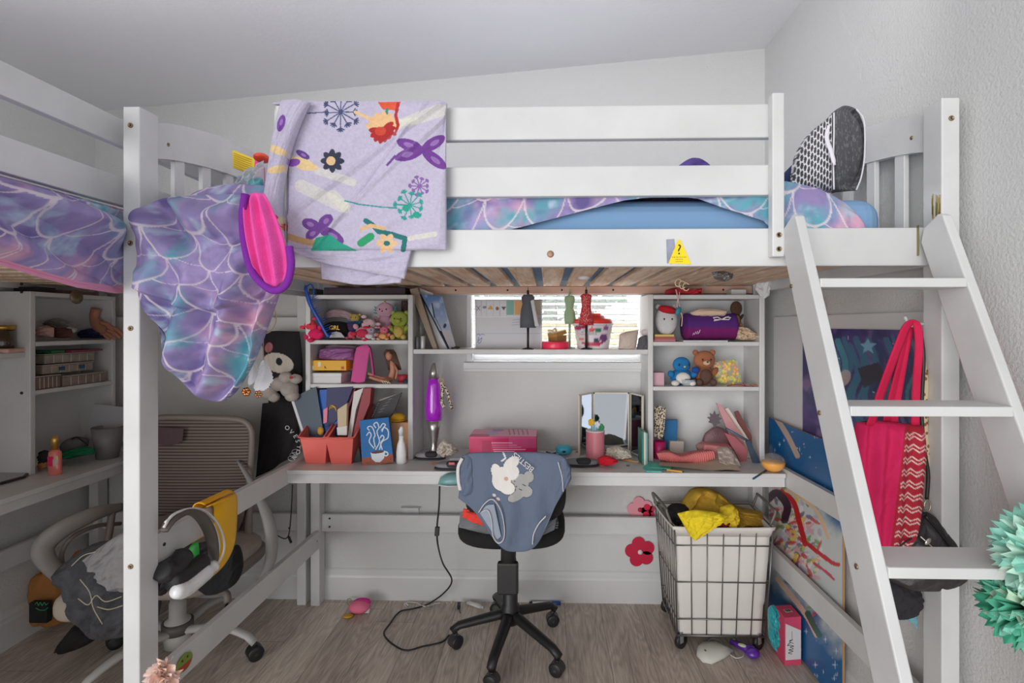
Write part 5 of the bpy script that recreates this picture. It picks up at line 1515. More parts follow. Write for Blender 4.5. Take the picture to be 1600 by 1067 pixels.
m = MB(); m.ell(W(501, 673, 2.24), (.014, .01, .018), n=14); put('toy_duck', 'mustard yellow rounded toy in the left coral bin', 'toy', m, mt((198, 148, 50), .6))
def f3(t):
    m = MB()
    for k in range(7): m.tube([W(580 + k * 1.6, 652 - k * 3.4, 2.334), W(583 + k * 1.6, 650 - k * 3.4, 2.334)], .0012, 5)
    for k in range(5): m.tube([W(590 + 4 * k, 645 - 5 * k, 2.334), W(599 + 3.6 * k, 642 - 5 * k, 2.334)], .0007, 5)
    build('print_marks', m, mt((196, 192, 196), .5), parent=t)
    slab(t, 'page_edge', [(592, 628), (627, 614), (628, 613), (592, 625)], 2.34, .012, mt((206, 198, 196), .6))
slabthing('portfolio', 'black portfolio leaning behind the blue coffee canvas', 'folder', [(577, 656), (592, 627), (628, 613), (617, 640), (604, 660)], 2.336, .008, (44, 40, 46), f3)
# dark phone between bin and canvas
slabthing('tablet', 'dark slim tablet leaning between the coral bin and the canvas', 'tablet', [(551, 722), (561, 697), (564, 720), (556, 722)], 2.24, .01, (34, 34, 40))
# coffee canvas
cv = thing('canvas_painting', 'small blue canvas painted with a steaming white coffee cup on the desk', 'painting', WZ(588, 729, ZD))
yc = 2.20
m = MB()
n_ = 90
A, S, T = patch([(562, 657), (607, 652)], [(566, 730), (615, 722)], lambda s, t: yc + .03 * s + .03 * (1 - t), 110, 150)
u_, v_ = proj(A)
P = Paint(u_, v_, (18, 112, 184)); P.tint(.15, .1)
P.poly([(560, 717), (620, 708), (620, 735), (560, 735)], (164, 74, 40)); 
for k in range(26):
    r_ = random.Random(k); P.ell(568 + r_.random() * 44, 716 + r_.random() * 10, 1.5, .6, (120, 48, 30), r_.random() * 90)
WH2 = (226, 234, 240)
P.poly([(579, 707), (602, 704), (600, 716), (594, 722), (587, 722), (581, 717)], WH2); P.ell(603, 709, 4, 4, WH2); P.ell(603, 709, 2, 2, (18, 112, 184)); P.ell(590, 706.3, 10, 2.2, (92, 50, 40), -6)
for px in ([(584, 700), (577, 690), (580, 680), (577, 675), (573, 680)], [(586, 698), (584, 685), (586, 680), (582, 668), (577, 666), (574, 669), (577, 672)], [(587, 702), (593, 690), (589, 675), (592, 668), (589, 660), (584, 663), (587, 668)], [(593, 702), (597, 690), (606, 684), (606, 672), (600, 668), (597, 674)], [(597, 702), (595, 692), (600, 684), (597, 680), (594, 684)], [(596, 672), (602, 664), (598, 662), (594, 668)]):
    P.line([tuple(q) for q in crom(px, 22)], .85, WH2)
m.grid(A, VCP, col=P.C); build('painted_face', m, None, parent=cv)
m = MB(); c4 = [A[0, 0], A[0, -1], A[-1, -1], A[-1, 0]]
m.add([Vector(p) + Vector((0, .004, 0)) for p in c4] + [Vector(p) + Vector((0, .018, 0)) for p in c4], [(0, 1, 2, 3), (4, 7, 6, 5), (0, 4, 5, 1), (1, 5, 6, 2), (2, 6, 7, 3), (3, 7, 4, 0)]); build('stretcher_edge', m, mt((30, 90, 150), .6), parent=cv)
# brown bag with yellow hat
pk = thing('paper_bag', 'tan paper bag with a mustard hat on it behind the white bottle', 'bag', W(626, 715, 2.34))
x0, x1, zb, zt = bb(611, 660, 641, 716, 2.33); m = MB(); m.box(x0, x1, 2.33, 2.40, ZD, zt); build('bag_body', m, mt((206, 158, 122), .8, bump=.3, bs=80), parent=pk, bevel=.004)
m = MB(); m.ell(W(622, 652, 2.36), (.034, .03, .02), n=20); m.ell(W(620, 656, 2.355), (.042, .036, .006), n=20); put('knit_hat', 'mustard yellow knit hat resting on the tan paper bag', 'hat', m, mt((222, 170, 44), .8))
bt = thing('spray_bottle', 'slim white crooked-neck bottle in front of the tan paper bag', 'bottle', WZ(627, 724, ZD))
q = WZ(627, 724, ZD)
m = MB(); m.lathe([(0, 0), (.019, 0), (.021, .01), (.021, .05), (.017, .08), (.010, .10), (.010, .125), (0, .125)], q, 20, sx=1, sy=.8); build('bottle_body', m, mt((238, 238, 240), .3), parent=bt)
m = MB(); m.tube([q + Vector((0, 0, .12)), q + Vector((0, -.004, .14)), q + Vector((.008, -.02, .158))], [.010, .012, .006], 10); build('nozzle', m, mt((232, 232, 234), .3), parent=bt)

# ===== middle: bridge shelf things =====
ZM = 1.192
def gs(t):
    pass
slabthing('wood_board', 'wood-edged board leaning at the left end of the bridge shelf', 'board', [(640, 452), (652, 449), (684, 546), (677, 547)], 2.335, .10, (150, 132, 110))
slabthing('white_board', 'white board leaning behind the blue picture book', 'board', [(652, 449), (676, 458), (694, 520), (700, 546), (684, 547)], 2.37, .012, (232, 232, 234))
bk_ = thing('picture_book', 'blue sky picture book leaning on the bridge shelf', 'book', W(690, 547, 2.33))
A, S, T = patch([(658, 459), (691, 464)], [(702, 546), (713, 545)], lambda s, t: 2.335 + .03 * s, 70, 100)
u_, v_ = proj(A)
k = np.clip((v_ - 460) / 80, 0, 1)[..., None]
P = Paint(u_, v_, (84, 124, 178)); P.C = np.array(lin((86, 128, 186))) * (1 - k) + np.array(lin((206, 216, 232))) * k
P.mask(np.clip((fbm(u_ / 9, v_ / 14, 3) - .5) * 4, 0, 1), (196, 212, 232), .8)
P.line([(675, 474), (679, 496)], 1.0, (40, 44, 66)); P.line([(680, 496), (692, 520)], .5, (90, 96, 120)); P.ell(695, 509, 2.2, 4, (60, 66, 92), 20)
P.poly([(685, 516), (703, 516), (712, 545), (697, 545)], (206, 204, 212)); P.poly([(685, 517), (690, 517), (703, 546), (699, 546)], (34, 46, 66))
m = MB(); m.grid(A, VCP, col=P.C); build('printed_cover', m, None, parent=bk_)
m = MB(); c4 = [Vector(p) for p in (A[0, 0], A[0, -1], A[-1, -1], A[-1, 0])]
m.add([p + Vector((-.002, .004, 0)) for p in c4] + [p + Vector((-.012, .024, 0)) for p in c4], [(0, 1, 2, 3), (4, 7, 6, 5), (0, 4, 5, 1), (1, 5, 6, 2), (2, 6, 7, 3), (3, 7, 4, 0)]); build('pages', m, mt((26, 50, 84), .5), parent=bk_)
for k, (u0, u1, v0, lb) in enumerate(((648, 656, 526, 'small dark grey tin at the left end of the bridge shelf'), (656, 664, 525, 'small pale tin right of the dark tin on the bridge shelf'))):
    x0, x1, zb, zt = bb(u0, v0, u1, 546, 2.32); m = MB(); m.lathe([(0, 0), ((x1 - x0) / 2, 0), ((x1 - x0) / 2, zt - ZM), (0, zt - ZM)], ((x0 + x1) / 2, 2.33, ZM), 16); put('tin', lb, 'tin', m, mt(((96, 96, 100), (190, 190, 192))[k], .4, .4), bevel=.001)
m = MB(); m.ell(W(714, 543, 2.31), (.014, .01, .006), n=12); m.ell(W(707, 544, 2.31), (.008, .006, .005), n=10); put('hair_tie', 'dark hair tie at the foot of the blue picture book', 'hair tie', m, M_DARK)
# whiteboard calendar
wbx = thing('whiteboard', 'magnetic whiteboard calendar standing in the window behind the shelf', 'whiteboard', W(795, 547, 2.40))
A, S, T = patch([(743, 469), (846, 469)], [(742, 546), (846, 546)], 2.40, 210, 150); u_, v_ = proj(A)
P = Paint(u_, v_, (206, 206, 212))
P.rect(742, 468, 847, 470.2, (120, 122, 128)); P.rect(742, 470, 847, 494, (216, 216, 222))
for x in (744, 752, 760, 771, 781, 791.5, 803, 815, 828, 838): P.line([(x, 470), (x, 494)], .35, (170, 172, 180))
P.rect(792, 470, 803, 492, (120, 176, 162)); P.rect(804, 470, 816, 492, (224, 164, 96)); P.rect(817, 470, 845, 492, (214, 190, 160), .8)
P.ell(757, 480, 3.2, 2, (120, 120, 140)); P.poly([(766, 477), (771, 483), (762, 483)], (200, 150, 60)); P.ell(767, 481, 2.6, 3, (206, 156, 60)); P.ell(777, 482, 2.6, 2.8, (120, 84, 60)); P.poly([(783, 479), (791, 479), (787, 485)], (70, 66, 74)); P.line([(745, 478), (750, 485)], .5, (90, 96, 130)); P.line([(750, 478), (745, 485)], .5, (90, 96, 130))
P.line([(742, 495), (846, 495)], .6, (232, 232, 236)); P.line([(742, 521), (846, 521)], .4, (176, 178, 186))
P.line([(745, 523), (748, 522), (750, 524), (753, 522), (757, 523)], .4, (70, 84, 160)); P.line([tuple(q) for q in crom([(748, 527), (747, 533), (750, 530), (753, 528), (750, 536), (746, 534)], 20)], .5, (60, 76, 160))
for k in range(3): P.line([(800, 500 + 4 * k), (812, 499 + 4 * k)], .3, (140, 150, 190))
m = MB(); m.grid(A, VCP, col=P.C); build('board_face', m, None, parent=wbx)
x0, x1, zb, zt = bb(742, 468, 847, 546.5, 2.401); m = MB(); m.box(x0, x1, 2.401, 2.408, ZM, zt); build('backing', m, mt((160, 162, 168), .5), parent=wbx)
m = MB(); m.box(x0, x0 + .005, 2.396, 2.409, ZM, zt); m.box(x1 - .005, x1, 2.396, 2.409, ZM, zt); m.box(x0, x1, 2.396, 2.409, zt - .004, zt); build('board_frame', m, mt((176, 178, 182), .3, .6), parent=wbx)
# dress forms
def form(label, uc, v0, vw, v1, vb, ws, Y, col, mat2=None, base=True, pole=M_BLK, dress=None):
    x = W(uc, v0, Y).x; zT = W(uc, v0, Y).z; zB = W(uc, v1, Y).z
    t = thing('dress_form', label, 'dress form', (x, Y, ZM), 'miniature dress forms on the bridge shelf')
    s = Y / FPX
    m = MB(); prof = [(0, 0)]
    hs_ = zT - zB
    for f, w in ws: prof.append((w * s, hs_ * f))
    prof.append((0, hs_ * ws[-1][0] + .001))
    m.lathe(prof, (x, Y, zB), 24, sx=1, sy=.7); build('dress', m, col, parent=t)
    m = MB(); m.tube([(x, Y, zT - .003), (x, Y, zT + .010)], .0055, 10); m.ell((x, Y, zT + .014), .006, n=10); m.tube([(x, Y, zT + .016), (x, Y, zT + .030)], .0016, 6); build('neck_knob', m, pole, parent=t)
    m = MB(); m.tube([(x, Y, ZM), (x, Y, zB + .01)], .0052, 10); build('pole', m, pole, parent=t)
    m = MB(); m.lathe([(0, 0), (.027, 0), (.024, .004), (.008, .008), (0, .008)], (x, Y, ZM), 24); build('foot', m, pole, parent=t)
    return t
t = form('grey dress form nearest the whiteboard calendar', 825, 460, 0, 512, 0, [(0.0, 12.5), (.25, 12.5), (.55, 11), (.72, 8.5), (.9, 10.5), (1.0, 7)], 2.315, mt((92, 96, 102), .8, bump=.5, bs=400))
m = MB(); F, B, S, T = soft([(829, 470), (834, 468)], [(836, 510), (842, 509)], 2.285, D=.004, ns=8, nt=24); m.pillow(F, B); build('sash', m, mt((206, 206, 210), .7), parent=t)
m_, nt__, b__ = newmat('red_dotted_cloth'); tc = N(nt__, 'ShaderNodeTexCoord'); vo = N(nt__, 'ShaderNodeTexVoronoi'); vo.inputs['Scale'].default_value = 190; nt__.links.new(tc.outputs['Object'], vo.inputs['Vector'])
rp = N(nt__, 'ShaderNodeValToRGB'); rp.color_ramp.elements[0].position = .22; rp.color_ramp.elements[0].color = (*lin((240, 220, 216)), 1); rp.color_ramp.elements[1].position = .30; rp.color_ramp.elements[1].color = (*lin((190, 40, 48)), 1)
nt__.links.new(vo.outputs['Distance'], rp.inputs['Fac']); nt__.links.new(rp.outputs['Color'], b__.inputs['Base Color'])
form('red dotted dress form in front of the round bucket', 916, 459, 0, 508, 0, [(0, 12), (.2, 11), (.42, 8.5), (.6, 7), (.85, 8), (.94, 9.5), (1, 5)], 2.315, m_)
form('pale green dress form behind the red dotted one', 890, 462, 0, 506, 0, [(0, 7.5), (.25, 9), (.45, 8), (.55, 5.5), (.8, 8), (.95, 8), (1, 5)], 2.40, mt((156, 186, 150), .8), pole=mt((150, 176, 152), .5))
# pink tub, heart box, bucket, pouches
x0, x1, zb, zt = bb(846, 535, 890, 547, 2.34)
tb = thing('round_tub', 'flat hot pink round tub on the bridge shelf under the heart box', 'tub', ((x0 + x1) / 2, 2.38, ZM))
m = MB(); r_ = (x1 - x0) / 2; m.lathe([(0, 0), (r_ * .96, 0), (r_, .006), (r_, .028), (r_ * .96, .032), (0, .032)], ((x0 + x1) / 2, 2.38, ZM), 32); build('tub_body', m, mt((250, 58, 96), .3), parent=tb)
zt_ = ZM + .032
hb = thing('heart_box', 'brown gold heart-shaped box lying on the hot pink tub', 'box', (W(871, 533, 2.38).x, 2.38, zt_))
xh = W(871, 533, 2.38).x
pts = []
for k in range(30):
    a = 2 * math.pi * k / 30; pts.append((.0033 * 16 * math.sin(a) ** 3 * .8, .0033 * (13 * math.cos(a) - 5 * math.cos(2 * a) - 2 * math.cos(3 * a)) * .6))
m = MB(); m.prism(pts, (xh, 2.39, zt_), (1, 0, 0), (0, 1, 0), .028); build('box_base', m, mt((150, 108, 60), .6), parent=hb)
m = MB(); m.prism([(a * 1.05, b * 1.05) for a, b in pts], (xh + .0, 2.39, zt_ + .026), (.96, 0, .2), (0, 1, 0.1), .018); build('lid', m, mt((176, 134, 72), .5), parent=hb)
m = MB(); m.ell((xh - .028, 2.345, zt_ + .045), (.018, .008, .008), (0, 20, 0)); m.ell((xh - .012, 2.345, zt_ + .050), (.010, .006, .012)); build('bow', m, mt((222, 206, 176), .4, .3), parent=hb)
x0, x1, zb, zt = bb(896, 508, 957, 547, 2.40); xc = (x0 + x1) / 2; rt = (x1 - x0) / 2; hb_ = zt - ZM
bu = thing('bucket', 'white printed bucket with red lid on the bridge shelf', 'bucket', (xc, 2.40, ZM))
m = MB(); prof = [(0, 0)] + [(rt * (.80 + .19 * k / 12), hb_ * k / 12) for k in range(13)] + [(rt * 1.05, hb_), (rt * 1.05, hb_ + .008), (rt * .95, hb_ + .008), (0, hb_ + .008)]
n0 = len(m.v); m.lathe(prof, (xc, 2.40, ZM), 96, VCP)
V = np.array(m.v[n0:]); u_, v_ = proj(V); P = Paint(u_, v_, (236, 232, 234)); fr = V[:, 1] < 2.40
P.mask(fr & (((u_ - 926) / 25) ** 2 + ((v_ - 518) / 22) ** 2 < 1), (226, 214, 222)); P.mask(fr & (((u_ - 926) / 24) ** 2 + ((v_ - 522) / 20) ** 2 < 1) & (v_ > 534), (196, 60, 90))
for (a, b, c, d, col) in ((903, 512, 7, 3, (180, 60, 110)), (914, 510, 5, 2.5, (190, 80, 120)), (935, 516, 5, 4, (36, 130, 100)), (925, 515, 5, 4, (206, 60, 66)), (943, 528, 6, 6, (120, 70, 130)), (932, 532, 5, 3, (60, 60, 84)), (908, 530, 4, 2, (222, 120, 70)), (947, 512, 4, 4, (150, 90, 150))): P.mask(fr & (((u_ - a) / c) ** 2 + ((v_ - b) / d) ** 2 < 1), col)
m.c[n0] = P.C.reshape(-1, 3); build('bucket_body', m, None, parent=bu)
m = MB(); m.lathe([(0, 0), (rt * .98, 0), (rt, .008), (rt * .9, .020), (rt * .62, .022), (rt * .55, .035), (0, .036)], (xc, 2.40, ZM + hb_ + .008), 40); m.box(xc - .008, xc + .03, 2.36, 2.39, ZM + hb_ + .03, ZM + hb_ + .052); build('lid', m, mt((236, 62, 52), .35), parent=bu)
m = MB(); m.text('Create', mt((40, 40, 60), .5), Matrix.Translation((xc - .028, 2.40 - rt * .96, ZM + hb_ * .60)) @ T90, .026, .0006); m.text('Create', mt((240, 238, 240), .5), Matrix.Translation((xc - .029, 2.40 - rt * .98, ZM + hb_ * .615)) @ T90, .025, .0006)
m.tube([W(u, v, 2.40 - rt * .97) for u, v in crom([(899, 513), (901, 509), (903, 513), (905, 509), (907, 513), (909, 510), (911, 513), (914, 510), (916, 513)], 40)], .0018, 5, mt((176, 40, 80), .5))
build('lettering', m, None, parent=bu)
m = MB(); m.tube([(xc + rt * math.cos(a) * 1.05, 2.40 - .01, ZM + hb_ - .002 - .035 * max(0, math.sin(a + 1.57))) for a in np.linspace(0, .9, 8)], .0016, 6); build('handle', m, mt((190, 190, 194), .4), parent=bu)
flatsoft('pouch', 'beige rounded pouch at the right end of the bridge shelf', 'pouch', [(968, 522), (980, 518), (998, 515)], [(966, 545), (978, 547), (993, 547)], 2.33, (206, 188, 176), D=.03, Db=.02, fold=.003, seed=3, p=.4)
flatsoft('pouch', 'grey and black pouch squeezed beside the beige pouch', 'pouch', [(998, 528), (1006, 524), (1013, 524)], [(994, 547), (1003, 548), (1013, 548)], 2.325, (92, 92, 100), D=.02, fold=.006, seed=4)
m = MB(); m.ell(W(1007, 519, 2.36), (.018, .014, .014), n=14); put('pompom', 'pale grey pompom above the grey and black pouch', 'pompom', m, mt((206, 200, 200), .9))

# ===== desk top, middle =====
lv = thing('lava_lamp', 'silver lava lamp with purple glass on the desk left of the pink box', 'lamp', (0, 0, 0))
q = WZ(678, 714, ZD); bpy.data.objects[lv.name].location = q; ORG[lv] = q.copy()
s_ = q.y / FPX * 1.0
M_SIL = mt((190, 188, 186), .28, .9)
def vz(v): return W(678, v, q.y).z - ZD
m = MB(); m.lathe([(0, 0), (13.5 * s_, 0), (13.5 * s_, .004), (9 * s_, .012), (5.0 * s_, vz(696)), (5.5 * s_, vz(690)), (8.5 * s_, vz(672)), (12 * s_, vz(656)), (0, vz(656))], q, 32); build('base', m, M_SIL, parent=lv)
m = MB(); m.lathe([(0, vz(656)), (12.2 * s_, vz(656)), (13.2 * s_, vz(642)), (12.4 * s_, vz(620)), (10 * s_, vz(600)), (8 * s_, vz(591)), (0, vz(591))], q, 36); build('glass_bottle', m, mt((168, 30, 196), .15, coat=1.0, emit=.12), parent=lv)
m = MB(); m.lathe([(8.3 * s_, vz(591)), (6.5 * s_, vz(580)), (3 * s_, vz(569)), (1.8 * s_, vz(567)), (0, vz(567))], q, 28); build('cap', m, M_SIL, parent=lv)
kc = thing('key_strap', 'leopard fur key strap hanging at the side of the lava lamp', 'strap', W(698, 640, 2.30))
m = MB()
for px, r_ in (([(689, 596), (692, 610), (690, 625), (694, 637)], .007), ([(690, 598), (699, 612), (703, 628), (707, 639)], .006)): m.tube([W(u, v, 2.21) for u, v in crom(px, 16)], r_, 8)
lm, ln, lb_ = newmat('leopard_fur'); tc = N(ln, 'ShaderNodeTexCoord'); vo = N(ln, 'ShaderNodeTexVoronoi'); vo.inputs['Scale'].default_value = 130; ln.links.new(tc.outputs['Object'], vo.inputs['Vector'])
rp = N(ln, 'ShaderNodeValToRGB'); rp.color_ramp.elements[0].position = .44; rp.color_ramp.elements[0].color = (*lin((60, 52, 50)), 1); rp.color_ramp.elements[1].position = .5; rp.color_ramp.elements[1].color = (*lin((216, 200, 178)), 1)
ln.links.new(vo.outputs['Distance'], rp.inputs['Fac']); ln.links.new(rp.outputs['Color'], lb_.inputs['Base Color']); lb_.inputs['Roughness'].default_value = .9
build('strap', m, lm, parent=kc)
m = MB(); m.tube([W(689 + 4 * math.cos(a), 595 + 5 * math.sin(a), 2.21) for a in np.linspace(0, 6.28, 14)[:-1]], .0012, 6, closed=True); build('ring', m, mt((200, 160, 90), .3, .9), parent=kc)
# slippers
def slipper(u, v, w, label, inset=(48, 48, 52), body=(160, 160, 164), ang=0):
    q = WZ(u, v, ZD)
    t = thing('slipper', label, 'slipper', q, 'grey and black slippers on the desk')
    s = w * q.y / FPX / 2
    m = MB(); m.ell(q + Vector((0, 0, .006)), (s, s * .42, .006), (0, 0, ang), n=28, e=.85); build('sole', m, mt((50, 48, 50), .6), parent=t)
    m = MB(); m.ell(q + Vector((0, .004, .016)), (s * .94, s * .38, .014), (0, 0, ang), n=28, e=.8); build('upper', m, mt(body, .7), parent=t)
    m = MB(); m.ell(q + Vector((s * .12, -.006, .022)), (s * .42, s * .30, .012), (0, 0, ang), n=20, e=.6); build('strap_panel', m, mt(inset, .7), parent=t)
    return t
slipper(672, 717, 50, 'grey black slipper under the base of the lava lamp')
sl = slipper(706, 733, 56, 'grey black slipper with a red tab left of the t-shirt chair', body=(130, 130, 134))
m = MB(); q = W(706, 724, 2.13); m.box(q.x - .012, q.x + .012, 2.125, 2.129, q.z - .004, q.z + .005); build('red_tab', m, mt((214, 90, 96), .5), parent=sl)
slipper(908, 728, 58, 'grey black slipper on the desk right of the t-shirt chair', body=(130, 130, 136))
q = WZ(704, 752, ZD - .0); 
tl = thing('toy_iron', 'teal rounded plastic toy overhanging the desk front edge beside the chair', 'toy', W(704, 758, 2.10))
m = MB(); F, B, S, T = soft([(688, 745), (700, 739), (716, 738), (730, 740)], [(684, 757), (700, 759), (716, 758), (732, 758)], 2.11, D=.045, Db=.03, p=.35); m.pillow(F, B); build('shell', m, mt((122, 168, 170), .35), parent=tl)
m = MB(); m.tube([W(684, 758, 2.06), W(700, 760, 2.05), (W(725, 759, 2.06))], .0025, 6); build('rim', m, mt((206, 212, 212), .4), parent=tl)
flatsoft('crumpled_bag', 'crumpled pale beige fabric pouch right of the lava lamp', 'pouch', [(684, 696), (694, 686), (706, 692), (716, 700)], [(682, 706), (692, 713), (702, 711), (716, 706)], 2.27, (206, 196, 186), D=.035, Db=.02, fold=.025, fs=8, ft=8, seed=14)
q = WZ(690, 727, ZD); m = MB(); m.ell(q + Vector((-.02, .02, .003)), (.03, .012, .003), n=16); put('orange_peel', 'flat orange scrap on the desk under the slippers', 'scrap', m, mt((214, 126, 70), .6))
lp = thing('laptop', 'closed pale grey laptop under the pink printed box', 'laptop', WZ(785, 716, ZD))
a, b = WZ(702, 722, ZD), WZ(850, 722, ZD); m = MB(); m.hexa([(a.x, a.y, ZD), (b.x, a.y, ZD), (W(845, 700, 2.44).x, 2.44, ZD), (W(712, 700, 2.44).x, 2.44, ZD), (a.x, a.y, ZD + .016), (b.x, a.y, ZD + .016), (W(845, 700, 2.44).x, 2.44, ZD + .016), (W(712, 700, 2.44).x, 2.44, ZD + .016)]); build('laptop_shell', m, mt((206, 208, 212), .35, .3), parent=lp, bevel=.004)
# pink printed box
pb = thing('shipping_box', 'magenta pink printed box on the desk behind the t-shirt chair', 'box', W(785, 708, 2.26))
zb = ZD + .016; y0 = 2.26; a = W(733, 682, y0); b = W(838, 682, y0); yb2 = 2.42
a2 = W(737, 668, yb2); b2 = W(832, 667, yb2)
zt = a.z
A, S, T = patch([(733, 682), (838, 682)], [(733, 720), (838, 720)], y0, 120, 60); u_, v_ = proj(A); P = Paint(u_, v_, (190, 30, 92))
P.rect(733, 680, 770, 720, (206, 34, 96)); P.rect(753, 688, 768, 708, (176, 20, 76)); P.rect(795, 683, 838, 700, (198, 96, 140), .5)
for k in range(5): P.line([(768 + k, 692 + 3.4 * k), (800 + (k * 7) % 24, 692 + 3.4 * k)], .45, (236, 170, 196))
P.line([(735, 684), (837, 684)], .4, (226, 110, 156))
m = MB(); A[..., 2] = np.maximum(A[..., 2], zb); m.grid(A, VCP, col=P.C)
build('box_front', m, None, parent=pb)
nA = np.zeros((30, 90, 3))
for i in range(30):
    for j in range(90):
        f = i / 29; g = j / 89
        x = (a.x * (1 - f) + (a.x + .0) * f) * (1 - g) + b.x * g
        nA[i, j] = (x, y0 + (yb2 - y0) * f, zt)
u_, v_ = proj(nA); P = Paint(u_, v_, (232, 150, 182)); P.rect(733, 678, 765, 683, (206, 40, 96)); P.ell(768, 676, 10, 3, (190, 160, 200)); P.ell(778, 672, 9, 2, (160, 130, 180))
for k in range(5): P.line([(795 + 7 * k, 671), (797 + 7 * k, 679)], .7, (110, 60, 90))
m = MB(); m.grid(nA, VCP, col=P.C, flip=True); build('box_top', m, None, parent=pb)
m = MB(); m.box(a.x, b.x, y0 + .0006, yb2, zb, zt - .0006); build('box_sides', m, mt((176, 40, 90), .5), parent=pb)
# cyan gadget
cg = thing('cyan_gadget', 'cyan blue rounded gadget with a cord on the desk', 'gadget', WZ(881, 710, ZD))
q = WZ(881, 711, ZD); m = MB(); m.ell(q + Vector((0, 0, .024)), (.037, .03, .022), n=26, e=.85); build('shell', m, mt((62, 178, 206), .3), parent=cg)
m = MB(); m.ell(q + Vector((0, -.029, .022)), (.009, .003, .005), n=12); build('button', m, M_DARK, parent=cg)
m = MB(); m.tube([q + Vector((-.035, 0, .01)), q + Vector((-.055, 0, .006)), q + Vector((-.08, .01, .012))], .004, 6); build('cord', m, mt((90, 96, 90), .6), parent=cg)
# trifold mirror
tm = thing('trifold_mirror', 'cream framed trifold vanity mirror standing on the desk', 'mirror', WZ(955, 715, ZD))
M_MIR = mt((176, 180, 186), .03, 1.0); M_CRM = mt((214, 206, 190), .5)
zt = W(925, 616, 2.42).z
def leaf(u0, y0, u1, y1, fr=.006):
    a = W(u0, 700, y0); b = W(u1, 700, y1); d = (Vector((b.x, b.y, 0)) - Vector((a.x, a.y, 0))); L = d.length; d.normalize(); n_ = Vector((d.y, -d.x, 0))
    m = MB(); o = Vector((a.x, a.y, ZD + .008)) 
    m.prism([(fr, fr), (L - fr, fr), (L - fr, zt - ZD - fr), (fr, zt - ZD - fr)], o + n_ * .0012, d, (0, 0, 1), .001); mr_ = build('mirror_glass', m, M_MIR, parent=tm)
    m = MB()
    h = zt - ZD
    for (p, q2) in (((0, 0), (L, fr)), ((0, h - fr), (L, h)), ((0, 0), (fr, h)), ((L - fr, 0), (L, h))):
        m.prism([(p[0], p[1]), (q2[0], p[1]), (q2[0], q2[1]), (p[0], q2[1])], o + n_ * .002, d, (0, 0, 1), -.006)
    m.prism([(0, 0), (L, 0), (L, h), (0, h)], o - n_ * .003, d, (0, 0, 1), -.003)
    build('mirror_frame', m, M_CRM, parent=tm)
leaf(905, 2.345, 925, 2.425); leaf(927, 2.425, 983, 2.425); leaf(985, 2.425, 1004, 2.33)
# pink pencil cup with pens
pc = thing('pencil_cup', 'pink ribbed pencil cup holding flower pens before the mirror', 'cup', WZ(930, 718, ZD))
q = WZ(930, 719, ZD); r_ = 14.3 * q.y / FPX; hh = W(930, 673, q.y).z - ZD
m = MB(); m.lathe([(0, 0)] + [(r_ * (1 + .02 * (k % 2)), hh * k / 40) for k in range(41)] + [(r_ * .9, hh), (r_ * .9, .01), (0, .01)], q, 30); build('cup_body', m, mt((226, 136, 148), .35), parent=pc)
m = MB(); m.lathe([(r_ * .9, hh - .001), (r_ * 1.04, hh - .001), (r_ * 1.04, hh + .003), (r_ * .9, hh + .003)], q, 30); build('rim', m, mt((238, 226, 226), .4), parent=pc)
for k, (du, dv, col, lb) in enumerate(((-6, -16, (240, 190, 40), 'yellow tulip pen leaning left in the pink pencil cup'), (3, -12, (226, 230, 240), 'white and black flower pen in the pink pencil cup'), (9, -8, (52, 140, 90), 'green topped pen in the pink pencil cup'), (-1, -8, (150, 190, 210), 'pale blue pen in the pink pencil cup'))):
    tp = W(930 + du, 673 + dv + 4, q.y)
    t = thing('pen', lb, 'pen', (q.x + du * .0006, q.y, ZD + .012), 'pens in the pink cup')
    m = MB(); m.tube([(q.x + du * .0006, q.y, ZD + .012), tp], .003, 8); build('barrel', m, mt((70, 150, 100), .4), parent=t)
    m = MB()
    for j in range(5): m.ell(tp + Vector((.008 * math.cos(j * 1.257), -.004, .008 * math.sin(j * 1.257) + .004)), (.007, .005, .010), n=8)
    build('flower_top', m, mt(col, .5), parent=t)
flatsoft('red_cloth', 'small red cloth on the desk right of the pink pencil cup', 'cloth', [(934, 716), (945, 712), (960, 716), (966, 720)], [(936, 726), (948, 728), (958, 724), (964, 722)], 2.20, (206, 22, 46), D=.02, Db=.03, fold=.01, seed=6)
for k, (u0, v0, u1, v1, col, lb) in enumerate(((946, 712, 990, 718, (222, 206, 178), 'cream paper strip on the desk before the mirror'), (962, 716, 998, 722, (206, 150, 90), 'tan pencil on the desk before the mirror'), (868, 712, 902, 722, (226, 216, 206), 'white card on the desk under the slipper strap'), (900, 706, 916, 702, (226, 150, 150), 'pink pencil left of the pink cup'))):
    a = WZ(u0, v0, ZD + .004); b = WZ(u1, v1, ZD + .004)
    m = MB(); m.tube([a, b], (.012, .0035, .012, .0035)[k], 8, flat=(.12, 1, .12, 1)[k]); put(('paper_strip', 'pencil', 'card', 'pencil')[k], lb, ('paper', 'pencil', 'card', 'pencil')[k], m, mt(col, .6))
flatsoft('lace_cloth', 'crumpled cream lace between the mirror and the pencil cup', 'cloth', [(948, 700), (965, 697), (985, 704)], [(946, 714), (965, 716), (988, 714)], 2.30, (212, 204, 190), D=.03, fold=.02, fs=10, ft=8, seed=18)
m = MB(); q = WZ(981, 728, ZD); m.tube([q + Vector((.006 * math.cos(a), .006 * math.sin(a), .002)) for a in np.linspace(0, 6.28, 12)[:-1]], .0012, 6, closed=True); put('ring', 'tiny metal ring on the desk near its front', 'ring', m, mt((110, 110, 114), .3, .9))
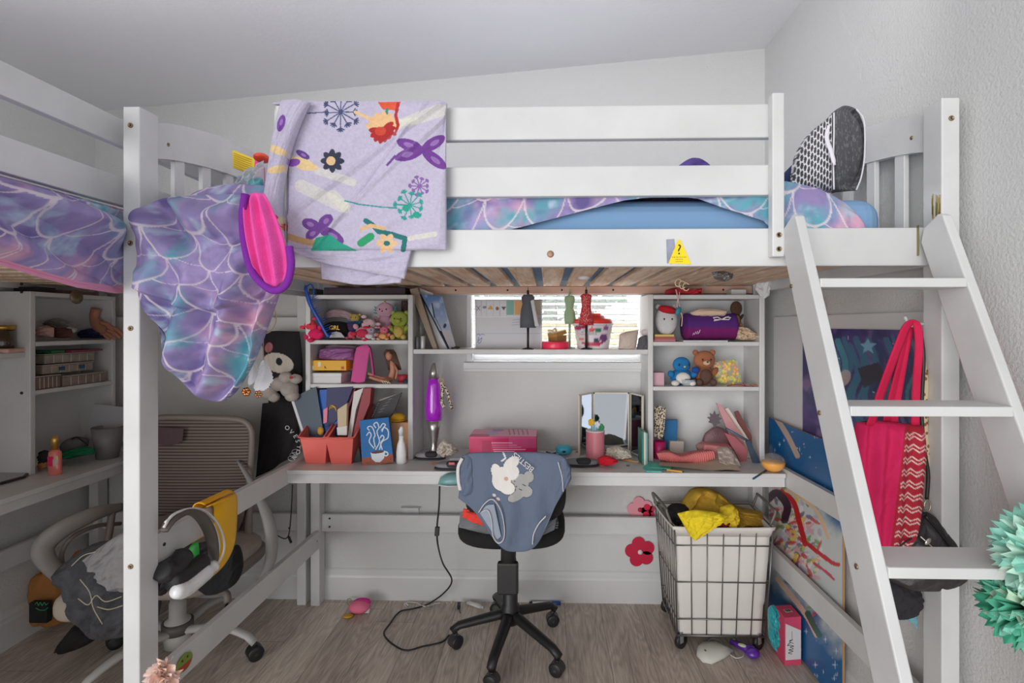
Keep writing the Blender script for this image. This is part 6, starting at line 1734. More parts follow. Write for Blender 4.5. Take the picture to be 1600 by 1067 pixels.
for k, (u0, col) in enumerate(((1003, (60, 120, 110)), (1006, (210, 210, 190)), (1009, (120, 170, 170)))):
    x0, x1, zb, zt = bb(u0, 674, u0 + 3, 722, 2.24); m = MB(); m.box(x0, x1, 2.24, 2.34, ZD, zt - .004 * k); put('notebook', ('dark green thin notebook', 'cream thin notebook', 'aqua thin notebook')[k] + ' standing right of the mirror', 'notebook', m, mt(col, .6), 'thin notebooks beside the mirror', bevel=.0008)

# ===== right shelf unit =====
R1, R2, R3 = 1.428, 1.226, 1.033
flatsoft('red_fabric', 'red and pink fabric bundle on top of the right shelf unit', 'fabric', [(1040, 453), (1060, 449), (1080, 452), (1096, 450)], [(1038, 460), (1060, 461), (1080, 461), (1096, 461)], 2.36, (186, 48, 64), D=.04, Db=.03, fold=.02, fs=9, seed=3, var=.4)
x0, x1, zb, zt = bb(1143, 450, 1166, 461, 2.35); m = MB(); m.box(x0, x1, 2.35, 2.42, R1, R1 + .026); put('small_box', 'small white box on top of the right shelf unit', 'box', m, M_TRIM, bevel=.002)
flatsoft('paper_scrap', 'torn white paper hanging off the right end of the shelf unit top', 'paper', [(1184, 432), (1196, 430), (1204, 438)], [(1180, 452), (1192, 466), (1202, 462)], 2.27, (222, 222, 224), D=.006, fold=.01, seed=5, p=.3)
plush('round white plush with a red cap on the top shelf right unit', (1022, 476, 1060, 518), 2.37, (206, 204, 206), None, (212, 210, 212), 'round', None, limbs=False, hs=.95, ear_col=(206, 204, 206), z0=R2 + .032)
m = MB(); q = W(1043, 484, 2.345); m.ell(q, (.042, .038, .018), (0, 12, 0), n=20); put('santa_cap', 'red felt cap on the round white plush', 'cap', m, mt((190, 26, 40), .9))
for k in range(3):
    x0, x1, zb, zt = bb(1022, 517, 1056, 532, 2.32); m = MB(); m.box(x0 + .002 * k, x1 - .003 * k, 2.325, 2.40, R2 + .0105 * k, R2 + .0105 * (k + 1) - .0008); put('book', ('bottom pink', 'middle red brown', 'top yellow')[k] + ' small book in the pile under the round white plush', 'book', m, mt(((206, 130, 140), (170, 96, 84), (214, 186, 110))[k], .6), 'small books on the right unit', bevel=.0008)
kc2 = thing('key_strap', 'pink and teal key strap dangling before the top right shelf', 'strap', W(1060, 510, 2.285))
m = MB(); m.tube([W(u, v, 2.285) for u, v in crom([(1056, 452), (1059, 466), (1058, 478), (1062, 486), (1066, 494), (1065, 510)], 24)], .0022, 6); m.tube([W(u, v, 2.283) for u, v in crom([(1062, 456), (1060, 470), (1063, 482)], 14)], .0018, 6); build('cord', m, mt((226, 190, 186), .5), parent=kc2)
m = MB(); m.ell(W(1060, 486, 2.283), (.012, .006, .020), (0, 20, 0), n=12); build('charm', m, mt((40, 130, 150), .5), parent=kc2)
# sleeping bag roll
sb = thing('sleeping_bag', 'purple rolled sleeping bag with white bow on the top right shelf', 'sleeping bag', W(1107, 530, 2.38))
a = W(1066, 510, 2.39); b = W(1148, 509, 2.39)
r_ = (W(0, 490, 2.35).z - R2 - .006) / 2; zc_ = R2 + .006 + r_
prof = [(0, 0), (r_ * .8, 0), (r_ * .98, .008)] + [(r_ * (1 + .03 * math.sin(k * 2.1)), .008 + (b.x - a.x - .016) * k / 16) for k in range(17)] + [(r_ * .8, b.x - a.x), (0, b.x - a.x)]
m = MB(); n0 = 0; m.lathe(prof, (a.x, 2.385, zc_), 40, VC, (0, 90, 0)); V = np.array(m.v); kk = np.clip((V[:, 2] - (zc_ - r_)) / (2 * r_), 0, 1)
C = np.where((kk > .45)[:, None], np.array(lin((84, 34, 118))), np.array(lin((118, 20, 100)))); m.c[0] = C; build('roll', m, None, parent=sb)
m = MB()
c = W(1128, 499, 2.385 - r_ - .003)
for s_ in (-1, 1): m.tube([c, c + Vector((s_ * .018, -.002, .010)), c + Vector((s_ * .038, 0, .008)), c + Vector((s_ * .03, 0, -.001)), c], .0028, 6)
m.tube([c, c + Vector((-.035, 0, -.006))], .0022, 6); m.tube([c, c + Vector((.03, 0, .014))], .0022, 6); build('bow', m, mt((226, 214, 226), .7), parent=sb)
m = MB(); m.tube([W(u, v, 2.385 - r_ - .001) for u, v in crom([(1082, 524), (1084, 520), (1085, 523), (1087, 518), (1088, 522), (1090, 517), (1091, 521), (1094, 515), (1093, 519), (1090, 522)], 50)], .0009, 5, mt((226, 200, 226), .6)); build('lettering', m, None, parent=sb)
flatsoft('beige_roll', 'beige rolled cloth lying on the purple sleeping bag', 'cloth roll', [(1078, 488), (1095, 482), (1130, 484), (1134, 488)], [(1080, 493), (1098, 495), (1125, 495), (1133, 492)], 2.37, (222, 196, 172), D=.03, Db=.02, fold=.006, seed=5)
plush('small brown and black bird plush right of the sleeping bag', (1140, 470, 1160, 512), 2.39, (48, 38, 34), (150, 100, 60), (84, 56, 40), None, (20, 20, 20), z0=None)
flatsoft('cream_cloth', 'cream crumpled cloth heap at the right of the top shelf', 'cloth', [(1146, 514), (1156, 510), (1170, 514), (1184, 524)], [(1150, 530), (1162, 532), (1176, 532), (1188, 532)], 2.36, (214, 190, 164), D=.035, Db=.03, fold=.03, fs=9, ft=7, seed=15)
x0, x1, zb, zt = bb(1067, 529, 1136, 533, 2.315); m = MB(); m.box(x0, x1, 2.302, 2.38, R2, R2 + .006); put('tablet', 'thin white tablet under the purple sleeping bag', 'tablet', m, mt((210, 212, 216), .3), bevel=.002)
# right shelf 2
x0, x1, zb, zt = bb(1021, 582, 1038, 600, 2.33); m = MB(); m.box(x0, x1, 2.33, 2.39, R3, zt); put('small_box', 'small pale pink box left of the blue penguin plush', 'box', m, mt((206, 164, 176), .6), bevel=.002)
plush('blue penguin plush with white belly on the middle shelf right unit', (1041, 557, 1088, 601), 2.365, (30, 116, 176), (222, 218, 214), (32, 118, 178), None, (226, 200, 110), z0=R3, ear_col=(206, 170, 140))
plush('brown teddy bear plush beside the blue penguin', (1080, 547, 1120, 600), 2.37, (150, 92, 62), (96, 70, 60), (164, 104, 72), 'round', (24, 20, 20), muzzle=(214, 178, 150), z0=R3)
m = MB(); m.ell(W(1087, 578, 2.325), (.018, .012, .014), n=14); put('scarf_ball', 'dark blue pompom between the penguin and the teddy bear', 'pompom', m, mt((24, 70, 150), .9))
gl_ = thing('glass_bowl', 'small glass bowl before the penguin and teddy bear', 'bowl', W(1078, 602, 2.32))
m = MB(); m.lathe([(0, 0), (.02, 0), (.036, .028), (.034, .028), (.018, .003), (0, .003)], (W(1074, 600, 2.33).x, 2.335, R3), 24); build('bowl', m, mt((214, 222, 226), .05, alpha=.45), parent=gl_)
m = MB(); m.tube([(W(1074, 590, 2.33).x + .038 * math.cos(a), 2.335 + .02 * math.sin(a), R3 + .03) for a in np.linspace(0, 6.28, 24)[:-1]], .0014, 6, closed=True); build('rim_wire', m, M_DARK, parent=gl_)
gb = thing('candy_bag', 'clear bag full of yellow and pink candies on the middle shelf', 'candy bag', W(1138, 600, 2.37))
m = MB(); F, B, S, T = soft([(1113, 566), (1135, 562), (1152, 562)], [(1120, 598), (1140, 602), (1160, 598)], 2.385, D=.022, Db=.015, p=.4); m.pillow(F, B); build('clear_film', m, mt((240, 236, 200), .1, alpha=.25, coat=1.0), parent=gb)
rnd = random.Random(5); colz = [(250, 222, 40), (246, 200, 30), (250, 150, 150), (250, 160, 60), (190, 220, 110)]
for k in range(70):
    s, t_ = rnd.random() * .86 + .07, rnd.random() * .86 + .07
    p = Vector(F[int(t_ * 29), int(s * 39)] if F.shape[0] == 30 else F[int(t_ * (F.shape[0] - 1)), int(s * (F.shape[1] - 1))]); p.y += .008 + rnd.random() * .012
    m = MB(); m.ell(p, .0072 + .002 * rnd.random(), n=8); build('candy', m, mt(colz[(k * 7 + int(s * 3)) % 5] if k % 3 else colz[0], .5), parent=gb)
m = MB()
for px in ([(1136, 603), (1150, 601), (1172, 604)], [(1160, 598), (1170, 606), (1180, 602)], [(1163, 602), (1162, 610)]): m.tube([W(u, v, 2.315) for u, v in crom(px, 12)], .0035, 6, flat=.5)
put('ribbon', 'dark red ribbon at the front edge of the middle right shelf', 'ribbon', m, mt((170, 30, 36), .7))
m = MB(); m.obox(W(1182, 603, 2.33), (.05, .03, .006), (0, 12, 20)); put('wood_stick', 'brown wooden stick beside the dark red ribbon', 'stick', m, mt((176, 116, 84), .7))
# lower right bay
mgc = thing('pencil_cup', 'magenta cup with leopard sheets in it, left of the lower right bay', 'cup', WZ(1031, 712, ZD))
xq = W(1031, 700, 2.35).x; m = MB(); m.lathe([(0, 0), (.026, 0), (.027, .075), (.024, .075), (.023, .004), (0, .004)], (xq, 2.36, ZD), 24); build('cup_body', m, mt((176, 24, 92), .5), parent=mgc)
F, B, S, T = soft([(1022, 636), (1032, 634), (1041, 638)], [(1022, 684), (1030, 686), (1037, 682)], 2.365, D=.008, fold=.01, ns=26, nt=40, fs=8, seed=6)
m = MB(); m.pillow(F, B); put('leopard_bag', 'clear bag with brown leopard pattern standing in the magenta cup', 'bag', m, lm)
slabthing('folder', 'blue card folder standing behind the magenta cup', 'folder', [(1037, 657), (1059, 656), (1057, 700), (1038, 702)], 2.42, .02, (20, 104, 156))
x0, x1, zb, zt = bb(1046, 687, 1069, 706, 2.40); m = MB(); m.obox(((x0 + x1) / 2, 2.43, ZD + .032), (x1 - x0, .04, .062), (0, 3, 8)); put('block', 'square beige block at the back of the lower right bay', 'block', m, mt((206, 196, 184), .7), bevel=.002)
kb = thing('knit_band', 'coral pink ribbed knit band lying on the desk in the right bay', 'knit band', WZ(1075, 722, ZD))
F, B, S, T = soft([(1026, 708), (1045, 706), (1065, 712), (1090, 706), (1116, 704)], [(1030, 718), (1050, 722), (1072, 722), (1092, 724), (1118, 716)], 2.25, D=.02, Db=.08, ns=120, nt=24, p=.4)
F[..., 1] += .005 * np.sin(S * 190) * np.clip(T * 6, 0, 1); F[..., 2] += .002 * np.sin(S * 190)
F[..., 2] = np.maximum(F[..., 2], ZD + .002); m = MB(); m.pillow(F, B); build('knit', m, mt((214, 124, 122), .95, bump=1, bs=300), parent=kb)
flatsoft('beige_shawl', 'beige shawl folded under the coral knit band', 'shawl', [(1032, 716), (1070, 712), (1110, 702), (1140, 704)], [(1030, 727), (1080, 732), (1130, 737), (1158, 736)], lambda s, t: 2.35 - .20 * t, (196, 176, 156), D=.004, Db=.002, fold=.006, seed=16, ns=70, nt=40, zmin=ZD + .002)
x0, x1, zb, zt = bb(1103, 694, 1147, 716, 2.30); m = MB(); m.obox(((x0 + x1) / 2, 2.36, ZD + .034), (x1 - x0, .09, .060), (0, 4, -6)); put('pink_case', 'coral pink soft box case in the lower right bay', 'case', m, mt((222, 140, 140), .8), bevel=.008)
flatsoft('grey_cloth', 'taupe cloth spilling from the coral pink case', 'cloth', [(1120, 700), (1135, 698), (1146, 704)], [(1124, 722), (1145, 730), (1158, 728)], lambda s, t: 2.29 - .08 * t, (182, 166, 156), D=.01, fold=.01, seed=26)
pa_ = thing('pineapple_decor', 'dark rose sequin pineapple leaning in the lower right bay', 'decoration', W(1118, 700, 2.40))
m = MB(); F, B, S, T = soft([(1102, 676), (1118, 666), (1136, 672)], [(1100, 702), (1118, 708), (1140, 706)], 2.40, D=.022, Db=.01, p=.4, mid=[(1097, 690), (1118, 690), (1142, 690)]); m.pillow(F, B); build('fruit', m, mt((120, 86, 92), .4, bump=1, bs=200, var=.3), parent=pa_)
m = MB(); m.prism([(0, 0), (-.010, .020), (-.028, .026), (-.020, .036), (-.034, .048), (-.018, .050), (-.022, .068), (-.008, .060), (0, .078), (.006, .060), (.022, .064), (.016, .050), (.032, .044), (.018, .034), (.026, .022), (.010, .018)], W(1117, 669, 2.39), (1, 0, 0), (0, 0, 1), -.006); build('leaf_crown', m, mt((104, 92, 98), .5), parent=pa_)
books = [([(1119, 629), (1128, 634), (1160, 680), (1166, 716), (1158, 722)], 2.36, (206, 150, 152), 'rose pink bound book, leftmost of the leaning books'),
         ([(1128, 640), (1138, 637), (1172, 690), (1176, 722), (1168, 722)], 2.375, (222, 206, 196), 'cream paged book second of the leaning books'),
         ([(1148, 644), (1154, 642), (1184, 700), (1186, 722), (1178, 724)], 2.385, (122, 70, 66), 'thin maroon book third of the leaning books'),
         ([(1158, 664), (1170, 668), (1190, 710), (1188, 724), (1182, 724)], 2.40, (178, 142, 138), 'dusty pink padded book behind the maroon one'),
         ([(1132, 676), (1148, 682), (1168, 702), (1166, 722), (1156, 720)], 2.31, (170, 96, 104), 'dark rose slatted tray leaning before the books'),
         ([(1166, 690), (1172, 688), (1188, 722), (1186, 728), (1178, 726)], 2.28, (60, 76, 96), 'navy patterned notebook rightmost of the leaning books')]
for pts, Y, col, lb in books: slabthing('book', lb, 'book', pts, Y, .012, col, group='leaning books in the lower right bay')
m = MB(); m.tube([W(1135, 670, 2.29), W(1168, 688, 2.29)], .009, 8, flat=.6); put('hair_straightener', 'blue grey bar lying over the leaning books', 'bar', m, mt((86, 104, 124), .4))
m = MB(); m.ell(W(1098, 700, 2.36), (.03, .02, .022), (0, 30, 0), lump=.1, n=20); put('brown_purse', 'dusty brown crumpled purse left of the pineapple', 'purse', m, mt((168, 124, 120), .8))
nt2 = thing('sticky_notes', 'teal sticky notes lying on the desk front right', 'notes', WZ(1030, 735, ZD))
for k, (pts, dz) in enumerate((([(1004, 731), (1018, 722), (1038, 726), (1034, 738), (1010, 737)], .001), ([(1020, 724), (1054, 722), (1048, 733), (1016, 731)], .006))):
    P_ = [WZ(u, v, ZD + dz) for u, v in pts]; n = len(P_); m = MB(); m.add(P_ + [p + Vector((0, 0, .0015 + .002 * (1 - k))) for p in P_], [tuple(range(n)), tuple(range(n, 2 * n))] + [(i, (i + 1) % n, n + (i + 1) % n, n + i) for i in range(n)]); build('note_pad', m, mt(((96, 196, 180), (104, 206, 190))[k], .7), parent=nt2)
pe = thing('pencil', 'yellow pencil beside the teal sticky notes', 'pencil', WZ(1055, 736, ZD))
a, b = WZ(1042, 734, ZD + .004), WZ(1066, 737, ZD + .004); m = MB(); m.tube([a, b], .0036, 6, smooth=False); build('barrel', m, mt((226, 170, 70), .5), parent=pe); m = MB(); m.tube([b, b + (b - a).normalized() * .01], [.0036, .0005], 6); build('tip', m, mt((90, 60, 40), .6), parent=pe)
a, b = WZ(1177, 748, ZD + .004), WZ(1197, 735, ZD + .004); m = MB(); m.tube([a, b], .0038, 8); put('pen', 'dark teal pen at the right end of the desk', 'pen', m, mt((30, 90, 100), .4))
orb = thing('snack_cup', 'clear round cup of orange slime at the right end of the desk', 'cup', WZ(1208, 738, ZD))
q = WZ(1208, 737, ZD); r_ = 18 * q.y / FPX
m = MB(); m.ell(q + Vector((0, 0, r_ * .80)), (r_, r_, r_ * .82), n=30); build('clear_shell', m, mt((236, 232, 224), .05, alpha=.12, coat=1.0), parent=orb)
m = MB(); m.lathe([(0, .004)] + [(r_ * .95 * math.sin(a), r_ * .8 - r_ * .78 * math.cos(a)) for a in np.linspace(.2, 1.65, 12)] + [(0, r_ * .84)], q, 30); build('orange_fill', m, mt((252, 170, 10), .35), parent=orb)

# ===== hanging black hoodie and fur pompom at left of the desk =====
hk = thing('hoodie', 'black hoodie hanging on the back wall left of the desk', 'hoodie', W(438, 745, 2.36))
def hp_(P):
    P.ell(435, 567, 24, 15, (206, 196, 184), 15); P.ell(436, 565, 5, 6, (34, 32, 36), -20); P.ell(420, 543, 6, 8, (176, 110, 116), 20); P.poly([(432, 690), (450, 695), (448, 704), (430, 698)], (176, 176, 180))
F, B, S, T = soft([(404, 520), (430, 517), (468, 518)], [(399, 746), (425, 734), (440, 722)], 2.36, D=.03, Db=.02, ns=120, nt=160, fold=.012, fs=5, ft=2, seed=6, mid=[(420, 632), (440, 632), (470, 632)])
u_, v_ = proj(F); P = Paint(u_, v_, (30, 28, 32)); hp_(P); m = MB(); m.pillow(F, B, VC, P.C); build('body', m, None, parent=hk)
F, B, S, T = soft([(410, 630), (436, 628), (468, 625)], [(400, 742), (430, 728), (468, 708)], 2.33, D=.02, Db=.01, ns=60, nt=60, fold=.012, fs=5, ft=2, seed=16)
m = MB(); m.pillow(F, B); build('skirt', m, mt((30, 28, 31), .9), parent=hk)
m = MB()
for ch_, u, v, a in (('O', 447, 671, -35), ('V', 453, 677, -48), ('E', 459, 683, -60), ('S', 462, 690, -74), ('Y', 464, 698, -96), ('O', 463, 705, -108), ('U', 458, 712, -135)):
    m.text(ch_, mt((206, 204, 206), .7), Matrix.Translation(W(u, v, 2.29)) @ T90 @ Matrix.Rotation(math.radians(a), 4, 'Z'), .027, .0005)
build('lettering', m, None, parent=hk)
fp = thing('fur_pompom', 'fluffy grey fur pompom plush hanging before the black hoodie', 'pompom', W(440, 632, 2.28))
m = MB(); rnd = random.Random(8)
cs_ = [(420, 612, .034), (437, 600, .036), (452, 608, .040), (446, 590, .03), (462, 592, .026), (428, 620, .026), (456, 618, .03)]
for (u, v, r_) in cs_: m.ell(W(u, v, 2.27), (r_, r_ * .8, r_ * .85), n=18, lump=.05, seed=u)
build('fur', m, mt((180, 170, 164), .98, bump=1.5, bs=160, var=.18), parent=fp)
m = MB(); m.ell(W(455, 590, 2.235), (.008, .006, .006), n=10); build('red_nose', m, mt((200, 50, 70), .5), parent=fp)
m = MB()
for k in range(3): m.tube([W(462 - 3 * k + 6 * math.cos(a), 706 + 5 * k + 4 * math.sin(a), 2.24) for a in np.linspace(0, 6.28, 14)[:-1]], .0012, 6, closed=True)
put('wire_rings', 'loose wire rings dangling beside the desk left end', 'rings', m, mt((176, 176, 180), .3, .9))
m = MB(); m.tube([W(u, v, 2.35) for u, v in crom([(413, 757), (412, 790), (420, 822), (436, 838), (450, 838), (455, 800), (457, 757)], 50)], .0026, 6); m.tube([W(451, 838, 2.35), W(455, 848, 2.35)], .006, 6); put('cable', 'black cable looping down under the left end of the desk', 'cable', m, M_BLK)

# ===== left wall unit =====
def L(u, v, X): return WXp(u, v, X)
XL1 = -2.05
cd = thing('candle_jar', 'dark glass candle jar with gold lid at the left frame edge', 'candle', L(4, 540, -2.11))
q = L(4, 541, -2.10); q.z = 1.192 + .018
m = MB(); m.lathe([(0, 0), (.034, 0), (.036, .004), (.036, .070), (0, .070)], q, 26); build('glass', m, mt((66, 50, 36), .1, coat=1.0), parent=cd)
m = MB(); m.lathe([(0, .070), (.037, .070), (.037, .088), (0, .088)], q, 26); build('lid', m, mt((196, 156, 84), .3, .9), parent=cd)
m = MB(); m.obox((q.x + .01, q.y, 1.2005), (.11, .12, .016), (0, 0, 10)); put('pink_soap', 'flat pale pink case under the dark candle jar', 'case', m, mt((222, 184, 170), .6), bevel=.006)
# mannequin hand
hn = thing('mannequin_hand', 'brown mannequin hand reaching down onto the upper left shelf', 'mannequin hand', W(160, 525, 2.38))
M_SK = mt((178, 122, 96), .55)
XH_ = -2.09
m = MB(); m.tube([W(u, v, 2.385) for u, v in crom([(150, 482), (147, 496), (152, 508), (163, 517), (172, 521)], 20)], [.021, .021, .021, .021, .020, .020, .021, .022, .023, .024, .025, .026, .026, .026, .025, .024, .023, .022, .020, .016], 14, flat=.75)
for px, r_ in (([(168, 511), (180, 513), (188, 519), (193, 526)], .0085), ([(168, 516), (177, 519), (184, 524), (188, 529)], .0085), ([(166, 520), (172, 524), (178, 528), (180, 531)], .008), ([(162, 521), (166, 526), (170, 529), (172, 531)], .007), ([(158, 504), (166, 506), (173, 511), (178, 517)], .0095)):
    m.tube([W(u, v, 2.35) for u, v in crom(px, 12)], [r_] * 9 + [r_ * .9, r_ * .75, r_ * .4], 10)
build('hand', m, M_SK, parent=hn)
def lsoft(name, label, cat, top, bot, X, col, D=.03, fold=.015, seed=1, mid=None, **k):
    def toY(u, v): return L(u, v, X).y
    cy_ = np.mean([toY(u, v) for u, v in top + bot])
    return flatsoft(name, label, cat, top, bot, float(cy_), col, D=D, fold=fold, seed=seed, mid=mid, **k)
lsoft('pouch', 'pale pink animal print pouch on the upper left shelf', 'pouch', [(62, 512), (72, 508), (84, 512)], [(62, 526), (72, 528), (84, 527)], -2.08, (196, 158, 150), seed=3)
lsoft('bracelets', 'heap of dark red beads on the upper left shelf', 'beads', [(82, 516), (96, 512), (112, 514)], [(82, 527), (96, 528), (114, 527)], -2.07, (96, 60, 58), seed=5, fs=14, ft=10)
lsoft('clear_wrap', 'crumpled clear wrap behind the red beads on the upper left shelf', 'wrap', [(68, 504), (90, 497), (115, 504)], [(70, 514), (92, 514), (120, 516)], -2.13, (150, 142, 136), seed=7, fs=12, ft=10, rough=.2)
lsoft('navy_cloth', 'navy folded cloth under the mannequin hand', 'cloth', [(126, 516), (145, 513), (168, 516)], [(126, 528), (145, 528), (172, 528)], -2.09, (48, 50, 92), seed=9)
m = MB(); m.obox(L(112, 515, -2.05), (.03, .03, .012), (10, 20, 30)); put('white_cube', 'small white tag on the red beads', 'tag', m, M_TRIM)
# clear organizers, left shelf
def organ(label, u0, v0, u1, v1, col, X=-2.03, latch=True, w=.12):
    a, b = L(u0, v1, X), L(u1, v0, X); z0_, z1_ = a.z, L(u0, v0, X).z
    t = thing('organizer_case', label, 'case', (X - w / 2, (a.y + b.y) / 2, z0_), 'clear plastic bead organizers on the left shelf')
    m = MB(); m.box(X - w, X, a.y, b.y, z0_, z1_ - .006); build('tray', m, mt(col, .15, coat=.8, var=.35), parent=t, bevel=.003)
    m = MB(); m.box(X - w - .002, X + .002, a.y - .002, b.y + .002, z1_ - .006, z1_); build('lid', m, mt((172, 158, 148), .12, coat=1.0), parent=t, bevel=.002)
    m = MB()
    k = 5
    for i in range(1, k): y = a.y + (b.y - a.y) * i / k; m.box(X - .0005, X + .001, y - .001, y + .001, z0_ + .003, z1_ - .008)
    build('divider', m, mt((206, 198, 190), .3), parent=t)
    if latch:
        for f in (.3, .7):
            y = a.y + (b.y - a.y) * f; m = MB(); m.box(X + .001, X + .006, y - .014, y + .014, z0_ + .012, z0_ + .028); build('latch', m, mt((34, 84, 116), .4), parent=t, bevel=.002)
    return t
ZS = 1.04
def organ3(label, y0, y1, z0_, z1_, col, X, w, latch=True):
    t = thing('organizer_case', label, 'case', (X - w / 2, (y0 + y1) / 2, z0_), 'clear plastic bead organizers on the left shelf')
    m = MB(); m.box(X - w, X, y0, y1, z0_, z1_ - .006); build('tray', m, mt(col, .15, coat=.8, var=.35), parent=t, bevel=.003)
    m = MB(); m.box(X - w - .002, X + .002, y0 - .002, y1 + .002, z1_ - .006, z1_ - .0005); build('lid', m, mt((172, 158, 148), .12, coat=1.0), parent=t, bevel=.002)
    m = MB()
    for i in range(1, 6): y = y0 + (y1 - y0) * i / 6; m.box(X - .0005, X + .001, y - .0012, y + .0012, z0_ + .003, z1_ - .008)
    build('divider', m, mt((206, 198, 190), .3), parent=t)
    if latch:
        for f in (.35, .75):
            y = y0 + (y1 - y0) * f; m = MB(); m.box(X + .001, X + .007, y - .012, y + .012, z0_ + .012, z0_ + .028); build('latch', m, mt((34, 84, 116), .4), parent=t, bevel=.002)
organ3('lowest long bead organizer at the front of the left shelf', 2.17, 2.39, ZS, ZS + .046, (132, 112, 100), -2.03, .12, False)
organ3('short brown bead organizer nearest the panel on the left shelf', 2.05, 2.16, ZS, ZS + .055, (110, 80, 62), -2.03, .12, False)
organ3('middle bead organizer with blue latches on the left shelf', 2.10, 2.34, ZS + .056, ZS + .096, (152, 136, 124), -2.05, .11)
organ3('topmost bead organizer of the left shelf pile', 2.12, 2.36, ZS + .097, ZS + .140, (150, 138, 126), -2.06, .10, False)
m = MB(); m.box(-2.15, -2.05, 2.14, 2.20, ZS + .141, ZS + .152); put('plastic_case', 'flat green case on top of the organizer pile', 'case', m, mt((40, 110, 70), .5))
m = MB(); m.box(-2.15, -2.04, 2.22, 2.38, ZS + .141, ZS + .149); put('magazine', 'dark pink magazine on top of the organizer pile', 'magazine', m, mt((140, 60, 84), .5))
# top clutter
m = MB(); m.box(-2.15, -2.05, 2.08, 2.16, 1.43, 1.452); put('small_box', 'dark flat box on top of the left wall unit', 'box', m, M_DARK, bevel=.002)
m = MB(); m.box(-2.14, -2.04, 2.18, 2.36, 1.43, 1.445); put('booklet', 'thin mauve booklet on top of the left wall unit', 'booklet', m, mt((120, 92, 100), .6))
m = MB(); q = L(118, 455, -2.02); m.lathe([(0, -.002), (.030, -.002), (.030, .002), (0, .002)], (-2.015, q.y, 1.418), 24, None, (0, 90, 0)); put('coin_medal', 'round metallic disc hanging on the left wall unit top board', 'medal', m, mt((150, 136, 110), .4, .7))
# desk bits
pf = thing('perfume_bottle', 'pink body spray bottle with gold pump on the left desk', 'bottle', WZ(86, 742, ZD))
q = WZ(86, 741, ZD); s_ = q.y / FPX * 1.05
M_PF = mt((226, 120, 110), .12, coat=1.0)
m = MB(); m.lathe([(0, 0), (9.5 * s_, 0), (10 * s_, .004), (9 * s_, .088), (5 * s_, .098), (0, .098)], q, 24, M_PF, sy=.7); build('glass', m, None, parent=pf)
A = np.zeros((20, 16, 3))
for i in range(20):
    for j in range(16):
        a = -2.5 + 1.9 * j / 15; r0 = 10.2 * s_ * (1 - .1 * i / 19); A[i, j] = (q.x + r0 * math.cos(a), q.y + r0 * .7 * math.sin(a), ZD + .012 + .062 * (1 - i / 19.))
u_, v_ = proj(A); P = Paint(u_, v_, (206, 176, 166)); P.mask(u_ < 83, (226, 34, 98)); P.ell(92, 715, 4, 4, (240, 200, 40)); P.ell(93, 726, 3, 4, (230, 90, 60)); P.ell(91, 736, 4, 2, (230, 60, 80))
m = MB(); m.grid(A, VCP, col=P.C); build('label_wrap', m, None, parent=pf)
m = MB(); m.lathe([(0, .098), (4.5 * s_, .098), (4.5 * s_, .116), (5.5 * s_, .117), (4.8 * s_, .14), (2.5 * s_, .152), (0, .153)], q, 18); build('pump', m, mt((216, 172, 92), .3, .8), parent=pf)
gc_ = thing('plastic_cup', 'large grey plastic cup on the left desk beside the post', 'cup', WZ(168, 716, ZD))
q = WZ(168, 715, ZD); q.x = min(q.x, -1.90); s_ = q.y / FPX
m = MB(); m.lathe([(0, 0), (15 * s_, 0), (21 * s_, .135), (19.5 * s_, .135), (14 * s_, .004), (0, .004)], q, 36); build('cup_body', m, mt((134, 132, 132), .5), parent=gc_)
m = MB(); m.tube([q + Vector((20.5 * s_ * math.cos(a), 20.5 * s_ * math.sin(a), .135)) for a in np.linspace(0, 6.28, 36)[:-1]], .0022, 6, closed=True); build('rim', m, mt((112, 110, 110), .5), parent=gc_)
flatsoft('green_cloth', 'green cloth crumpled on the left desk', 'cloth', [(94, 705), (112, 702), (130, 698), (146, 700)], [(92, 713), (110, 716), (130, 712), (146, 710)], 2.20, (24, 116, 78), D=.04, Db=.03, fold=.02, fs=7, seed=12)
cpp = thing('ball_cap', 'grey and black cap lying on the green cloth', 'cap', W(118, 702, 2.26))
m = MB(); m.ell(W(116, 695, 2.27), (.056, .04, .034), (0, -14, 0), n=26, lump=.03); build('crown', m, mt((120, 118, 122), .9, bump=.6, bs=300), parent=cpp)
m = MB(); m.tube([W(u, v, 2.235) for u, v in crom([(112, 686), (120, 683), (128, 688), (138, 696)], 14)], .003, 6); build('strap', m, M_DARK, parent=cpp)
bb_ = thing('hair_pouch', 'black and tan pouch beside the pink body spray', 'pouch', W(70, 735, 2.12))
m = MB(); F, B, S, T = soft([(61, 706), (70, 703), (78, 706)], [(61, 722), (70, 724), (78, 722)], 2.09, D=.02, fold=.01); m.pillow(F, B); build('black_top', m, mt((34, 32, 34), .9), parent=bb_)
m = MB(); F, B, S, T = soft([(61, 720), (70, 719), (77, 720)], [(61, 736), (70, 732), (77, 730)], 2.09, D=.02, fold=.01); m.pillow(F, B); build('tan_base', m, mt((172, 116, 70), .8), parent=bb_)
slabthing('letter_board', 'blank white board leaning on the left wall behind the grey cup', 'board', [(130, 688), (147, 631), (192, 636), (192, 690)], 2.33, .006, (180, 180, 184))
tbp = thing('sketch_tablet', 'flat pale tablet with dark rim at the left edge of the left desk', 'tablet', WZ(18, 750, ZD))
P_ = [WZ(u, v, ZD + .004) for u, v in ((-20, 745), (0, 740), (38, 737), (45, 741), (40, 746), (0, 757), (-20, 760))]
n = len(P_); m = MB(); m.add(P_ + [p + Vector((0, 0, .006)) for p in P_], [tuple(range(n))[::-1], tuple(range(n, 2 * n))] + [(i, (i + 1) % n, n + (i + 1) % n, n + i) for i in range(n)]); build('tablet_body', m, mt((56, 48, 54), .5), parent=tbp, bevel=.002)
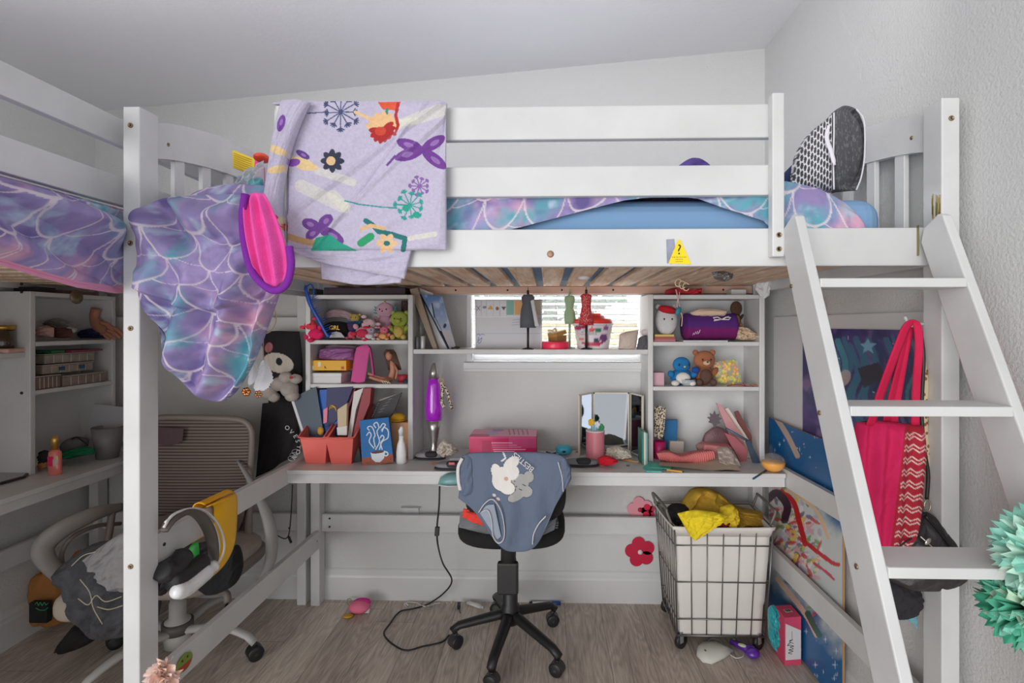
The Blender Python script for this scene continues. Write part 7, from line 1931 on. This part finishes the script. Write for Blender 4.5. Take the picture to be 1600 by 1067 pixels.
c_ = sum(P_, Vector()) / n; m = MB(); Q_ = [c_ + (p - c_) * .86 + Vector((0, 0, .0065)) for p in P_]; m.add(Q_ + [p + Vector((0, 0, .001)) for p in Q_], [tuple(range(n))[::-1], tuple(range(n, 2 * n))] + [(i, (i + 1) % n, n + (i + 1) % n, n + i) for i in range(n)]); build('tablet_face', m, mt((170, 168, 170), .4), parent=tbp)
# ------------------------------------------------------------------ laundry basket
lb2 = thing('laundry_basket', 'rolling grey wire laundry basket with white fabric liner under the desk', 'basket', (.70, 2.28, 0))
M_WIRE = mt((128, 124, 122), .35, .8)
# top corners and bottom corners (front-left, front-right, back-right, back-left)
ZT, ZB = .495, .062
T4 = [W(1054, 822, 2.115), W(1208, 822, 2.115), Vector((.90, 2.40, ZT)), W(1024, 780, 2.40)]
for q in T4: q.z = ZT
B4 = [W(1058, 993, 2.13), W(1196, 998, 2.13), Vector((.865, 2.38, ZB)), W(1036, 930, 2.40)]
for q in B4: q.z = ZB
def mixp(a, b, t): return a * (1 - t) + b * t
m = MB()
for t_, r_ in ((0, .0042), (.155, .0024), (.50, .0024), (.84, .0024), (1, .0042)):
    q = [mixp(B4[i], T4[i], t_) for i in range(4)]
    for i in range(4): m.tube([q[i], q[(i + 1) % 4]], r_, 6)
for i in range(4):
    j = (i + 1) % 4; n = (5, 6, 5, 6)[i]
    m.tube([B4[i], T4[i]], .0034, 6)
    for k in range(1, n + 1): f = k / (n + 1); m.tube([mixp(B4[i], B4[j], f), mixp(T4[i], T4[j], f)], .0022, 6)
build('wire_frame', m, M_WIRE, parent=lb2)
for (i, j, lb) in ((0, 3, 'l'), (1, 2, 'r')):
    a, b = T4[i], T4[j]; up = Vector((0, 0, .062)); out = Vector((-.02 if i == 0 else .02, 0, 0))
    pts = [mixp(a, b, .12), mixp(a, b, .12) + up * .8 + out, mixp(a, b, .2) + up + out, mixp(a, b, .8) + up + out, mixp(a, b, .88) + up * .8 + out, mixp(a, b, .88)]
    m = MB(); m.tube([Vector(p) for p in crom(pts, 40)], .0055, 8); build('handle', m, mt((112, 104, 100), .45), parent=lb2)
m = MB()
ins = .012
A = []
cx4 = sum(T4, Vector()) / 4
nn = 18
rows = []
for r in range(26):
    t_ = r / 25; row = []
    for i in range(4):
        a = mixp(B4[i], T4[i], t_); b = mixp(B4[(i + 1) % 4], T4[(i + 1) % 4], t_)
        for k in range(nn):
            p = mixp(a, b, k / nn); c = Vector((cx4.x, cx4.y, p.z)); d = (c - p)
            s_ = .05 + .012 * math.sin(k * 1.1 + t_ * 3 + i) * math.sin(math.pi * t_) + (.03 * (1 - t_) if t_ < .3 else 0)
            row.append(p + d * s_)
    rows.append(row)
for r in range(4):  # folded rim over the wire
    t_ = r / 3; rows.append([p + (p - Vector((cx4.x, cx4.y, p.z))).normalized() * (.022 * math.sin(math.pi * min(1, t_ * .8 + .2))) + Vector((0, 0, .014 * math.sin(math.pi * t_) - .034 * t_ * t_)) for p in rows[25]])
n4 = len(rows[0]); vs_ = [p for r in rows for p in r]
m.add(vs_, [(r * n4 + k, r * n4 + (k + 1) % n4, (r + 1) * n4 + (k + 1) % n4, (r + 1) * n4 + k) for r in range(len(rows) - 1) for k in range(n4)] + [tuple(range(n4))], None, True)
build('liner', m, mt((222, 218, 212), .9, bump=.3, bs=30), parent=lb2, solid=.002)
for p in (B4[0], B4[1], B4[2], B4[3]):
    mb = MB(); mb.lathe([(0, -.009), (.030, -.009), (.032, 0), (.030, .009), (0, .009)], (p.x + .02 * (1 if p.x < .7 else -1), p.y + .02, .032), 20, None, (90, 0, 40)); cs = build('caster', mb, M_BLK, parent=lb2)
    mb = MB(); q = Vector((p.x + .02 * (1 if p.x < .7 else -1), p.y + .008, .05)); mb.obox(q, (.018, .006, .045), (0, 0, 40)); build('fork', mb, mt((200, 200, 204), .3, .7), parent=cs)
flatsoft('mustard_shirt', 'mustard yellow shirts heaped in the laundry basket', 'shirt', [(1062, 790), (1085, 764), (1120, 768), (1148, 790), (1190, 800)], [(1070, 822), (1100, 826), (1140, 825), (1165, 824), (1196, 824)], 2.27, (196, 156, 52), D=.08, Db=.08, fold=.04, seed=7, ns=90, nt=60, fs=7, ft=5, var=.25)
flatsoft('yellow_shirt', 'bright yellow shirt hanging over the front rim of the laundry basket', 'shirt', [(1058, 802), (1085, 797), (1115, 800), (1138, 806)], [(1078, 838), (1088, 842), (1108, 828), (1120, 818)], 2.09, (232, 206, 36), D=.03, Db=.02, fold=.02, seed=9, ns=70, nt=50, fs=6, ft=4)
flatsoft('crumpled_shirt', 'yellow crumpled top at the right back of the laundry basket heap', 'shirt', [(1125, 792), (1142, 788), (1152, 796)], [(1122, 816), (1140, 822), (1155, 816)], 2.16, (214, 184, 40), D=.03, fold=.02, seed=19)
flatsoft('black_shirt', 'black garment beside the yellow shirt in the laundry basket', 'garment', [(1040, 795), (1055, 787), (1078, 790)], [(1046, 816), (1060, 818), (1080, 812)], 2.24, (24, 22, 26), D=.05, Db=.04, fold=.02, seed=3)
flatsoft('red_shirt', 'dark red cloth peeking out between the yellow shirts', 'cloth', [(1106, 816), (1125, 813), (1144, 816)], [(1106, 826), (1125, 827), (1146, 824)], 2.15, (132, 28, 36), D=.02, fold=.01, seed=5)

# ------------------------------------------------------------------ wall decals beside the basket
for k, (u, v, r, col, lb) in enumerate(((1000, 862, 21, (196, 16, 62), 'large crimson paper flower behind the laundry basket'), (1000, 796, 18, (226, 150, 164), 'pink paper flower above the lower rail behind the laundry basket'), (1012, 798, 10, (206, 20, 62), 'small crimson paper flower above the lower rail'))):
    q = W(u, v, 2.496 if v > 830 else 2.49)
    t = thing('wall_flower', lb, 'wall decoration', q)
    s_ = r * 2.5 / FPX
    m = MB()
    for j in range(5):
        a = j * 1.2566 + .5; c = q + Vector((math.cos(a) * s_ * .62, -.001 - .001 * (j % 2), math.sin(a) * s_ * .62))
        m.prism([(s_ * .50 * math.cos(b), s_ * .50 * math.sin(b)) for b in np.linspace(0, 6.283, 19)[:-1]], c, (1, 0, 0), (0, 0, 1), .002)
    build('petals', m, mt(col, .6), parent=t)
    m = MB(); m.lathe([(0, 0), (s_ * .2, 0), (s_ * .15, .004), (0, .005)], q + Vector((0, -.004, 0)), 14, None, (90, 0, 0)); build('center', m, mt((222, 206, 206), .6) if k == 0 else mt((170, 20, 50), .6), parent=t)

# ------------------------------------------------------------------ boards against the right wall
fb = bbox_part if False else None
m = MB(); m.box(.997, 1.004, 1.44, 2.38, .70, 1.335); put('foam_board', 'large plain white board standing against the right wall behind the bags', 'board', m, M_TRIM, bevel=.003)
def wallprint(name, label, y0, y1, z0, z1, x0, x1, paintfn, base, res=(170, 210), flip=False):
    """upright board near the right wall facing the room, y0 is its near edge; x0 at the bottom, x1 at the top"""
    t = thing(name, label, 'poster', ((x0 + x1) / 2, (y0 + y1) / 2, z0))
    A = np.zeros((res[1], res[0], 3)); S = np.zeros(res[::-1]); T = np.zeros(res[::-1])
    for i in range(res[1]):
        for j in range(res[0]):
            s, t_ = j / (res[0] - 1), i / (res[1] - 1)
            zt = z1(s) if callable(z1) else z1
            z = zt + (z0 - zt) * t_; y = y1 + (y0 - y1) * s
            A[i, j] = (x0 + (x1 - x0) * (z - z0) / (zt - z0), y, z)
    u_, v_ = proj(A); P = Paint(u_, v_, base); paintfn(P, u_, v_)
    m = MB(); m.grid(A, VCP, col=P.C, flip=False); build('printed_face', m, None, parent=t)
    c = [Vector(A[0, 0]), Vector(A[0, -1]), Vector(A[-1, -1]), Vector(A[-1, 0])]
    m = MB(); m.add([p + Vector((.0005, 0, 0)) for p in c] + [p + Vector((.008, 0, 0)) for p in c], [(0, 1, 2, 3), (4, 7, 6, 5), (0, 4, 5, 1), (1, 5, 6, 2), (2, 6, 7, 3), (3, 7, 4, 0)]); build('backing', m, mt((170, 132, 96), .7), parent=t)
    return t
def stars(P, u_, v_, n, box, r0, seed, col=(214, 230, 244)):
    rnd = random.Random(seed)
    for k in range(n):
        x, y = rnd.uniform(box[0], box[2]), rnd.uniform(box[1], box[3]); r = r0 * rnd.uniform(.4, 1)
        P.ell(x, y, r * .5, r * .5, col); P.line([(x - r * 1.6, y), (x + r * 1.6, y)], r * .13, col); P.line([(x, y - r * 2), (x, y + r * 2)], r * .13, col)
def big(P, u_, v_):
    blue = np.clip(.5 + .5 * np.sin(u_ / 37) + (fbm(u_ / 40, v_ / 40, 4) - .5), 0, 1)
    P.C = P.C * (1 - .5 * blue[..., None]) + np.array(lin((10, 84, 140))) * .5 * blue[..., None]
    P.mask(np.clip(2.4 - np.abs((v_ - 865) - (u_ - 1265) * .95) / 48 + 1.6 * (fbm(u_ / 22, v_ / 30, 8) - .5), 0, 1), (206, 210, 208), .95)
    stars(P, u_, v_, 16, (1205, 650, 1290, 720), 1.8, 3); stars(P, u_, v_, 26, (1215, 960, 1310, 1066), 3, 5); stars(P, u_, v_, 60, (1200, 650, 1310, 1066), .7, 6)
    # loose ribbons and petals of colour
    rnd = random.Random(12)
    for k in range(230):
        x = rnd.gauss(1240, 18); y = rnd.gauss(835, 36) + (x - 1240) * .7
        P.ell(x, y, rnd.uniform(3, 10), rnd.uniform(1.2, 3.6), rnd.choice([(222, 190, 70), (200, 60, 70), (226, 222, 224), (220, 160, 170), (120, 160, 90), (110, 100, 140), (186, 176, 196), (236, 214, 190)]), rnd.uniform(0, 180), .85)
    for px, w, c in (([(1222, 768), (1240, 785), (1250, 820), (1258, 850)], 4, (190, 30, 40)), ([(1262, 850), (1285, 868), (1302, 880), (1310, 882)], 3.2, (196, 30, 44)), ([(1272, 880), (1290, 893), (1303, 905)], 2, (206, 60, 90)), ([(1228, 766), (1255, 780), (1278, 802), (1294, 840)], 2.6, (222, 190, 150)), ([(1200, 780), (1214, 770), (1230, 790), (1226, 812)], 6, (60, 30, 50)), ([(1250, 895), (1268, 915), (1292, 938)], 4.5, (20, 90, 150)), ([(1215, 905), (1240, 935), (1262, 965), (1276, 992)], 4, (226, 190, 166)), ([(1262, 958), (1272, 978), (1280, 992)], 4.5, (20, 96, 84)), ([(1210, 648), (1230, 680), (1246, 712)], 4, (186, 166, 150))):
        P.line([tuple(q) for q in crom(px, 18)], w, c, .95)
def cut(s): return 0.985 - .0 * s
wallprint('star_painting', 'large blue starry canvas with loose colourful swirls leaning on the right wall', 1.79, 2.38, .012, .89, .9755, .9765, big, (24, 104, 160), (190, 260))
def mk(P, u_, v_):
    P.mask(np.clip((fbm(u_ / 26, v_ / 26, 5) - .42) * 4, 0, 1), (92, 70, 140), .7); P.mask(np.clip((fbm(u_ / 20, v_ / 30, 15) - .58) * 5, 0, 1), (150, 120, 170), .6)
    rnd = random.Random(4)
    for k in range(16):
        x = 1290 + k * 9.5; y0 = 525 + rnd.random() * 20
        P.line([tuple(q) for q in crom([(x, y0), (x + 12, y0 + 40), (x - 6, y0 + 90), (x + 14, y0 + 150)], 20)], rnd.uniform(2, 5), rnd.choice([(60, 140, 160), (96, 176, 190), (50, 110, 140), (40, 60, 110)]), .85)
    stars(P, u_, v_, 12, (1290, 525, 1440, 660), 3, 8, (170, 200, 226)); P.poly([(1356, 528), (1360, 536), (1369, 537), (1362, 543), (1365, 552), (1356, 547), (1348, 552), (1350, 543), (1344, 537), (1352, 536)], (120, 176, 206))
    P.poly([(1340, 575), (1372, 566), (1385, 590), (1350, 606)], (50, 48, 62)); P.ell(1320, 590, 9, 13, (214, 186, 180), 20, .6); P.line([(1440, 650), (1430, 700), (1425, 800)], 9, (96, 160, 190), .8)
wallprint('anime_style_poster', 'purple night-sky poster with teal streaks on the right wall behind the tote bag', 1.44, 2.09, .62, 1.285, .987, .988, mk, (44, 40, 100), (180, 200))

# ------------------------------------------------------------------ bags hanging on the right
tote = thing('tote_bag', 'crimson tote bag with woven stripe side hanging behind the ladder', 'bag', W(1385, 865, 1.33))
F, B, S, T = soft([(1338, 660), (1365, 657), (1395, 660), (1440, 664)], [(1352, 852), (1372, 865), (1395, 866), (1414, 862)], lambda s, t: 1.34 - .02 * s, D=.05, Db=.03, ns=120, nt=140, fold=.008, p=.3, mid=[(1332, 755), (1372, 755), (1405, 758), (1432, 760)])
u_, v_ = proj(F); F[..., 1] -= .006 * np.sin(u_ / 5.0 + v_ / 80) * np.clip(10 * S * (1 - S), 0, 1)
P = Paint(u_, v_, (206, 24, 88)); bd = 1412 - (v_ - 660) * .105
P.mask(u_ > bd, (168, 26, 48))
for k in range(10):
    y0 = 676 + k * 19
    for d_ in (0, 6): P.mask((u_ > bd + 3) & (np.abs(v_ - (y0 + d_ + np.abs(((u_ - bd) % 14) - 7) * .8)) < 1.1), (222, 196, 186))
m = MB(); m.pillow(F, B, VC, P.C); build('bag_body', m, None, parent=tote)
for px, y in (([(1360, 665), (1378, 610), (1402, 545), (1418, 508), (1432, 506), (1436, 540), (1432, 600), (1430, 664)], 1.315), ([(1385, 662), (1400, 600), (1416, 540), (1420, 512), (1412, 560), (1402, 620), (1396, 662)], 1.345)):
    C_ = crom(px, 60); m = MB(); A = np.zeros((60, 5, 3))
    for i in range(60):
        d = C_[min(i + 1, 59)] - C_[max(i - 1, 0)]; d = d / (np.hypot(*d) + 1e-6)
        for j in range(5): w = (j - 2) * 3.4; A[i, j] = W(C_[i][0] - d[1] * w, C_[i][1] + d[0] * w * .4, y + .002 * j)
    m.grid(A); build('strap', m, mt((206, 18, 74), .8, bump=.6, bs=400), parent=tote, solid=.003)
q = W(1424, 506, 1.36); m = MB(); m.tube([(.943, 1.36, q.z), (q.x - .01, 1.36, q.z), (q.x - .016, 1.36, q.z + .018)], .004, 8); put('wall_hook', 'small white hook on the right post holding the tote bag', 'hook', m, M_TRIM)
ly = thing('lanyard', 'tan leopard lanyard with leather strap hanging right of the tote bag', 'lanyard', W(1452, 740, 1.335))
def strapt(px, w, y, mat, nm, par, n=50):
    C_ = crom(px, n); A = np.zeros((n, 4, 3)); m = MB()
    for i in range(n):
        for j in range(4): A[i, j] = W(C_[i][0] + (j - 1.5) * w / 3, C_[i][1], y + .0015 * j)
    m.grid(A); return build(nm, m, mat, parent=par, solid=.002)
lm2, ln2, lb2_ = newmat('tan_leopard_webbing'); tc = N(ln2, 'ShaderNodeTexCoord'); vo = N(ln2, 'ShaderNodeTexVoronoi'); vo.inputs['Scale'].default_value = 75; ln2.links.new(tc.outputs['Object'], vo.inputs['Vector'])
rp = N(ln2, 'ShaderNodeValToRGB'); rp.color_ramp.elements[0].position = .28; rp.color_ramp.elements[0].color = (*lin((150, 92, 56)), 1); rp.color_ramp.elements[1].position = .36; rp.color_ramp.elements[1].color = (*lin((222, 204, 170)), 1)
ln2.links.new(vo.outputs['Distance'], rp.inputs['Fac']); ln2.links.new(rp.outputs['Color'], lb2_.inputs['Base Color'])
strapt([(1440, 560), (1446, 600), (1444, 650), (1448, 700), (1458, 738)], 12, 1.34, lm2, 'webbing', ly)
m = MB(); m.tube([W(u, v, 1.325) for u, v in crom([(1438, 515), (1443, 560), (1440, 640), (1444, 700), (1450, 740), (1448, 780)], 40)], .0045, 8); build('leather_strap', m, mt((44, 38, 38), .45), parent=ly)
m = MB(); m.tube([W(1449 + 5 * math.cos(a), 790 + 9 * math.sin(a), 1.32) for a in np.linspace(0, 6.28, 16)[:-1]], .002, 6, closed=True); build('clasp', m, mt((196, 186, 160), .25, .9), parent=ly)
strapt([(1405, 540), (1400, 600), (1398, 650)], 14, 1.375, mt((70, 66, 110), .7, bump=1, bs=250, var=.4), 'beaded_strap', ly, 30)
ps = thing('purse', 'black leather purse hanging above the third ladder tread', 'purse', W(1450, 920, 1.33))
F, B, S, T = soft([(1402, 828), (1420, 812), (1446, 800), (1462, 808)], [(1384, 905), (1420, 918), (1465, 918), (1510, 902)], 1.335, D=.05, Db=.03, ns=70, nt=60, fold=.008, p=.35, mid=[(1390, 866), (1425, 862), (1460, 862), (1500, 872)])
m = MB(); m.pillow(F, B); build('bag_body', m, mt((50, 46, 48), .42, bump=.5, bs=250), parent=ps)
m = MB(); m.tube([W(u, v, 1.285) for u, v in crom([(1446, 806), (1466, 828), (1490, 858), (1502, 870)], 16)], .0045, 6); build('edge_piping', m, mt((24, 22, 24), .4), parent=ps)
m = MB(); m.tube([W(u, v, 1.277) for u, v in ((1438, 838), (1454, 852), (1468, 868))], .0018, 6); m.ell(W(1450, 846, 1.275), (.006, .003, .010), (0, 40, 0), n=10); m.ell(W(1468, 862, 1.275), (.005, .003, .008), (0, 40, 0), n=10); build('zip', m, mt((206, 200, 190), .25, .9), parent=ps)
m = MB(); m.tube([W(u, v, 1.28) for u, v in crom([(1386, 880), (1410, 850), (1435, 838), (1440, 846), (1480, 880)], 20)], .002, 6); build('seam', m, mt((24, 22, 24), .5), parent=ps)
flatsoft('dark_bag', 'dark cloth bag hanging below the black purse', 'bag', [(1372, 900), (1405, 905), (1436, 918)], [(1380, 962), (1412, 965), (1440, 948)], 1.375, (44, 42, 46), D=.03, Db=.02, fold=.01, seed=8)
flatsoft('teal_scrap', 'pale teal cloth corner under the dark bag', 'cloth', [(1411, 962), (1425, 960), (1434, 962)], [(1414, 968), (1427, 975), (1434, 985)], 1.39, (120, 170, 184), D=.004, Db=.003, fold=.002, seed=8)
m = MB(); q = W(1282, 478, 1.95); m.prism([(-.016, -.03), (.012, -.032), (.020, -.018), (.020, .018), (.010, .034), (-.016, .03)], (.985, q.y, q.z), (0, 1, 0), (0, 0, 1), -.008); put('wall_badge', 'small orange and green badge on the right wall behind the ladder top', 'badge', m, mt((196, 120, 70), .5))
m = MB()
for k in range(3): m.tube([W(1060 + 6 * k + 5 * math.cos(a), 442 + 3 * k + 6 * math.sin(a), 2.02) for a in np.linspace(.5, 5.8, 14)], .0022, 6)
put('hanging_clips', 'cream looped clips hanging from the bed slats above the right unit', 'clips', m, mt((232, 214, 180), .4))
m = MB(); F, B, S, T = soft([(1112, 425), (1130, 423), (1146, 428)], [(1116, 436), (1132, 440), (1144, 436)], 1.62, D=.01, fold=.01); m.pillow(F, B); put('grey_clip', 'grey metal clamp under the bed slats near the right', 'clamp', m, mt((128, 124, 122), .35, .6))
m = MB(); m.ell(W(912, 434, 1.8), (.02, .012, .008), n=10); put('white_knot', 'small white tape knot under the middle bed slats', 'tape', m, M_TRIM)

# ------------------------------------------------------------------ tissue paper pompoms at the right edge
def pompom(c, R, label, cols, seed):
    t = thing('tissue_pompom', label, 'pompom', c - Vector((0, 0, R)), 'teal tissue paper pompoms at the right edge')
    rnd = random.Random(seed)
    M_ = [mt(x, .75) for x in cols]
    for k in range(70):
        z = rnd.uniform(-1, 1); a = rnd.uniform(0, 6.283); ax = Vector((math.sqrt(1 - z * z) * math.cos(a), math.sqrt(1 - z * z) * math.sin(a), z))
        sx = ax.orthogonal().normalized(); sx = Matrix.Rotation(rnd.uniform(0, 3.14), 3, ax) @ sx; sy = ax.cross(sx)
        r_ = R * rnd.uniform(.8, 1.05); w = rnd.uniform(.45, .7)
        n = 15; vs_ = []
        for ring in (0.25, .65, 1.0):
            for i in range(n):
                b = (i / (n - 1) - .5) * 2 * w
                zig = (1 + .07 * (-1) ** i) if ring == 1.0 else 1
                fold = .10 * R * ring * math.sin(i * 1.7 + k)
                vs_.append(c + (ax * math.cos(b) + sx * math.sin(b)) * r_ * ring * zig + sy * fold)
        fs_ = [(q * n + i, q * n + i + 1, (q + 1) * n + i + 1, (q + 1) * n + i) for q in range(2) for i in range(n - 1)]
        m = MB(); m.add(vs_, fs_, None, True); build('paper_leaf', m, M_[rnd.randrange(len(M_))], parent=t, solid=.0005)
pompom(Vector((.86, .93, W(1580, 872, .93).z)), .085, 'upper mint tissue paper pompom at the right edge', [(176, 226, 206), (150, 216, 196), (196, 234, 216), (134, 204, 186)], 3)
pompom(Vector((.875, .98, W(1570, 950, .98).z)), .080, 'lower darker teal tissue paper pompom at the right edge', [(130, 206, 182), (84, 178, 148), (186, 216, 190), (60, 160, 128), (160, 214, 190)], 5)

# ------------------------------------------------------------------ floor things
tbx = thing('pad_box', 'pink and white cardboard box standing on the floor by the star canvas', 'box', WZ(1232, 1040, 0))
M_PK = mt((226, 80, 116), .5)
a, b, c_ = WZ(1226, 1040, 0), WZ(1252, 1038, 0), WZ(1211, 1018, 0)
h_ = W(1226, 965, a.y).z; up = Vector((0, 0, h_)); d_ = c_ + (b - a)
m = MB(); m.hexa([a, b, d_, c_, a + up, b + up, d_ + up, c_ + up]); build('carton', m, M_PK, parent=tbx, bevel=.001)
nrm = (b - a).cross(Vector((0, 0, 1))).normalized()
m = MB(); ax = (b - a).normalized(); L_ = (b - a).length
m.prism([(L_ * .04, h_ * .12), (L_ * .96, h_ * .12), (L_ * .96, h_ * .72), (L_ * .04, h_ * .88)], a + nrm * .0014, ax, (0, 0, 1), .0008); build('white_panel', m, mt((232, 226, 226), .5), parent=tbx)
m = MB()
sq = lambda f, h2: a + nrm * .0026 + ax * L_ * f + Vector((0, 0, h_ * h2))
m.tube([sq(f, h2) for f, h2 in crom([(.42, .24), (.2, .27), (.48, .30), (.22, .33), (.5, .35), (.3, .39), (.52, .40), (.3, .43), (.15, .42), (.3, .48), (.5, .46), (.28, .5), (.46, .54), (.25, .52)], 80)], .0011, 5, mt((60, 50, 60), .5))
m.tube([sq(.42, .56), sq(.42, .72)], .0009, 5, mt((150, 110, 130), .5))
build('lettering', m, None, parent=tbx)
m = MB(); tp = (a + b + c_ + d_) / 4 + up; m.prism([(-.014, -.010), (.014, -.010), (.014, .010), (-.014, .010)], tp + Vector((0, 0, .0008)), ax, Vector((-ax.y, ax.x, 0)), .0008); build('top_label', m, mt((210, 206, 206), .5), parent=tbx)
m = MB()
for k in range(7): q = tp + ax * (-.010 + .0033 * k) + Vector((0, 0, .0018)); m.obox(q, (.0012 + .0006 * (k % 3), .014, .0006), (0, 0, math.degrees(math.atan2(ax.y, ax.x))))
build('barcode', m, M_DARK, parent=tbx)
flatsoft('teal_wrapper', 'shiny teal plastic package beside the pink and white box', 'package', [(1200, 950), (1208, 945), (1214, 950)], [(1201, 996), (1208, 1012), (1214, 1012)], 1.90, (48, 156, 164), D=.03, Db=.02, fold=.02, seed=4, fs=8, ft=10, rough=.2)
mk_ = thing('face_mask', 'white cloth face mask with small print lying on the floor', 'mask', WZ(1118, 1032, 0))
P_ = [(1089, 1014), (1098, 1006), (1120, 1005), (1147, 1020), (1132, 1030), (1112, 1039), (1098, 1036), (1088, 1026)]
q = [WZ(u, v, 0) for u, v in P_]; cc = sum(q, Vector()) / len(q); m = MB()
rings = [[cc + (p - cc) * f + Vector((0, 0, z_)) for p in q] for f, z_ in ((1, .002), (.96, .012), (.7, .022), (.35, .026))]
vs_ = [p for r in rings for p in r] + [cc + Vector((0, 0, .027))]; n = len(q)
m.add(vs_, [(r * n + i, r * n + (i + 1) % n, (r + 1) * n + (i + 1) % n, (r + 1) * n + i) for r in range(3) for i in range(n)] + [(3 * n + i, 3 * n + (i + 1) % n, 4 * n) for i in range(n)] + [tuple(range(n))[::-1]], None, True); build('cloth_shell', m, mt((222, 222, 212), .85), parent=mk_)
m = MB()
for (u0, v0, w_, c2) in ((1102, 1016, .004, 0),): m.ell(WZ(u0, v0, .026), (.004, .007, .002), n=8)
build('printed_leaf', m, mt((90, 140, 80), .7), parent=mk_)
m = MB(); m.tube([WZ(u, v, .004) for u, v in crom([(1140, 1022), (1150, 1028), (1160, 1026), (1163, 1020)], 14)], .0018, 6); m.tube([WZ(u, v, .004) for u, v in crom([(1104, 1004), (1112, 998), (1124, 1000)], 12)], .0018, 6); build('ear_loop', m, mt((226, 226, 222), .8), parent=mk_)
pt = thing('toy_shoe', 'purple plastic toy shoe on the floor under the laundry basket', 'toy', WZ(1165, 1020, 0))
m = MB(); m.ell(WZ(1176, 1020, .018), (.028, .026, .018), n=20); m.tube([WZ(1176, 1018, .016), WZ(1160, 1010, .012), WZ(1142, 1002, .010)], [.02, .014, .011], 12); build('shell', m, mt((96, 40, 168), .3, coat=.6), parent=pt)
m = MB(); m.ell(WZ(1160, 1008, .026), (.018, .010, .006), (0, 0, -30), n=12); build('strap', m, mt((196, 206, 170), .5), parent=pt)
m = MB(); m.ell(WZ(1147, 1000, .018), (.008, .006, .006), n=10); build('green_button', m, mt((120, 180, 60), .5), parent=pt)
pp = thing('piggy_plush', 'small pink plush keychain on the floor near the back wall', 'plush', WZ(560, 950, 0))
m = MB(); m.ell(WZ(562, 948, .026), (.048, .035, .026), n=22, lump=.05); build('torso', m, mt((236, 120, 150), .9), parent=pp)
m = MB(); m.ell(WZ(566, 940, .04), (.04, .02, .016), n=14); build('magenta_top', m, mt((214, 50, 140), .9), parent=pp)
m = MB(); m.obox(WZ(572, 952, .016), (.028, .02, .022), (10, 10, 20)); build('white_tag', m, M_TRIM, parent=pp)
m = MB(); m.tube([WZ(546 + 4 * math.cos(a), 940 + 5 * math.sin(a), .02) for a in np.linspace(0, 6.28, 14)[:-1]], .0018, 6, closed=True); build('keyring', m, mt((180, 160, 120), .3, .9), parent=pp)
m = MB(); m.ell(WZ(544, 962, .008), (.024, .018, .008), n=14, lump=.08); put('amber_trinket', 'small translucent amber trinket in front of the pink plush keychain', 'trinket', m, mt((206, 160, 40), .15, alpha=.8))
pcd = thing('power_cord', 'black power cord running from the desk edge down across the floor', 'cord', WZ(640, 1015, 0))
pts = [W(687, 757, 2.09), W(686, 790, 2.09), W(683, 822, 2.10), W(684, 850, 2.12), W(692, 880, 2.32), W(706, 906, 2.40), W(694, 926, 2.42)] + [WZ(u, v, .006) for u, v in ((668, 944), (645, 951), (624, 956), (608, 976), (600, 990), (612, 1005), (634, 1016), (660, 1010), (690, 1003), (702, 992))]
m = MB(); m.tube([Vector(p) for p in crom(pts, 120)], .0036, 8); build('cable', m, M_BLK, parent=pcd)
m = MB(); m.obox(W(683, 830, 2.10), (.018, .014, .036), (0, 4, 0)); build('inline_switch', m, M_BLK, parent=pcd, bevel=.003)
m = MB(); m.obox(WZ(717, 946, .014), (.014, .034, .018), (0, 0, 8)); m.tube([WZ(718, 950, .014), WZ(719, 958, .014)], .0025, 6); put('plug', 'black plug lying on the floor left of the swivel chair', 'plug', m, M_BLK, bevel=.002)
wc = thing('charging_cable', 'thin white cable lying on the floor along the back wall', 'cable', WZ(645, 940, 0))
m = MB(); m.tube([WZ(u, v, .003) for u, v in crom([(636, 949), (632, 943), (640, 941), (652, 942), (658, 946), (668, 947), (680, 943), (688, 942)], 50)], .0022, 6); build('cord', m, mt((226, 226, 226), .4), parent=wc)
m = MB(); m.tube([WZ(633, 942, .004), WZ(638, 946, .004)], .004, 6); build('connector', m, mt((226, 226, 226), .4), parent=wc)
m = MB(); m.tube([WZ(670 + 5 * math.cos(a), 948 + 2.2 * math.sin(a), .004) for a in np.linspace(0, 6.28, 12)[:-1]], .002, 6, closed=True); put('hair_tie', 'clear hair tie on the floor beside the white cable', 'hair tie', m, mt((170, 160, 150), .3))
gt = thing('glue_tube', 'small white tube lying on the floor behind the swivel chair base', 'tube', WZ(742, 944, 0))
a, b = WZ(731, 941, .011), WZ(752, 948, .011); m = MB(); m.tube([a, b], [.011, .012], 10, flat=.7); build('tube_body', m, mt((222, 218, 212), .4), parent=gt); m = MB(); m.tube([b, b + (b - a).normalized() * .014], .006, 8); build('cap', m, mt((206, 206, 206), .4), parent=gt)
mr2 = thing('marker', 'white marker with blue cap on the floor against the baseboard', 'marker', WZ(848, 937, 0))
a, b = WZ(832, 942, .008), WZ(862, 942, .008); m = MB(); m.tube([a, b], .007, 10); build('barrel', m, mt((226, 226, 226), .4), parent=mr2); m = MB(); m.tube([b, WZ(876, 942, .008)], .0078, 10); build('cap', m, mt((40, 80, 160), .4), parent=mr2); m = MB(); m.tube([WZ(827, 942, .008), a], .0072, 10); build('end_plug', m, M_DARK, parent=mr2)
for k, (u, v, r_, c2, lb) in enumerate(((698, 942, .004, (224, 224, 224), 'tiny white bead on the floor near the cable'), (706, 941, .006, (222, 190, 170), 'tiny peach scrap on the floor near the white bead'), (712, 1006, .010, (206, 196, 180), 'small fluff caught at the left chair caster'))):
    m = MB(); m.ell(WZ(u, v, r_ * .6), (r_, r_, r_ * .6), n=8, lump=.1); put('floor_scrap', lb, 'scrap', m, mt(c2, .8))
